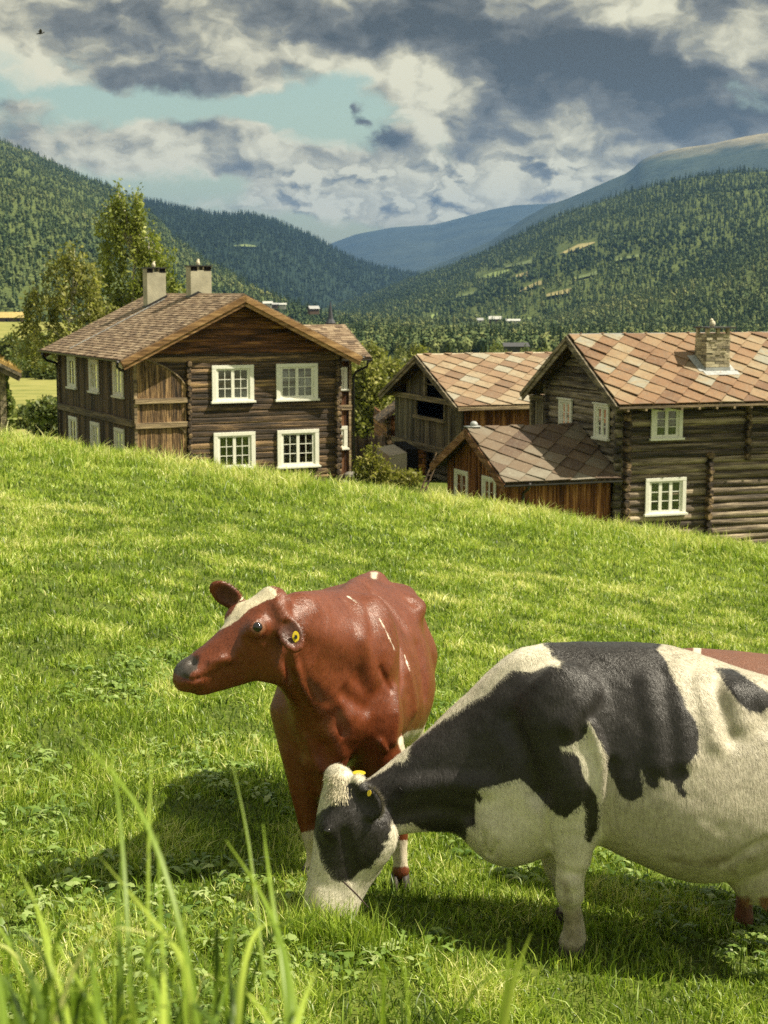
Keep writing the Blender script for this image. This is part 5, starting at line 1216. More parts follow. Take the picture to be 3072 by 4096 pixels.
# ------------------------------------------------------------------ cattle: one continuous skin grown from a distance field
class Field:
    def __init__(s, lo, hi, h):
        s.lo = np.array(lo, float); s.h = h; s.n = np.ceil((np.array(hi) - s.lo) / h).astype(int) + 1
        s.ax = [(s.lo[i] + h * np.arange(s.n[i])).astype(np.float32) for i in range(3)]
        s.F = np.full(s.n, .6, np.float32)
    def box(s, lo, hi, pad):
        i0 = np.clip(np.floor((np.array(lo) - pad - s.lo) / s.h).astype(int), 0, s.n - 1); i1 = np.clip(np.ceil((np.array(hi) + pad - s.lo) / s.h).astype(int) + 1, 1, s.n)
        sl = tuple(slice(a, b) for a, b in zip(i0, i1))
        return sl, s.ax[0][sl[0]][:, None, None], s.ax[1][sl[1]][None, :, None], s.ax[2][sl[2]][None, None, :]
    def put(s, sl, d, k, sub=False):
        f = s.F[sl]
        if sub: d = -d; h = np.clip(.5 - .5 * (f - d) / k, 0, 1); s.F[sl] = f + (d - f) * h + k * h * (1 - h)
        else: h = np.clip(.5 + .5 * (f - d) / k, 0, 1); s.F[sl] = f + (d - f) * h - k * h * (1 - h)
    def chain(s, pts, k=.05, sub=False):
        """tapered tube through (x, y, z, r) points"""
        pts = [np.array(p, float) for p in pts]; D = None
        lo = np.min([p[:3] - p[3] for p in pts], 0); hi = np.max([p[:3] + p[3] for p in pts], 0)
        sl, X, Y, Z = s.box(lo, hi, k + .06)
        for a, b in zip(pts[:-1], pts[1:]):
            ab = b[:3] - a[:3]; L = max(1e-9, ab @ ab)
            t = np.clip(((X - a[0]) * ab[0] + (Y - a[1]) * ab[1] + (Z - a[2]) * ab[2]) / L, 0, 1)
            d = np.sqrt((X - a[0] - t * ab[0]) ** 2 + (Y - a[1] - t * ab[1]) ** 2 + (Z - a[2] - t * ab[2]) ** 2) - (a[3] + t * (b[3] - a[3]))
            D = d if D is None else np.minimum(D, d)
        s.put(sl, D.astype(np.float32), k, sub)
    def ell(s, c, r, M=None, k=.05, sub=False):
        c = np.array(c, float); r = np.array(r, float); m = r.max(); sl, X, Y, Z = s.box(c - m, c + m, k + .06)
        M = np.eye(3) if M is None else np.array(M)
        q = [(X - c[0]) * M[i][0] + (Y - c[1]) * M[i][1] + (Z - c[2]) * M[i][2] for i in range(3)]
        k0 = np.sqrt(sum((q[i] / r[i]) ** 2 for i in range(3))); k1 = np.sqrt(sum((q[i] / r[i] ** 2) ** 2 for i in range(3))) + 1e-9
        s.put(sl, (k0 * (k0 - 1) / k1).astype(np.float32), k, sub)
    def sections(s, O, A, B, C, tab, k=.05, egg=.15, ex=2.3):
        """swept body: tab rows are (along A, top on B, bottom on B, half width on C, centre on C)"""
        tab = np.array(tab, float); O = np.array(O, float); A, B, C = np.array(A), np.array(B), np.array(C)
        cor = [O + A * r[0] + B * b + C * (r[4] + w) for r in tab for b in (r[1], r[2]) for w in (-r[3], r[3])]
        sl, X, Y, Z = s.box(np.min(cor, 0), np.max(cor, 0), k + .05)
        x, y, z = X - O[0], Y - O[1], Z - O[2]
        t = x * A[0] + y * A[1] + z * A[2]; b = x * B[0] + y * B[1] + z * B[2]; c = x * C[0] + y * C[1] + z * C[2]
        # smooth interpolation of the table
        ts = np.linspace(tab[0, 0], tab[-1, 0], 400); cols = []
        for j in range(1, 5):
            v = np.interp(ts, tab[:, 0], tab[:, j]); w = int(max(3, 400 * .035)) | 1; pad = np.pad(v, w // 2, mode='edge'); v = np.convolve(pad, np.ones(w) / w, 'valid'); cols.append(v)
        tp, bt, hw, cc = [np.interp(t, ts, q).astype(np.float32) for q in cols]
        bc = (tp + bt) / 2; hh = np.maximum((tp - bt) / 2, .004); q = (b - bc) / hh; w = np.maximum(hw * (1 - egg * np.clip(q, -1, 1)), .004)
        e = np.abs((c - cc) / w); k0 = (np.abs(q) ** ex + e ** ex) ** (1 / ex)
        g = np.sqrt((q / hh) ** 2 + (e / w) ** 2) + 1e-6; d = (k0 - 1) * np.maximum(k0, .2) / g
        over = np.maximum(np.maximum(tab[0, 0] - t, t - tab[-1, 0]), 0)
        d = np.where(over > 0, np.maximum(d, over), d)
        s.put(sl, d.astype(np.float32), k)
    def noise(s, amp, freq, seed=0, oct=3):
        sl, X, Y, Z = s.box(s.lo, s.lo + s.h * s.n, 0)
        # evaluated only near the skin
        m = np.abs(s.F) < .05; idx = np.argwhere(m); p = s.lo + idx * s.h
        s.F[m] += (amp * fbm(p * freq, oct, seed)).astype(np.float32)
    def sample(s, p):
        q = (np.asarray(p) - s.lo) / s.h; i = np.clip(np.floor(q).astype(int), 0, s.n - 2); f = q - i; r = 0
        for dx in (0, 1):
            for dy in (0, 1):
                for dz in (0, 1):
                    w = (f[..., 0] if dx else 1 - f[..., 0]) * (f[..., 1] if dy else 1 - f[..., 1]) * (f[..., 2] if dz else 1 - f[..., 2])
                    r = r + w * s.F[i[..., 0] + dx, i[..., 1] + dy, i[..., 2] + dz]
        return r
    def grad(s, p):
        e = s.h * .8; return np.stack([(s.sample(p + np.eye(3)[i] * e) - s.sample(p - np.eye(3)[i] * e)) / (2 * e) for i in range(3)], -1)
    def hit(s, u, v):
        """where the line of sight through a measured position meets the skin"""
        Y = np.linspace(s.ax[1][0], s.ax[1][-1], 700); p = np.array([P(u, v, y) for y in Y])
        ok = np.all((p > s.lo) & (p < s.lo + s.h * (s.n - 1)), axis=1); f = np.where(ok, s.sample(np.clip(p, s.lo, s.lo + s.h * (s.n - 1.01))), 1)
        i = np.argmax(f < 0)
        if f[i] >= 0: i = np.argmin(f)
        return p[i]
    def bump(s, u, v, r, out, k=.04, sub=False):
        p = s.hit(u, v); g = s.grad(p); g /= np.linalg.norm(g) + 1e-9; c = p + g * ((out - r) if not sub else (r - out)); s.ell(c, (r, r, r), None, k, sub)
    def ridge(s, pts, r, out, k=.03, sub=False):
        ch = []
        for q in pts:
            p = s.hit(q[0], q[1]); g = s.grad(p); g /= np.linalg.norm(g) + 1e-9; rr_ = q[2] if len(q) > 2 else r
            ch.append(np.append(p + g * ((out - rr_) if not sub else (rr_ - out)), rr_))
        s.chain(ch, k, sub)
    def skin(s, smooth=2):
        F = s.F; S = F < 0
        c = [(i, j, k) for i in (0, 1) for j in (0, 1) for k in (0, 1)]; n = s.n - 1
        cnt = sum(S[i:n[0] + i, j:n[1] + j, k:n[2] + k].astype(np.int8) for i, j, k in c); act = (cnt > 0) & (cnt < 8)
        idx = np.argwhere(act); vid = np.full(n, -1, np.int64); vid[act] = np.arange(len(idx))
        acc = np.zeros((len(idx), 3)); num = np.zeros(len(idx))
        for a in c:
            for ax in range(3):
                if a[ax]: continue
                b = list(a); b[ax] = 1
                fa = F[idx[:, 0] + a[0], idx[:, 1] + a[1], idx[:, 2] + a[2]]; fb = F[idx[:, 0] + b[0], idx[:, 1] + b[1], idx[:, 2] + b[2]]; m = (fa < 0) != (fb < 0)
                t = np.where(m, fa / np.where(m, fa - fb, 1), 0); q = np.repeat(np.array(a, float)[None], len(idx), 0); q[:, ax] += t
                acc[m] += q[m]; num[m] += 1
        V = s.lo + (idx + acc / num[:, None]) * s.h; Q = []
        for ax in range(3):
            sl0 = [slice(None)] * 3; sl1 = [slice(None)] * 3; sl0[ax] = slice(0, -1); sl1[ax] = slice(1, None)
            ch = S[tuple(sl0)] != S[tuple(sl1)]; e = np.argwhere(ch); o1, o2 = (ax + 1) % 3, (ax + 2) % 3
            e = e[(e[:, o1] > 0) & (e[:, o2] > 0) & (e[:, o1] < n[o1]) & (e[:, o2] < n[o2])]
            def cell(d1, d2):
                q = e.copy(); q[:, o1] -= d1; q[:, o2] -= d2; return vid[q[:, 0], q[:, 1], q[:, 2]]
            f = np.stack([cell(1, 1), cell(0, 1), cell(0, 0), cell(1, 0)], -1); fl = ~S[e[:, 0], e[:, 1], e[:, 2]]; f[fl] = f[fl][:, ::-1]; Q.append(f)
        Q = np.concatenate(Q); Q = Q[(Q >= 0).all(1)]
        for _ in range(smooth):       # even the vertices out, then pull them back on the surface
            A_ = np.zeros_like(V); N_ = np.zeros(len(V))
            for i in range(4):
                np.add.at(A_, Q[:, i], V[Q[:, (i + 1) % 4]]); np.add.at(N_, Q[:, i], 1); np.add.at(A_, Q[:, (i + 1) % 4], V[Q[:, i]]); np.add.at(N_, Q[:, (i + 1) % 4], 1)
            V = V * .4 + A_ / np.maximum(N_, 1)[:, None] * .6
            V = np.clip(V, s.lo + s.h, s.lo + s.h * (s.n - 2)); g = s.grad(V); V = V - g * (s.sample(V) / ((g * g).sum(1) + 1e-6))[:, None] * .8
        return V, Q

def poly_sd(u, v, poly):
    """signed distance (positive inside) to a closed outline"""
    poly = np.array(poly, float); d = np.full(len(u), 1e9); ins = np.zeros(len(u), bool)
    for a, b in zip(poly, np.roll(poly, -1, 0)):
        e = b - a; t = np.clip(((u - a[0]) * e[0] + (v - a[1]) * e[1]) / (e @ e + 1e-9), 0, 1)
        d = np.minimum(d, (u - a[0] - t * e[0]) ** 2 + (v - a[1] - t * e[1]) ** 2)
        cr = ((a[1] > v) != (b[1] > v)) & (u < (b[0] - a[0]) * (v - a[1]) / (b[1] - a[1] + 1e-12) + a[0]); ins ^= cr
    return np.where(ins, 1, -1) * np.sqrt(d)
def line_d(u, v, pl):
    d = np.full(len(u), 1e9); pl = np.array(pl, float)
    for a, b in zip(pl[:-1], pl[1:]):
        e = b - a; t = np.clip(((u - a[0]) * e[0] + (v - a[1]) * e[1]) / (e @ e + 1e-9), 0, 1); d = np.minimum(d, np.hypot(u - a[0] - t * e[0], v - a[1] - t * e[1]))
    return d
RV = np.array([1., 0, 0]); UV = np.array([0, math.sin(PITCH), math.cos(PITCH)]); FV = np.array([0, math.cos(PITCH), -math.sin(PITCH)])
def pr(u, v, Y, r): return np.append(P(u, v, Y), r)
def unit(a): return a / np.linalg.norm(a)
def ear(F, b, t, nrm, w, th=.019, cup=.016, k=.02, rim=.72):
    b, t = np.array(b), np.array(t); a = t - b; L = np.linalg.norm(a); a /= L; n = np.array(nrm, float); n = unit(n - a * (n @ a)); c = np.cross(a, n)
    M = [a, c, n]; m = b + a * L * .55
    F.chain([np.append(b - a * .03, .030), np.append(b + a * L * .25, .026)], .03)
    F.ell(m, (L * .5, w, th), M, k); F.ell(m + a * L * .02 + n * (th * .95), (L * .5 * rim, w * rim, cup), M, .012, True)
    return m, a, c, n

# ---------------- coat materials
def coat(name, cols, attr_specs, rough=.5, hair=1.0, sheen=.25, spec=.35, flow=(1, 1, .16)):
    """cols[0] is the base; every spec (attribute, colour, edge noise) lays a patch over it where the attribute is positive"""
    m, t = mat(name); pos = t.add('ShaderNodeTexCoord').outputs['Object']
    hairv = t.vm('MULTIPLY', pos, flow)
    nh = t.noise(hairv, 85, 5, .72, .5).outputs[0]; nm = t.noise(pos, 34, 4, .6).outputs[0]; nl = t.noise(pos, 5, 4, .55).outputs[0]
    def tone(c, a=.30):
        k = t.m('MULTIPLY_ADD', nh, .45, t.m('MULTIPLY_ADD', nl, .35, t.m('MULTIPLY', nm, .2)))
        return t.ramp(k, [(.32, tuple(q * (1 - a) for q in c)), (.5, c), (.68, tuple(min(1, q * (1 + a)) for q in c))])
    c = tone(cols[0]); edge = t.noise(hairv, 150, 4, .7).outputs[0]; edge2 = t.noise(pos, 30, 3, .6).outputs[0]
    for (an, cc, ne, soft) in attr_specs:
        a = t.m('ADD', t.attr(an).outputs['Fac'], t.m('ADD', t.m('MULTIPLY_ADD', edge, ne * 2, -ne), t.m('MULTIPLY_ADD', edge2, ne * .8, -ne * .4)))
        c = t.mix(t.mrange(a, -soft, soft, 0, 1, True), c, tone(cc))
    t.put(t.b.inputs['Base Color'], c); t.b.inputs['Roughness'].default_value = rough; t.b.inputs['Specular IOR Level'].default_value = spec
    t.b.inputs['Sheen Weight'].default_value = sheen; t.b.inputs['Sheen Roughness'].default_value = .4
    n1 = t.bump(t.m('MULTIPLY_ADD', nm, .35, nh), .55 * hair, .012); t.put(t.b.inputs['Normal'], n1)
    t.put(t.b.inputs['Roughness'], t.mrange(nl, .3, .7, rough - .08, rough + .1))
    return m
M_EYE = simple('dark_eye', (.010,.008,.009), .08, .8, var=.1); M_TAG = simple('yellow_ear_tag_plastic', (.62,.46,.02), .45, .4, var=.05); M_HOOF = simple('dark_hoof', (.035,.028,.024), .6, .3, var=.4, scale=20)
M_TAGB = simple('ear_tag_stud', (.02,.02,.02), .5, .3)

def finish(F, name, material, parent, spec, smooth=2):
    V, Q = F.skin(smooth); u, v = PROJ(V); g = F.grad(V); g /= np.linalg.norm(g, axis=1)[:, None] + 1e-9
    at = {k: ('FLOAT', 'POINT', fn(u, v, V, g)) for k, fn in spec.items()}
    o = mesh_np(name, V - np.array(parent.location), Q, material, parent, True, at); return o
def fur(F, o, parent, n, flow, L=(.012, .026), w=.0019, lift=.22, seed=1, near=.75):
    """short hairs lying along the coat, rooted on the skin and coloured by the patches they grow from"""
    r = np.random.default_rng(seed); me = o.data; nv = len(me.vertices); V = np.empty(nv * 3, np.float32); me.vertices.foreach_get('co', V); V = V.reshape(-1, 3).astype(float) + np.array(parent.location)
    g0 = F.grad(V); g0 /= np.linalg.norm(g0, axis=1)[:, None] + 1e-9; wgt = np.where((g0 * -FV).sum(1) > -.15, near, 1 - near) + 1e-3
    k = r.choice(nv, n, p=wgt / wgt.sum()); p = V[k] + r.normal(0, F.h * .45, (n, 3)); g = F.grad(p); gl = np.linalg.norm(g, axis=1); p = p - g * (F.sample(p) / (gl * gl + 1e-6))[:, None]; g /= gl[:, None] + 1e-9
    f = flow(p) + r.normal(0, .15, (n, 3)) + .5 * np.stack([fbm(p * 9, 2, 3), fbm(p * 9 + 9, 2, 4), fbm(p * 9 - 7, 2, 5)], -1); t = f - g * (f * g).sum(1)[:, None]; t /= np.linalg.norm(t, axis=1)[:, None] + 1e-9
    d = t + g * (lift * r.uniform(.4, 1.5, n))[:, None]; d /= np.linalg.norm(d, axis=1)[:, None]; s_ = np.cross(t, g); ln = r.uniform(L[0], L[1], n)[:, None]; ww = (w * r.uniform(.7, 1.3, n) / 2)[:, None]
    b = p - g * .001; X = np.stack([b - s_ * ww, b + s_ * ww, b + d * ln], 1).reshape(-1, 3) - np.array(parent.location); at = {}
    for a in me.attributes:
        if a.data_type == 'FLOAT' and a.domain == 'POINT':
            q = np.empty(nv, np.float32); a.data.foreach_get('value', q); at[a.name] = ('FLOAT', 'POINT', np.repeat(q[k], 3))
    h = mesh_np('hair', X, np.arange(n * 3).reshape(-1, 3), me.materials[0], parent, False, at); h['kind'] = 'stuff'; return h
def disc(parent, name, c, n, r, th, mtl, asp=1.0, up=(0, 0, 1)):
    n = Vector(n).normalized(); x = Vector(up).cross(n).normalized(); y = n.cross(x); mb = MB(); c = Vector(c) - Vector(parent.location)
    mb.prism([c + (x * math.cos(t_) * r + y * math.sin(t_) * r * asp) for t_ in [2 * math.pi * k / 16 for k in range(16)]], n * th); return mb.build(name, mtl, parent)
def eyeball(F, parent, u, v, r, sink):
    p = F.hit(u, v); g = unit(F.grad(p)); c = p - g * sink; mb = MB(); mb.ball(tuple(c - np.array(parent.location)), r, 16, 12); return mb.build('eye', M_EYE, parent, smooth=True)
def hoof(parent, u, v, Y, r=.055, ln=.09, yaw=0.0):
    p = P(u, v, Y); z = float(ground(p[0], Y)); root = Vector((p[0], Y, z)) - Vector(parent.location); mb = MB(); ca, sa = math.cos(yaw), math.sin(yaw)
    for s_ in (-1, 1):
        ids = []
        for (zz, sc_, off) in ((-.01, 1.0, .012), (.03, .95, .006), (.075, .78, -.004)):
            ids.append(mb.vadd([root + Vector(((r * 1.15 * math.cos(t_) * sc_ + off) * ca - (s_ * r * .45 + r * .5 * math.sin(t_) * sc_) * sa, (r * 1.15 * math.cos(t_) * sc_ + off) * sa + (s_ * r * .45 + r * .5 * math.sin(t_) * sc_) * ca, zz)) for t_ in [2 * math.pi * k / 12 for k in range(12)]]))
        for a, b in zip(ids[:-1], ids[1:]):
            for k in range(12): mb.f.append((a + k, a + (k+1) % 12, b + (k+1) % 12, b + k)); mb.a.append(.5)
        mb.f.append(tuple(ids[-1] + k for k in range(12))); mb.a.append(.5)
    return mb.build('hoof', M_HOOF, parent, smooth=True)

# ================================================================== the black and white cow
fb0 = P(1236, 2055, 6.9); BC = empty('black_and_white_cow', (fb0[0], 6.9, float(ground(fb0[0], 6.9)))); tag(BC, 'black and white cow grazing with its head down in the grass', 'cow', 'cows on the pasture')
YC = 7.14
F = Field((-.42, 6.45, -3.15), (2.30, 7.75, -1.40), .0105)
def row(u, t, b, w, off=0.0, Y=YC):
    p, q = P(u, t, Y), P(u, b, Y); return (p[0], p[2], q[2], w, Y + off)
X_, Z_, Y_ = np.array([1., 0, 0]), np.array([0, 0, 1.]), np.array([0, 1., 0]); O0 = np.zeros(3)
body = [(968,1590,1770,.06),(1000,1530,1800,.13),(1040,1476,1842,.19),(1085,1428,1862,.235),(1130,1402,1858,.265),(1200,1390,1832,.295),(1290,1388,1810,.33),(1350,1389,1838,.365),(1400,1391,1860,.39),(1450,1397,1878,.405),(1500,1409,1888,.41),(1560,1431,1884,.405),(1620,1453,1868,.40),(1700,1476,1830,.37),(1770,1494,1790,.33),(1830,1515,1740,.25),(1875,1545,1690,.12)]
F.sections(O0, X_, Z_, Y_, [row(u, t, b, w) for u, t, b, w in body], .05, .24, 2.25)
neck = [(790,1672,1772,.07),(815,1656,1790,.085),(850,1629,1790,.098),(900,1592,1787,.115),(950,1550,1786,.135),(1000,1503,1790,.16),(1060,1452,1795,.19),(1120,1416,1780,.22),(1180,1402,1740,.22)]
F.sections(O0, X_, Z_, Y_, [row(u, t, b, w, -.10 * (1 - min(1, max(0, (u - 790) / 260)))) for u, t, b, w in neck], .06, .15, 2.1)
# head hanging down
hs = 6.98 / 3510; hp = P(712, 1668, 6.98); a_ = unit(-.198 * RV - .980 * UV - .05 * FV); b_ = -.98 * RV + .198 * UV + .10 * FV * -1; b_ = unit(b_ - a_ * (a_ @ b_)); c_ = np.cross(a_, b_); c_ = c_ if c_ @ FV > 0 else -c_
head = [(-10,-22,-42,.045),(6,-3,-72,.082),(40,7,-108,.105),(75,8,-145,.118),(100,8,-172,.122),(140,7,-172,.112),(194,2,-158,.094),(239,1,-136,.084),(262,2,-128,.086),(288,0,-124,.085),(310,-4,-120,.076),(328,-14,-110,.05)]
F.sections(hp, a_, b_, c_, [(x * hs, t * hs, bt * hs, w, 0) for x, t, bt, w in head], .045, -.22, 2.3)
for s_ in (-1, 1):
    F.ell(hp + a_ * .225 - b_ * .045 + c_ * s_ * .088, (.05, .04, .035), [a_, b_, c_], .04)     # brow over the eye
F.ell(hp + a_ * .25 - b_ * .25 - c_ * .05, (.12, .09, .06), [a_, b_, c_], .05)                # cheek
F.ell(hp + a_ * .01 - b_ * .03, (.05, .05, .07), [a_, b_, c_], .04)                            # poll
# legs
F.chain([pr(1195,1560,6.98,.15), pr(1225,1680,6.95,.145), pr(1240,1770,6.92,.112), pr(1238,1850,6.90,.080), pr(1233,1885,6.90,.060)], .05)
F.chain([pr(1233,1880,6.90,.060), pr(1231,1908,6.89,.064), pr(1230,1930,6.89,.063), pr(1233,1955,6.90,.043), pr(1237,1990,6.90,.037), pr(1237,2012,6.90,.045), pr(1234,2034,6.90,.054)], .018)
F.chain([pr(1246,1960,6.93,.020), pr(1252,2005,6.94,.022), pr(1254,2026,6.94,.024)], .02)
F.chain([pr(1190,1700,7.32,.12), pr(1192,1800,7.36,.085), pr(1205,1870,7.38,.068), pr(1222,1912,7.38,.055), pr(1226,1950,7.38,.038), pr(1224,1985,7.38,.036), pr(1222,2004,7.38,.046)], .05)
for Yh, dx in ((6.93, 0), (7.38, 22)):
    F.chain([pr(1790+dx,1580,Yh+.04,.16), pr(1780+dx,1700,Yh+.03,.15), pr(1770+dx,1800,Yh,.10), pr(1792+dx,1880,Yh,.062), pr(1782+dx,1960,Yh,.046), pr(1774+dx,2030,Yh,.054)], .07)
# shoulder blade, upper arm, hip bones, udder
F.ell(P(1215,1560,6.93), (.17, .10, .26), None, .09); F.ell(P(1240,1690,6.88), (.115, .085, .15), None, .06); F.ell(P(1085,1780,7.06), (.16, .17, .15), None, .07)
F.ell(P(1612,1505,6.97), (.11, .07, .07), None, .12)
F.ell(P(1655,1868,7.08), (.20, .20, .15), None, .045); F.ell(P(1640,1895,6.98), (.12, .10, .12), None, .05)
for (u, v, Y) in ((1608, 1918, 6.95), (1651, 1925, 6.93), (1640, 1915, 7.2)):
    F.chain([pr(u, v, Y, .020), pr(u + 1, v + 20, Y, .016), pr(u + 1, v + 34, Y, .012)], .02)
F.noise(.007, 7.0, 3); F.noise(.0020, 26.0, 13)
# folds, grooves and ridges seen on its side
F.ridge([(1282,1490,.03),(1255,1525,.035),(1226,1566,.03)], .03, .014, .05)
F.ridge([(1274,1566,.016),(1292,1610,.02),(1305,1660,.022),(1302,1715,.02),(1290,1780,.016)], .02, .020, .035)
F.ridge([(1322,1650,.02),(1318,1720,.022),(1302,1785,.02)], .02, .012, .03, True)
F.ridge([(1165,1715,.012),(1178,1760,.014),(1185,1822,.012)], .012, .012, .028, True)
F.ridge([(1047,1800,.010),(1050,1845,.010)], .01, .010, .02, True); F.ridge([(1072,1822,.010),(1062,1850,.010)], .01, .008, .02, True)
F.ridge([(1515,1470,.03),(1532,1530,.035),(1550,1600,.03)], .03, .010, .07); F.ridge([(1540,1480,.03),(1556,1530,.03),(1575,1590,.03)], .03, .002, .07, True); F.ridge([(1580,1500,.03),(1596,1560,.03)], .03, .008, .07)
F.ridge([(1455,1450,.03),(1470,1540,.03),(1482,1640,.03)], .03, .008, .06); F.ridge([(1400,1470,.03),(1415,1560,.03),(1425,1650,.03)], .03, .006, .06)
F.ridge([(1655,1815,.016),(1610,1838,.016),(1566,1866,.014)], .016, .012, .03, True)
F.ridge([(880,1700,.02),(960,1690,.025),(1050,1700,.03)], .02, .012, .06); F.ridge([(870,1760,.02),(940,1745,.02),(1010,1760,.02)], .02, .008, .05, True)
F.ridge([(1100,1560,.03),(1140,1640,.03),(1160,1710,.03)], .03, .010, .06, True)
F.ridge([(742,1800,.012),(752,1850,.012),(760,1900,.012)], .012, .008, .03, True)   # cheek line
F.bump(706, 1796, .026, .006, .02)
F.ridge([(1238,1905,.03)] * 2, .03, .012, .03)
mE, aE, cE, nE = ear(F, P(778,1700,6.90), P(812,1768,6.84), (-.35, -1, .15), .060, .021, .018)
ear(F, P(752,1700,7.12), P(782,1682,7.26), (-.3, -1, .3), .035)
BLK = [(741.7,1692),(755,1692),(764,1690),(773,1696),(794.5,1684),(812,1676.6),(833.5,1663),(845,1654),(853,1648),(874.6,1645),(880,1635.6),(882,1618),(900,1598),(918,1586)]
q4 = lambda L: [(918 + .4466 * x, 1296 + .4466 * y) for x, y in L]
q3 = lambda L: [(626.5 + .19532 * x, 1598.5 + .19532 * y) for x, y in L]
BLK += q4([(90,580),(150,545),(230,490),(300,455),(350,400),(420,340),(520,350),(590,320),(650,325),(655,300),(610,270),(600,235),(575,222),(560,190),(600,100),(1120,100),(1150,205),(1120,240),(1170,300),(1190,370),(1240,460),(1260,520),(1300,570),(1325,640),(1320,740),(1265,800),(1280,850),(1240,895),(1265,940),(1255,960),(1220,930),(1195,880),(1130,855),(1130,900),(1110,915),(1070,890),(1045,815),(1035,820),(1055,890),(1050,950),(1000,975),(950,955),(910,870),(880,810),(875,750),(850,690),(815,630),(790,585),(785,640),(760,670),(700,705),(650,710),(660,730),(720,735),(745,770),(765,850),(830,950),(840,1020),(835,1100),(800,1175),(770,1160),(775,1080),(770,1000),(755,965),(760,990),(730,1010),(680,1055),(640,1040),(580,985),(500,900),(460,865),(400,880),(300,905),(250,920),(280,960),(265,990),(245,960),(245,1000),(240,1090),(200,1105),(195,1160),(60,1160),(0,1110)])
BLK += q3([(1450,990),(1340,920),(1250,935),(1090,940),(1135,990),(1085,1040),(1110,1110),(1060,1130),(1020,1150),(1050,1180),(1000,1280),(930,1340),(900,1430),(800,1440),(760,1470),(690,1540),(590,1580),(480,1560),(380,1430),(345,1350),(310,1200),(275,1080),(240,980),(240,880),(330,800),(470,700),(530,650),(580,560)])
q5 = lambda L: [(1389 + .29287 * x, 1350 + .29287 * y) for x, y in L]
HIP = q5([(520,315),(640,320),(700,345),(922,500),(1300,720),(1300,900),(1000,640),(922,610),(870,650),(780,630),(700,570),(650,500),(600,430),(560,360)])
def bw_black(u, v, V, g):
    d = np.maximum(poly_sd(u, v, BLK), poly_sd(u, v, HIP))
    far = V[:, 1] > YC + .06                                                   # far side: its own plain black shoulder
    d2 = 60 - np.hypot((u - 1080) * .7, (v - 1560)); d = np.where(far & (g[:, 1] > .3), np.maximum(d2, np.where(u < 1000, 30, d)), d)
    e = mE - V; inear = (np.abs((V - mE) @ nE) < .05) & (np.linalg.norm(V - mE, axis=1) < .08)
    rimd = ((V - mE) @ cE * (1 if cE[0] > 0 else -1)); d = np.where(inear, 12, d)
    return d / 10
def bw_mud(u, v, V, g):
    return np.maximum.reduce([poly_sd(u, v, q5([(390,1740),(480,1690),(580,1680),(680,1690),(640,1760),(500,1790),(400,1800)])), poly_sd(u, v, q5([(620,1760),(700,1790),(720,1900),(660,1850),(600,1800)])), poly_sd(u, v, q5([(740,1700),(860,1690),(830,1760),(760,1740)])), poly_sd(u, v, [(1206,1960),(1268,1950),(1266,2050),(1206,2050)]) - 8, poly_sd(u, v, [(1420,1835),(1500,1850),(1530,1880),(1440,1868)]) - 4,
        poly_sd(u, v, [(1212,1905),(1222,1900),(1232,1945),(1222,1952)]), 2055 - 12 - 0 * u - np.abs(v - 2100) if False else (v - 2035) * (u < 1300) - 0.0]) / 10
def bw_teat(u, v, V, g): return np.where((np.minimum(np.abs(u - 1608), np.abs(u - 1652)) < 13), v - 1936, -60) / 10
m_bw = coat('black_and_white_coat', [(.60,.555,.44)], [('mud', (.27,.23,.165), .9, 1.2), ('black', (.021,.018,.0175), .62, .22), ('teat', (.20,.085,.055), .2, .3)], .42, .75, .08, .45)
body_o = finish(F, 'body', m_bw, BC, {'black': bw_black, 'mud': bw_mud, 'teat': bw_teat})
fur(F, body_o, BC, 230000, lambda p: np.where((p[:, 0:1] < P(850,1700,6.98)[0]), -a_ * .8 + np.array([.5, 0, -.1]), np.array([.55, 0, -.8])), L=(.015, .032), w=.0016, lift=.13, seed=3)
eyeball(F, BC, 706, 1797, .020, .013)
tp = F.hit(797, 1706); disc(BC, 'ear_tag', tp + np.array([.002, -.012, -.012]), (-.5, -1, .4), .009, .004, M_TAG, 1.5)
disc(BC, 'ear_tag', P(776, 1670, 7.2), (-.1, -1, .9), .030, .004, M_TAG, .4)
for (u, v, Y) in ((1236, 2055, 6.9), (1224, 2015, 7.38), (1774, 2040, 6.93), (1796, 2020, 7.38)): hoof(BC, u, v, Y, .055, .09, math.pi)
# curly forelock between the ears
r = np.random.default_rng(3); V_, F_ = [], []
for k in range(420):
    u, v = r.normal(724, 13), r.uniform(1664, 1718)
    p = F.hit(u + 4, v + 6); g = unit(F.grad(p)); d = np.array([r.normal(-.1, .35), r.normal(0, .3), -1.]); d = unit(unit(d - g * (d @ g)) + g * .32); L = r.uniform(.014, .034); s_ = unit(np.cross(d, g + .01)) * .0008; cur = unit(np.cross(d, s_)) * r.normal(0, .006)
    pts_ = [p - g * .003, p + d * L * .4 + cur, p + d * L * .75 + cur * .3 - Z_ * .004, p + d * L - cur - Z_ * .012]; i = len(V_)
    for q in pts_: V_ += [q - s_, q + s_]
    F_ += [(i + 2*j, i + 2*j + 1, i + 2*j + 3, i + 2*j + 2) for j in range(3)]
mesh_np('forelock', np.array(V_) - np.array(BC.location), np.array(F_), simple('cream_hair', (.52,.46,.33), .6, .3, var=.35, scale=60), BC)
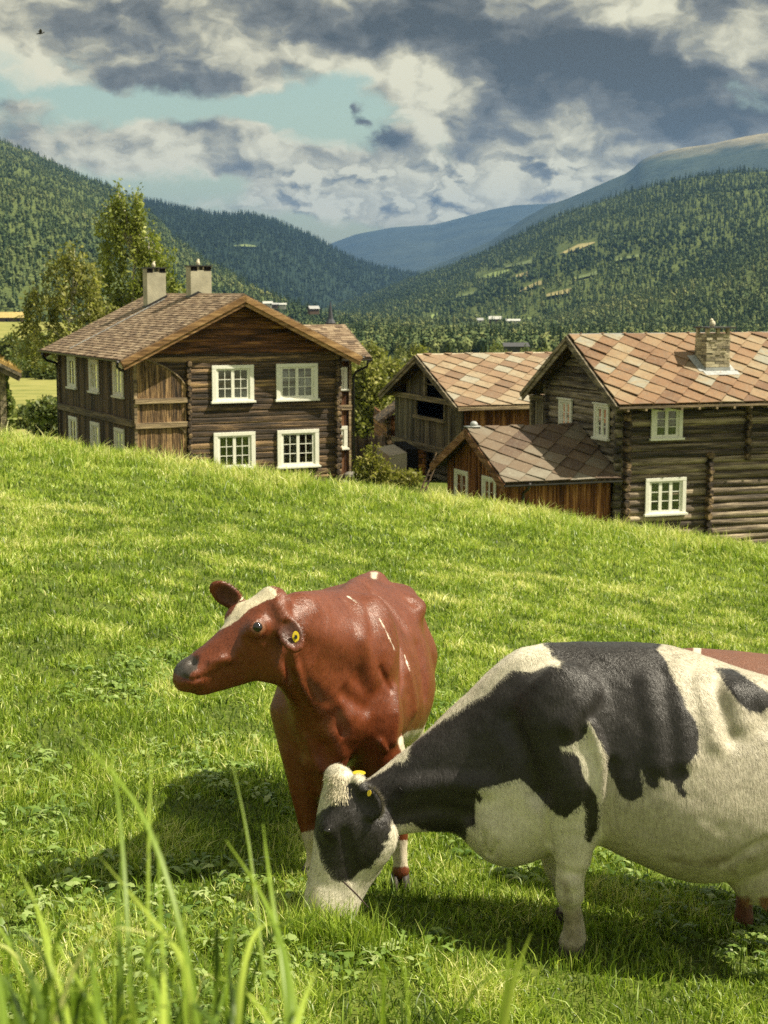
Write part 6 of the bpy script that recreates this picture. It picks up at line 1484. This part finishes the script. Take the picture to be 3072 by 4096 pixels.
# fringe of pale hair round the near ear
V_, F_ = [], []
for k in range(560):
    a = r.uniform(-1.2, 1.4); p = mE + aE * .068 * math.sin(a) + cE * (1 if cE[0] > 0 else -1) * .056 * math.cos(a); d = unit(aE * math.sin(a) * .8 + cE * (1 if cE[0] > 0 else -1) * math.cos(a) + nE * r.normal(.2, .3)); L = r.uniform(.012, .030); s_ = unit(np.cross(d, nE)) * .0010; i = len(V_)
    V_ += [p - s_, p + s_, p + d * L]; F_.append((i, i + 1, i + 2))
mesh_np('ear_fringe', np.array(V_) - np.array(BC.location), np.array(F_), simple('grey_brown_hair', (.24,.205,.16), .6, .3, var=.3, scale=60), BC)

# ================================================================== the red cow
fr0 = P(674, 1890, 7.5); RC = empty('red_cow', (fr0[0], 7.5, float(ground(fr0[0], 7.5)))); tag(RC, 'glossy red brown cow with a white blaze looking left over the pasture', 'cow', 'cows on the pasture')
F = Field((-1.10, 6.55, -3.15), (.42, 9.50, -1.22), .0112)
A_ = unit(np.array([.113, 1, 0])); C_ = np.array([A_[1], -A_[0], 0]); O_ = np.array([-.257, 7.4, 0])
def rrow(Y, v, hb, w, cx=0.0):
    t = (Y - 7.4) / A_[1]; x = O_[0] + A_[0] * t; u = 830 + x * 3510 / Y; zt = P(u, v, Y)[2]; return (t, zt, float(ground(x, Y)) + hb, w, cx)
F.sections(O_, A_, Z_, C_, [rrow(7.32,1470,.80,.10), rrow(7.45,1372,.62,.19), rrow(7.6,1322,.56,.235), rrow(7.75,1303,.53,.26), rrow(8.0,1284,.50,.30), rrow(8.25,1272,.46,.355), rrow(8.5,1262,.45,.39), rrow(8.75,1254,.50,.375), rrow(8.95,1248,.58,.30), rrow(9.12,1246,.70,.21), rrow(9.28,1262,.85,.10)], .06, .22, 2.2)
# hips, rump, tail root
F.ell(P(884,1312,8.70), (.09,.13,.06), None, .12); F.ell(P(700,1305,8.74), (.09,.13,.06), None, .12); F.ell(P(872,1360,8.98), (.12,.2,.25), None, .1); F.ell(P(735,1370,8.98), (.12,.2,.25), None, .1)
F.ell(P(812,1256,9.12), (.045,.09,.045), None, .06); F.chain([pr(810,1258,9.2,.035), pr(812,1330,9.36,.03), pr(812,1500,9.36,.022), pr(810,1600,9.34,.04)], .03)
# spine
F.chain([pr(735,1312,7.75,.05), pr(752,1290,8.0,.045), pr(772,1268,8.4,.045), pr(790,1259,8.75,.045), pr(806,1256,9.05,.045)], .07)
# neck
F.chain([pr(738,1400,7.62,.235), pr(700,1392,7.38,.195), pr(655,1372,7.18,.150), pr(622,1352,7.06,.115)], .08)
F.chain([pr(716,1530,7.45,.20), pr(672,1470,7.26,.135), pr(632,1440,7.10,.11), pr(604,1430,7.02,.10)], .07)
F.chain([pr(706,1560,7.42,.16), pr(700,1630,7.40,.115), pr(702,1690,7.42,.075)], .06)
F.chain([pr(648,1318,7.12,.075), pr(690,1318,7.4,.09), pr(735,1322,7.7,.10)], .08)      # crest
# shoulders and forelegs
F.ell(P(800,1420,7.62), (.13,.20,.30), None, .09); F.ell(P(812,1545,7.55), (.13,.15,.17), None, .07); F.ell(P(652,1500,7.64), (.12,.18,.26), None, .09)
F.chain([pr(634,1535,7.56,.11), pr(646,1610,7.52,.10), pr(660,1700,7.50,.076), pr(668,1772,7.50,.056), pr(675,1802,7.49,.050), pr(677,1835,7.5,.034), pr(677,1858,7.5,.033), pr(676,1874,7.5,.042), pr(675,1882,7.5,.042)], .05)
F.chain([pr(800,1570,7.56,.14), pr(828,1650,7.56,.12), pr(846,1730,7.58,.085), pr(856,1796,7.58,.055), pr(862,1840,7.58,.036), pr(865,1866,7.58,.035), pr(865,1880,7.58,.043)], .05)
for (u, dx) in ((735, 0), (868, 0)):
    F.chain([pr(u,1420,8.95,.20), pr(u,1540,8.85,.15), pr(u+4,1630,9.05,.08), pr(u+4,1660,9.12,.06), pr(u+4,1730,9.02,.042), pr(u+4,1756,9.0,.05)], .07)
# udder glimpsed between the legs
F.ell(P(800,1620,8.7), (.17,.18,.14), None, .05)
# head: three quarter view, turned left
ph, th = R(17), R(36)
a_ = unit(math.cos(ph) * (-.815 * RV - .579 * UV) - math.sin(ph) * FV); b0 = math.cos(th) * (-.579 * RV + .815 * UV) - math.sin(th) * FV; b_ = unit(b0 - a_ * (b0 @ a_)); c_ = np.cross(a_, b_); c_ = c_ if c_ @ FV < 0 else -c_
hp = P(590, 1284, 7.0)
hd = [(-.035,-.03,-.09,.05),(0,.008,-.165,.088),(.05,.018,-.26,.108),(.11,.016,-.315,.118),(.17,.006,-.335,.112),(.23,-.006,-.322,.098),(.30,-.018,-.295,.085),(.37,-.026,-.265,.077),(.43,-.030,-.240,.076),(.475,-.032,-.212,.079),(.515,-.042,-.172,.074),(.545,-.055,-.148,.058),(.568,-.08,-.125,.03)]
F.sections(hp, a_, b_, c_, [(x, t, bt, w, 0) for x, t, bt, w in hd], .045, -.26, 2.35)
L3 = [a_, b_, c_]; hl = lambda x, y, z: hp + a_ * x + b_ * y + c_ * z
for s_ in (-1, 1):
    F.ell(hl(.165, -.035, s_ * .092), (.055,.040,.034), L3, .035); F.ell(hl(.14, -.235, s_ * .066), (.115,.085,.044), L3, .05)     # brow, jaw muscle
    F.ell(hl(.30, -.085, s_ * .058), (.11,.022,.022), L3, .04)                                                             # cheek bone
    F.ell(hl(.495, -.085, s_ * .040), (.036,.036,.032), L3, .03)                                                            # nostril wing
F.ell(hl(.0, -.012, 0), (.045,.035,.07), L3, .04); F.ell(hl(.46, -.17, 0), (.06,.03,.055), L3, .03)
F.noise(.006, 8.0, 5); F.noise(.0022, 26.0, 15)
# details measured on the visible side
F.bump(415, 1428, .026, .022, .014, True)
F.ridge([(392,1462,.006),(415,1470,.006),(445,1462,.007),(470,1452,.008),(500,1437,.008)], .007, .007, .012, True); F.ridge([(455,1430,.012),(480,1424,.014),(503,1428,.012)], .012, .006, .02)
F.bump(557, 1354, .034, .006, .02); F.ridge([(539,1358,.006),(545,1344,.007),(558,1337,.008),(571,1343,.007),(575,1356,.006)], .007, .008, .008); F.ridge([(541,1362,.006),(550,1371,.006),(562,1372,.006),(572,1365,.006)], .006, .005, .008); F.ridge([(536,1374,.007),(552,1386,.008),(572,1382,.007)], .007, .005, .012, True)
F.ridge([(606,1340,.008),(610,1362,.008),(607,1385,.008)], .008, .006, .016, True); F.ridge([(598,1330,.008),(600,1352,.008)], .008, .004, .016, True)
F.ridge([(633,1400,.016),(641,1445,.018),(655,1480,.018),(681,1526,.016)], .016, .010, .03); F.ridge([(649,1425,.016),(660,1470,.016),(684,1510,.014)], .016, .007, .03, True); F.ridge([(620,1430,.014),(632,1480,.014),(650,1520,.014)], .014, .007, .03, True)
F.bump(694, 1534, .035, .009, .03); F.bump(706, 1582, .045, .012, .04); F.bump(744, 1555, .045, .014, .03); F.ridge([(727,1540,.016),(735,1562,.018),(742,1582,.016)], .016, .007, .025, True)
F.ridge([(664,1590,.012),(676,1630,.013),(690,1664,.011)], .012, .012, .022); F.ridge([(718,1590,.022),(738,1630,.024),(752,1668,.02)], .022, .010, .035); F.ridge([(700,1610,.014),(704,1650,.014)], .014, .007, .03, True)
F.ridge([(769,1312,.03),(782,1380,.035),(798,1470,.035)], .03, .012, .06); pass
F.ridge([(822,1445,.012),(833,1470,.014),(846,1492,.010)], .012, .007, .02, True)
F.ridge([(863,1395,.014),(868,1470,.016),(866,1600,.016)], .014, .010, .025, True); F.ridge([(852,1490,.02),(856,1540,.02),(850,1600,.018)], .02, .010, .03)
F.bump(890, 1300, .035, .008, .04, True); F.ridge([(810,1285,.03),(840,1310,.04),(870,1350,.04)], .03, .006, .05, True); F.ridge([(745,1500,.02),(790,1530,.02)], .02, .008, .05, True)
F.ridge([(820,1600,.012),(832,1618,.010)], .012, .016, .02); F.ridge([(880,1450,.03),(895,1530,.03)], .03, .006, .06); F.ridge([(905,1400,.03),(920,1500,.03)], .03, .006, .06, True)
me1, ae1, ce1, ne1 = ear(F, P(608,1326,6.93), P(644,1406,6.87), (.3, -1, .1), .058, .018, .016)
me2, ae2, ce2, ne2 = ear(F, P(527,1314,7.16), P(458,1262,7.13), (-.1, -1, .0), .054, .016, .013)
q1 = lambda L: [(356.4 + .20834 * x, 1220.5 + .20834 * y) for x, y in L]
BLZ = q1([(520,655),(560,600),(640,555),(700,490),(735,420),(790,345),(870,285),(940,225),(1010,205),(1080,215),(1140,255),(1160,310),(1130,345),(1060,362),(950,420),(880,452),(800,530),(740,580),(650,640),(560,675)])
MUZ = q1([(60,940),(150,880),(210,925),(290,935),(345,990),(335,1080),(270,1120),(240,1190),(150,1150),(60,1100)])
def r_blaze(u, v, V, g): return np.where((V - hp) @ b_ > -.06, poly_sd(u, v, BLZ), -40) / 10
def r_muz(u, v, V, g): return np.where((V - hp) @ a_ > .40, poly_sd(u, v, MUZ), -40) / 10
pe = F.hit(557, 1354)
def r_eye(u, v, V, g): d = np.hypot((u - 557) * .85, (v - 1356)); return np.where(np.linalg.norm(V - pe, axis=1) < .09, 13 - d, -40) / 10
def r_scar(u, v, V, g): return np.where(g[:, 1] < .3, 1.1 + .9 * np.sin(v * .35) * np.sin(v * .13 + 1) - np.minimum.reduce([line_d(u, v, [(751,1288),(769,1301)]), line_d(u, v, [(816,1330),(832,1360),(852,1402)]), line_d(u, v, [(873,1413),(879,1432),(885,1451)])]), -9) / 10
def r_white(u, v, V, g):
    return np.maximum.reduce([poly_sd(u, v, [(915,1570),(935,1540),(940,1560),(925,1600)]), poly_sd(u, v, [(858,1596),(880,1580),(930,1570),(930,1640),(870,1640)]), poly_sd(u, v, [(640,1802),(700,1786),(712,1900),(640,1900)]), poly_sd(u, v, [(820,1815),(900,1815),(900,1872),(820,1872)]), poly_sd(u, v, [(800,1236),(816,1236),(812,1250),(802,1250)])]) / 10
def r_ear(u, v, V, g):
    d = np.full(len(u), -4.)
    for m_, n_ in ((me1, ne1), (me2, ne2)): d = np.maximum(d, np.where(((V - m_) @ n_ < .022), .052 - np.linalg.norm(V - m_, axis=1), -.04) * 40)
    return d
m_rc = coat('red_coat', [(.135,.0325,.0105)], [('ear', (.075,.026,.016), .5, .8), ('eye_ring', (.22,.095,.048), .2, .5), ('white', (.55,.48,.36), .5, .2), ('scar', (.62,.55,.45), .03, .06), ('blaze', (.60,.53,.38), .40, .14), ('muzzle', (.062,.052,.045), .25, .35)], .36, .62, .0, .5)
red_o = finish(F, 'body', m_rc, RC, {'ear': r_ear, 'eye_ring': r_eye, 'white': r_white, 'scar': r_scar, 'blaze': r_blaze, 'muzzle': r_muz})
fur(F, red_o, RC, 210000, lambda p: np.where(((p - hp) @ a_ > -.02)[:, None] & (p[:, 1:2] < 7.25), -a_ + 0 * p, np.array([.25, .45, -.85])), L=(.009, .020), w=.0017, lift=.16, seed=4)
eyeball(F, RC, 557, 1354, .0230, .0110)
tp = F.hit(639, 1374); disc(RC, 'ear_tag', tp + np.array([.0, -.012, .0]), (.3, -1, .1), .0155, .004, M_TAG, 1.6); disc(RC, 'ear_tag_stud', tp + np.array([.0015, -.0185, .0]), (.3, -1, .1), .006, .003, M_TAGB, 1.6)
for (u, v, Y) in ((674, 1890, 7.5), (864, 1893, 7.58), (739, 1760, 9.0), (872, 1760, 9.0)): hoof(RC, u, v, Y, .052, .09, -math.pi / 2)

# ================================================================== a third cow, almost hidden
t0 = P(1640, 1402, 7.9); TC = empty('brown_cow', (t0[0], 7.9, float(ground(t0[0], 7.9)))); tag(TC, 'red brown cow of which only the back shows behind the black and white one', 'cow', 'cows on the pasture')
F = Field((1.15, 7.35, -3.35), (3.75, 8.45, -1.5), .02); YT = 7.9
def trow(u, t, hb, w): p = P(u, t, YT); return (p[0], p[2], float(ground(p[0], YT)) + hb, w, YT)
F.sections(O0, X_, Z_, Y_, [trow(1415,1440,1.0,.06), trow(1440,1408,.85,.15), trow(1490,1402,.62,.24), trow(1560,1405,.55,.30), trow(1660,1416,.50,.35), trow(1780,1425,.48,.38), trow(1900,1430,.5,.36), trow(2010,1432,.55,.28), trow(2080,1440,.6,.22), trow(2120,1470,.8,.12)], .06, .2, 2.2)
for u in (1622, 2020):
    for yy in (7.75, 8.06):
        x = P(u, 1500, yy)[0]; z = float(ground(x, yy)); F.chain([(x, yy, z + .9, .14), (x, yy, z + .62, .10), (x + .02, yy, z + .40, .055), (x, yy, z + .2, .038), (x, yy, z + .03, .05)], .06)
x = P(2090, 1500, YT)[0]; z = float(ground(x, YT)); F.chain([(x, YT, z + 1.1, .2), (x + .32, YT, z + 1.22, .13), (x + .5, YT, z + 1.3, .12), (x + .72, YT, z + 1.1, .09), (x + .86, YT, z + .98, .07)], .06)
F.noise(.008, 6, 9)
def t_white(u, v, V, g): return np.maximum(poly_sd(u, v, q5([(370,150),(430,150),(425,260),(372,240)])), poly_sd(u, v, q5([(740,345),(830,350),(830,372),(790,375),(745,362)]))) / 10
finish(F, 'body', coat('brown_coat', [(.135,.050,.026)], [('white', (.56,.50,.38), .5, .2)], .5, 1, .1), TC, {'white': t_white}, 1)
# ------------------------------------------------------------------ pasture grass
m_gr, t = mat('grass')
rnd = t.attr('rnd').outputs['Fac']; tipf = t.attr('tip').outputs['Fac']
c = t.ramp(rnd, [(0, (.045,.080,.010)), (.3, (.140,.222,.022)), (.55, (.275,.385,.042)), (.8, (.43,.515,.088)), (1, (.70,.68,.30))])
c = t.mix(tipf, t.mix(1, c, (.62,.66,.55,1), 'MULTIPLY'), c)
t.put(t.b.inputs['Base Color'], c); t.b.inputs['Roughness'].default_value = .42; t.b.inputs['Specular IOR Level'].default_value = .35
tl = t.add('ShaderNodeBsdfTranslucent'); t.put(tl.inputs['Color'], t.mix(1, c, (1.3, 1.35, .75, 1), 'MULTIPLY'))
mx = t.add('ShaderNodeMixShader'); mx.inputs[0].default_value = .34
t.l.new(t.b.outputs[0], mx.inputs[1]); t.l.new(tl.outputs[0], mx.inputs[2]); t.l.new(mx.outputs[0], t.o.inputs[0]); M_GRASS = m_gr

def blades(n, y0, y1, h0, h1, w0, w1, r, seed, slope=.31, pad=.9, clump=.6, bank=False, bias=0.0):
    y = np.sqrt(r.uniform(y0 ** 2, y1 ** 2, n)); x = r.uniform(-1, 1, n) * (y * slope + pad)
    c1 = fbm(np.stack([x * 2.6, y * 1.9, x * 0], -1), 4, seed); c2 = fbm(np.stack([x * .35, y * .22, x * 0], -1), 3, seed + 5)
    keep = r.random(n) < np.clip(.74 + clump * c1 * 2.8, .30 if y1 < 15 else .12, 1); x, y, c1, c2 = x[keep], y[keep], c1[keep], c2[keep]; n = len(x)
    z = ground(x, y) - .008
    h = r.uniform(h0, h1, n) * (1 + .75 * np.clip(c1 + .15, -.4, 1)) * r.choice([.6, 1, 1, 1.35], n)
    w = r.uniform(w0, w1, n)
    if bank:
        e = np.exp(-((y - 37.5 + .6 * c2) / 3.2) ** 2); h = h * (1 + 1.5 * e * (1 + .8 * c1)); 
    a = r.random(n) * 6.283; f = r.random(n) * 6.283; lean = h * np.clip(np.abs(r.normal(.55, .5, n)), .05, 1.9); ca, sa = np.cos(a), np.sin(a); cf, sf = np.cos(f) * w / 2, np.sin(f) * w / 2
    B = np.stack([x, y, z], -1); Mi = B + np.stack([ca * lean * .38, sa * lean * .38, h * .58], -1); T = B + np.stack([ca * lean * 1.1, sa * lean * 1.1, h * np.maximum(.25, 1 - .32 * lean / h)], -1); Mi[:, 2] -= .10 * lean
    S = np.stack([cf, sf, cf * 0], -1)
    V = np.stack([B - S, B + S, Mi + S * .8, Mi - S * .8, T], 1).reshape(-1, 3); k = np.arange(n)[:, None] * 5
    col = np.clip(r.normal(.50 + bias, .22, n) + .26 * c2 + .68 * c1 + (.34 * (r.random(n) < .10)), 0, 1)
    if bank: col = np.clip(col + .10 * e - .12 * (1 - e), 0, 1)
    return V, [k + np.array([[0, 1, 2, 3]]), k + np.array([[3, 2, 4]])], np.repeat(col, 5), np.tile([0, 0, .75, .75, 1], n)
def grass_obj(name, label, parts):
    VV, F4, F3, A1, A2, off = [], [], [], [], [], 0
    for V, (q, t3), c, tp in parts:
        VV.append(V); F4.append(q + off); F3.append(t3 + off); A1.append(c); A2.append(tp); off += len(V)
    o = mesh_np(name, np.concatenate(VV), [np.concatenate(F4), np.concatenate(F3)], M_GRASS, None, True, {'rnd': ('FLOAT', 'POINT', np.concatenate(A1)), 'tip': ('FLOAT', 'POINT', np.concatenate(A2))})
    tag(o, label, 'grass', kind='stuff'); return o
r = np.random.default_rng(21)
grass_obj('grass', 'short sunlit pasture grass around and beyond the cows', [
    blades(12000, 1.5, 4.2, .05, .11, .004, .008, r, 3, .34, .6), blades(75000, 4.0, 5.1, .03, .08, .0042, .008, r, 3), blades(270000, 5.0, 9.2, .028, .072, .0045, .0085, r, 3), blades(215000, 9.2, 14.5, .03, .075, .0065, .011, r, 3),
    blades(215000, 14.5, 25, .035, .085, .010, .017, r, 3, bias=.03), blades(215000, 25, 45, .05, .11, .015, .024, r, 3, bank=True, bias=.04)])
# longer tussocks scattered through it
def tussocks(m, y0, y1, per, h0, h1, w, r, bias):
    y = np.sqrt(r.uniform(y0 ** 2, y1 ** 2, m)); x = r.uniform(-1, 1, m) * (y * .27 + .3); n = m * per
    s_ = np.repeat(r.uniform(.04, .14, m), per) * (1 + .03 * np.repeat(y, per)); bx = np.repeat(x, per) + r.normal(0, 1, n) * s_; by = np.repeat(y, per) + r.normal(0, 1, n) * s_
    z = ground(bx, by) - .01; h = r.uniform(h0, h1, n) * np.repeat(r.uniform(.7, 1.3, m), per); a = r.random(n) * 6.283; lean = h * np.abs(r.normal(.5, .3, n)); f = r.random(n) * 6.283; ww = w * r.uniform(.7, 1.3, n) / 2
    B = np.stack([bx, by, z], -1); ca, sa = np.cos(a), np.sin(a); Mi = B + np.stack([ca * lean * .35, sa * lean * .35, h * .6], -1); T = B + np.stack([ca * lean * 1.15, sa * lean * 1.15, h * .85], -1)
    S = np.stack([np.cos(f) * ww, np.sin(f) * ww, f * 0], -1); V = np.stack([B - S, B + S, Mi + S * .8, Mi - S * .8, T], 1).reshape(-1, 3); k = np.arange(n)[:, None] * 5
    col = np.clip(np.repeat(r.normal(.42 + bias, .12, m), per) + r.normal(0, .12, n), 0, 1)
    return V, [k + np.array([[0, 1, 2, 3]]), k + np.array([[3, 2, 4]])], np.repeat(col, 5), np.tile([0, 0, .7, .7, 1], n)
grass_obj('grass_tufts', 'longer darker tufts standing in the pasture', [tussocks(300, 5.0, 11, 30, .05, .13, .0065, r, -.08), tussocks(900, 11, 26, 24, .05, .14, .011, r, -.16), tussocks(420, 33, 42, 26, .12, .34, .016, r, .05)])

# broad leaved weeds lying in the turf
m_wd = leaf_mat('weed_leaves', (.07,.13,.025), (.18,.27,.055), (.38,.45,.19), .3, .38)
r = np.random.default_rng(8); VV, FF, CC, off = [], [], [], 0
for k in range(3300):
    y = math.sqrt(r.uniform(5.0 ** 2, 13.0 ** 2)); x = r.uniform(-1, 1) * (y * .27 + .2)
    if fbm(np.array([[x * 1.1, y * .9, 3.3]]), 2, 14)[0] < -.10: continue
    nl = r.integers(3, 8); z = float(ground(x, y)); cc = r.normal(.5, .22)
    for j in range(nl):
        a = r.random() * 6.28; L = r.uniform(.035, .10); W_ = L * r.uniform(.3, .55); el_ = r.uniform(.1, .8); d = np.array([math.cos(a) * math.cos(el_), math.sin(a) * math.cos(el_), math.sin(el_)]); s_ = np.array([-math.sin(a), math.cos(a), 0]); s_ = s_ + np.array([0, 0, r.normal(0, .3)])
        b = np.array([x + r.normal(0, .03), y + r.normal(0, .03), z + r.uniform(.02, .05)]); up = np.array([0, 0, 1.])
        prof = [(0, .10), (.25, .55), (.42, .40), (.55, .9), (.7, .6), (.82, .75), (1, .05)]; row_ = []
        for q, wq in prof: c0 = b + d * L * q + up * (-L * .55 * q * q); row_ += [c0 - s_ * W_ * wq * .5, c0 + s_ * W_ * wq * .5]
        VV += row_; FF += [(off + 2*i, off + 2*i + 1, off + 2*i + 3, off + 2*i + 2) for i in range(len(prof) - 1)]; CC += [float(np.clip(cc + r.normal(0, .12), 0, 1))] * (len(prof) - 1); off += len(row_)
o = mesh_np('weeds', np.array(VV), np.array(FF), m_wd, None, True, {'rnd': ('FLOAT', 'FACE', CC)}); tag(o, 'broad leaved weeds lying between the grass', 'weeds', kind='stuff')

# grass standing round the grazing muzzle and the hooves
r = np.random.default_rng(31); prt = []
for (u, v, Y, m, sx) in ((718, 1950, 6.60, 620, .15), (728, 1955, 6.72, 300, .14), (1236, 2060, 6.78, 150, .09), (676, 1890, 7.40, 130, .08), (865, 1895, 7.45, 120, .08), (1224, 2015, 7.28, 90, .08)):
    p = P(u, v, Y); x = p[0] + r.normal(0, sx, m); y = Y + r.normal(0, .05, m); z = ground(x, y) - .01; h = r.uniform(.09, .23, m) if m > 155 else r.uniform(.05, .13, m); a = r.random(m) * 6.28; lean = h * np.abs(r.normal(.4, .3, m)); f = r.random(m) * 6.28; w_ = r.uniform(.004, .007, m) / 2
    B = np.stack([x, y, z], -1); Mi = B + np.stack([np.cos(a) * lean * .4, np.sin(a) * lean * .4, h * .6], -1); T = B + np.stack([np.cos(a) * lean, np.sin(a) * lean, h * .9], -1); S = np.stack([np.cos(f) * w_, np.sin(f) * w_, f * 0], -1)
    prt.append((np.stack([B - S, B + S, Mi + S * .8, Mi - S * .8, T], 1).reshape(-1, 3), [np.arange(m)[:, None] * 5 + np.array([[0, 1, 2, 3]]), np.arange(m)[:, None] * 5 + np.array([[3, 2, 4]])], np.repeat(np.clip(r.normal(.5, .2, m), 0, 1), 5), np.tile([0, 0, .7, .7, 1], m)))
grass_obj('grass_tufts', 'grass standing round the grazing muzzle and the hooves', prt)

# tall grass close to the camera
def ribbon(ctrl, w, col, twist=0.0):
    """a long blade through (u, v, Y) points, first one at the root"""
    p = np.array([P(*c) for c in ctrl]); n = 14; ts_ = np.linspace(0, 1, n); k = np.linspace(0, 1, len(p))
    q = np.stack([np.interp(ts_, k, p[:, i]) for i in range(3)], -1)
    for _ in range(3): q[1:-1] = (q[:-2] + 2 * q[1:-1] + q[2:]) / 4
    tg = np.gradient(q, axis=0); tg /= np.linalg.norm(tg, axis=1)[:, None]; ang = twist + ts_ * twist * .6
    ref = np.stack([np.cos(ang), np.sin(ang), 0 * ang], -1); s_ = ref - tg * (ref * tg).sum(1)[:, None]; s_ /= np.linalg.norm(s_, axis=1)[:, None]
    ww = w / 2 * np.minimum(1, .55 + ts_ * 1.6) * (1 - ts_ ** 3.2); ww = np.maximum(ww, .0004)[:, None]; nb = np.cross(tg, s_) * ww * .35
    V = np.stack([q - s_ * ww + nb, q, q + s_ * ww + nb], 1).reshape(-1, 3)
    F = np.array([[3*i + j, 3*i + j + 1, 3*i + j + 4, 3*i + j + 3] for i in range(n - 1) for j in (0, 1)]); return V, F, np.full(len(V), col), np.repeat(.4 + .6 * ts_, 3)
BL = [  # measured long blades: points from low to tip, depth, width, tone
    ([(470,2330),(395,2010),(330,1775),(245,1660),(130,1562)], 1.50, .011, .52), ([(330,2330),(318,2000),(322,1760),(330,1580)], 1.6, .007, .75), ([(290,2300),(275,1950),(258,1740),(238,1610)], 1.55, .009, .45),
    ([(420,2200),(400,2060),(330,1990),(215,1850)], 1.45, .012, .93), ([(620,2400),(560,2060),(545,1840),(500,1640)], 1.7, .007, .6), ([(655,2420),(640,2150),(590,1960),(488,1815)], 1.55, .013, .62), ([(640,2350),(610,2100),(580,1880),(568,1780)], 1.6, .010, .55),
    ([(500,2330),(520,2080),(560,1975),(655,2010)], 1.5, .013, .9), ([(540,2330),(490,2120),(500,2030),(515,1950)], 1.55, .009, .12), ([(470,2330),(505,2150),(535,2060),(560,1980)], 1.55, .013, .08), ([(640,2420),(520,2260),(380,2130),(270,2050)], 1.35, .013, .15),
    ([(640,2380),(600,2230),(530,2120),(390,2090)], 1.5, .010, .86), ([(120,2400),(90,2160),(55,2080),(10,2010)], 1.4, .014, .2), ([(140,2400),(110,2060),(80,1950),(40,1880)], 1.5, .011, .8), ([(170,2380),(150,2180),(110,2080),(100,1960)], 1.5, .008, .85), ([(300,2420),(230,2200),(140,2080),(110,2000)], 1.45, .010, .75),
    ([(20,2420),(60,2250),(110,2210),(180,2206)], 1.3, .013, .88), ([(390,2420),(370,2280),(330,2090),(285,2000)], 1.4, .013, .5), ([(560,2420),(620,2290),(650,2170),(685,2090)], 1.35, .016, .85), ([(640,2450),(628,2150),(612,2030),(560,1930)], 1.45, .013, .42),
    ([(360,2420),(350,2240),(355,2130),(350,2030)], 1.35, .014, .9), ([(200,2420),(215,2260),(205,2120),(190,2030)], 1.4, .015, .35), ([(0,2420),(12,2240),(0,2120),(-30,2030)], 1.3, .016, .45), ([(300,2420),(310,2200),(365,2150),(455,2160)], 1.45, .008, .8), ([(420,2420),(440,2260),(470,2200),(490,2120)], 1.4, .014, .4),
    ([(260,2420),(262,2120),(252,1960),(262,1860)], 1.5, .010, .3), ([(390,2420),(350,2080),(345,1930),(340,1800)], 1.5, .009, .5), ([(420,2420),(400,2200),(395,2060),(400,1960)], 1.5, .008, .8), ([(90,2420),(70,2260),(40,2180),(15,2100)], 1.35, .014, .1), ([(520,2450),(590,2300),(660,2230),(700,2190)], 1.4, .010, .7)]
r = np.random.default_rng(4); parts = []
for ctrl, Y, w, col in BL:
    w *= .5; c = [(u, v, Y - .25 * (1 - i / (len(ctrl) - 1))) for i, (u, v) in enumerate(ctrl)]; p0 = P(*c[0]); g0 = float(ground(p0[0], p0[1]))
    # carry the root down to the turf
    d = P(*c[0]); root_v = c[0][1]
    while P(c[0][0], root_v, c[0][2])[2] > g0 and root_v < 4200: root_v += 30
    c = [(c[0][0], root_v, c[0][2])] + c; parts.append(ribbon(c, w, col * .8, r.uniform(-.5, .5)))
for k in range(150):
    u = r.uniform(-80, 520) if k < 142 else r.uniform(700, 1000); Y = r.uniform(1.2, 1.95); tipv = r.uniform(1960, 2200) + (70 if u > 600 else 0); du = r.normal(0, 110); drp = r.choice([0, 0, 40, 90])
    c = [(u, 3600, Y), (u + du * .15, 2600, Y), (u + du * .4, (tipv + 2400) / 2, Y), (u + du * .8, tipv, Y), (u + du * 1.35, tipv + drp, Y)]; parts.append(ribbon(c, r.uniform(.0028, .0065), float(np.clip(r.normal(.36, .26), .0, 1)), r.uniform(-1, 1)))
VV, FF, A1, A2, off = [], [], [], [], 0
for V, F_, c, tp in parts: VV.append(V); FF.append(F_ + off); A1.append(c); A2.append(tp); off += len(V)
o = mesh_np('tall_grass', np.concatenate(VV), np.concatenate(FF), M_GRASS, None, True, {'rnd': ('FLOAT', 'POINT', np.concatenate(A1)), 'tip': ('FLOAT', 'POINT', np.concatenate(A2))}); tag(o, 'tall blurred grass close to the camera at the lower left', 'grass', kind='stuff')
# one bright pair of blades below the grazing cow
gb = empty('grass_plant', (0, 0, 0)); p0 = P(1068, 3300, 1.5); z0 = float(ground(p0[0], 1.5)); gb.location = (p0[0], 1.5, z0); tag(gb, 'single bright yellow green grass plant with two blades below the grazing cow', 'grass plant')
for ctrl, w, col in (([(1065,3300),(1072,2400),(1085,2230),(1110,2110),(1148,2015)], .010, .72), ([(1062,3300),(1070,2400),(1085,2200),(1098,2120),(1100,2025)], .008, .6), ([(1060,3300),(1068,2500),(1078,2300),(1092,2180)], .010, .8)):
    V, F_, c, tp = ribbon([(u, v, 1.5) for u, v in ctrl], w, col, .2); mesh_np('blade', V - np.array(gb.location), F_, M_GRASS, gb, True, {'rnd': ('FLOAT', 'POINT', c), 'tip': ('FLOAT', 'POINT', tp)})
# a dry stalk in the grazing cow's mouth
sk = empty('dry_stalk', tuple(P(745, 1908, 6.78))); tag(sk, 'dark dry stalk poking from the mouth of the grazing cow', 'stalk'); mb = MB(); q = [Vector(P(u, v, 6.78)) - sk.location for u, v in ((742, 1905), (770, 1932), (795, 1960))]; mb.tube(q, [.004, .004, .003], 5); mb.build('stem', M_LEAF_DRY if 'M_LEAF_DRY' in globals() else simple('dry_stalk', (.06,.04,.035), .8), sk)
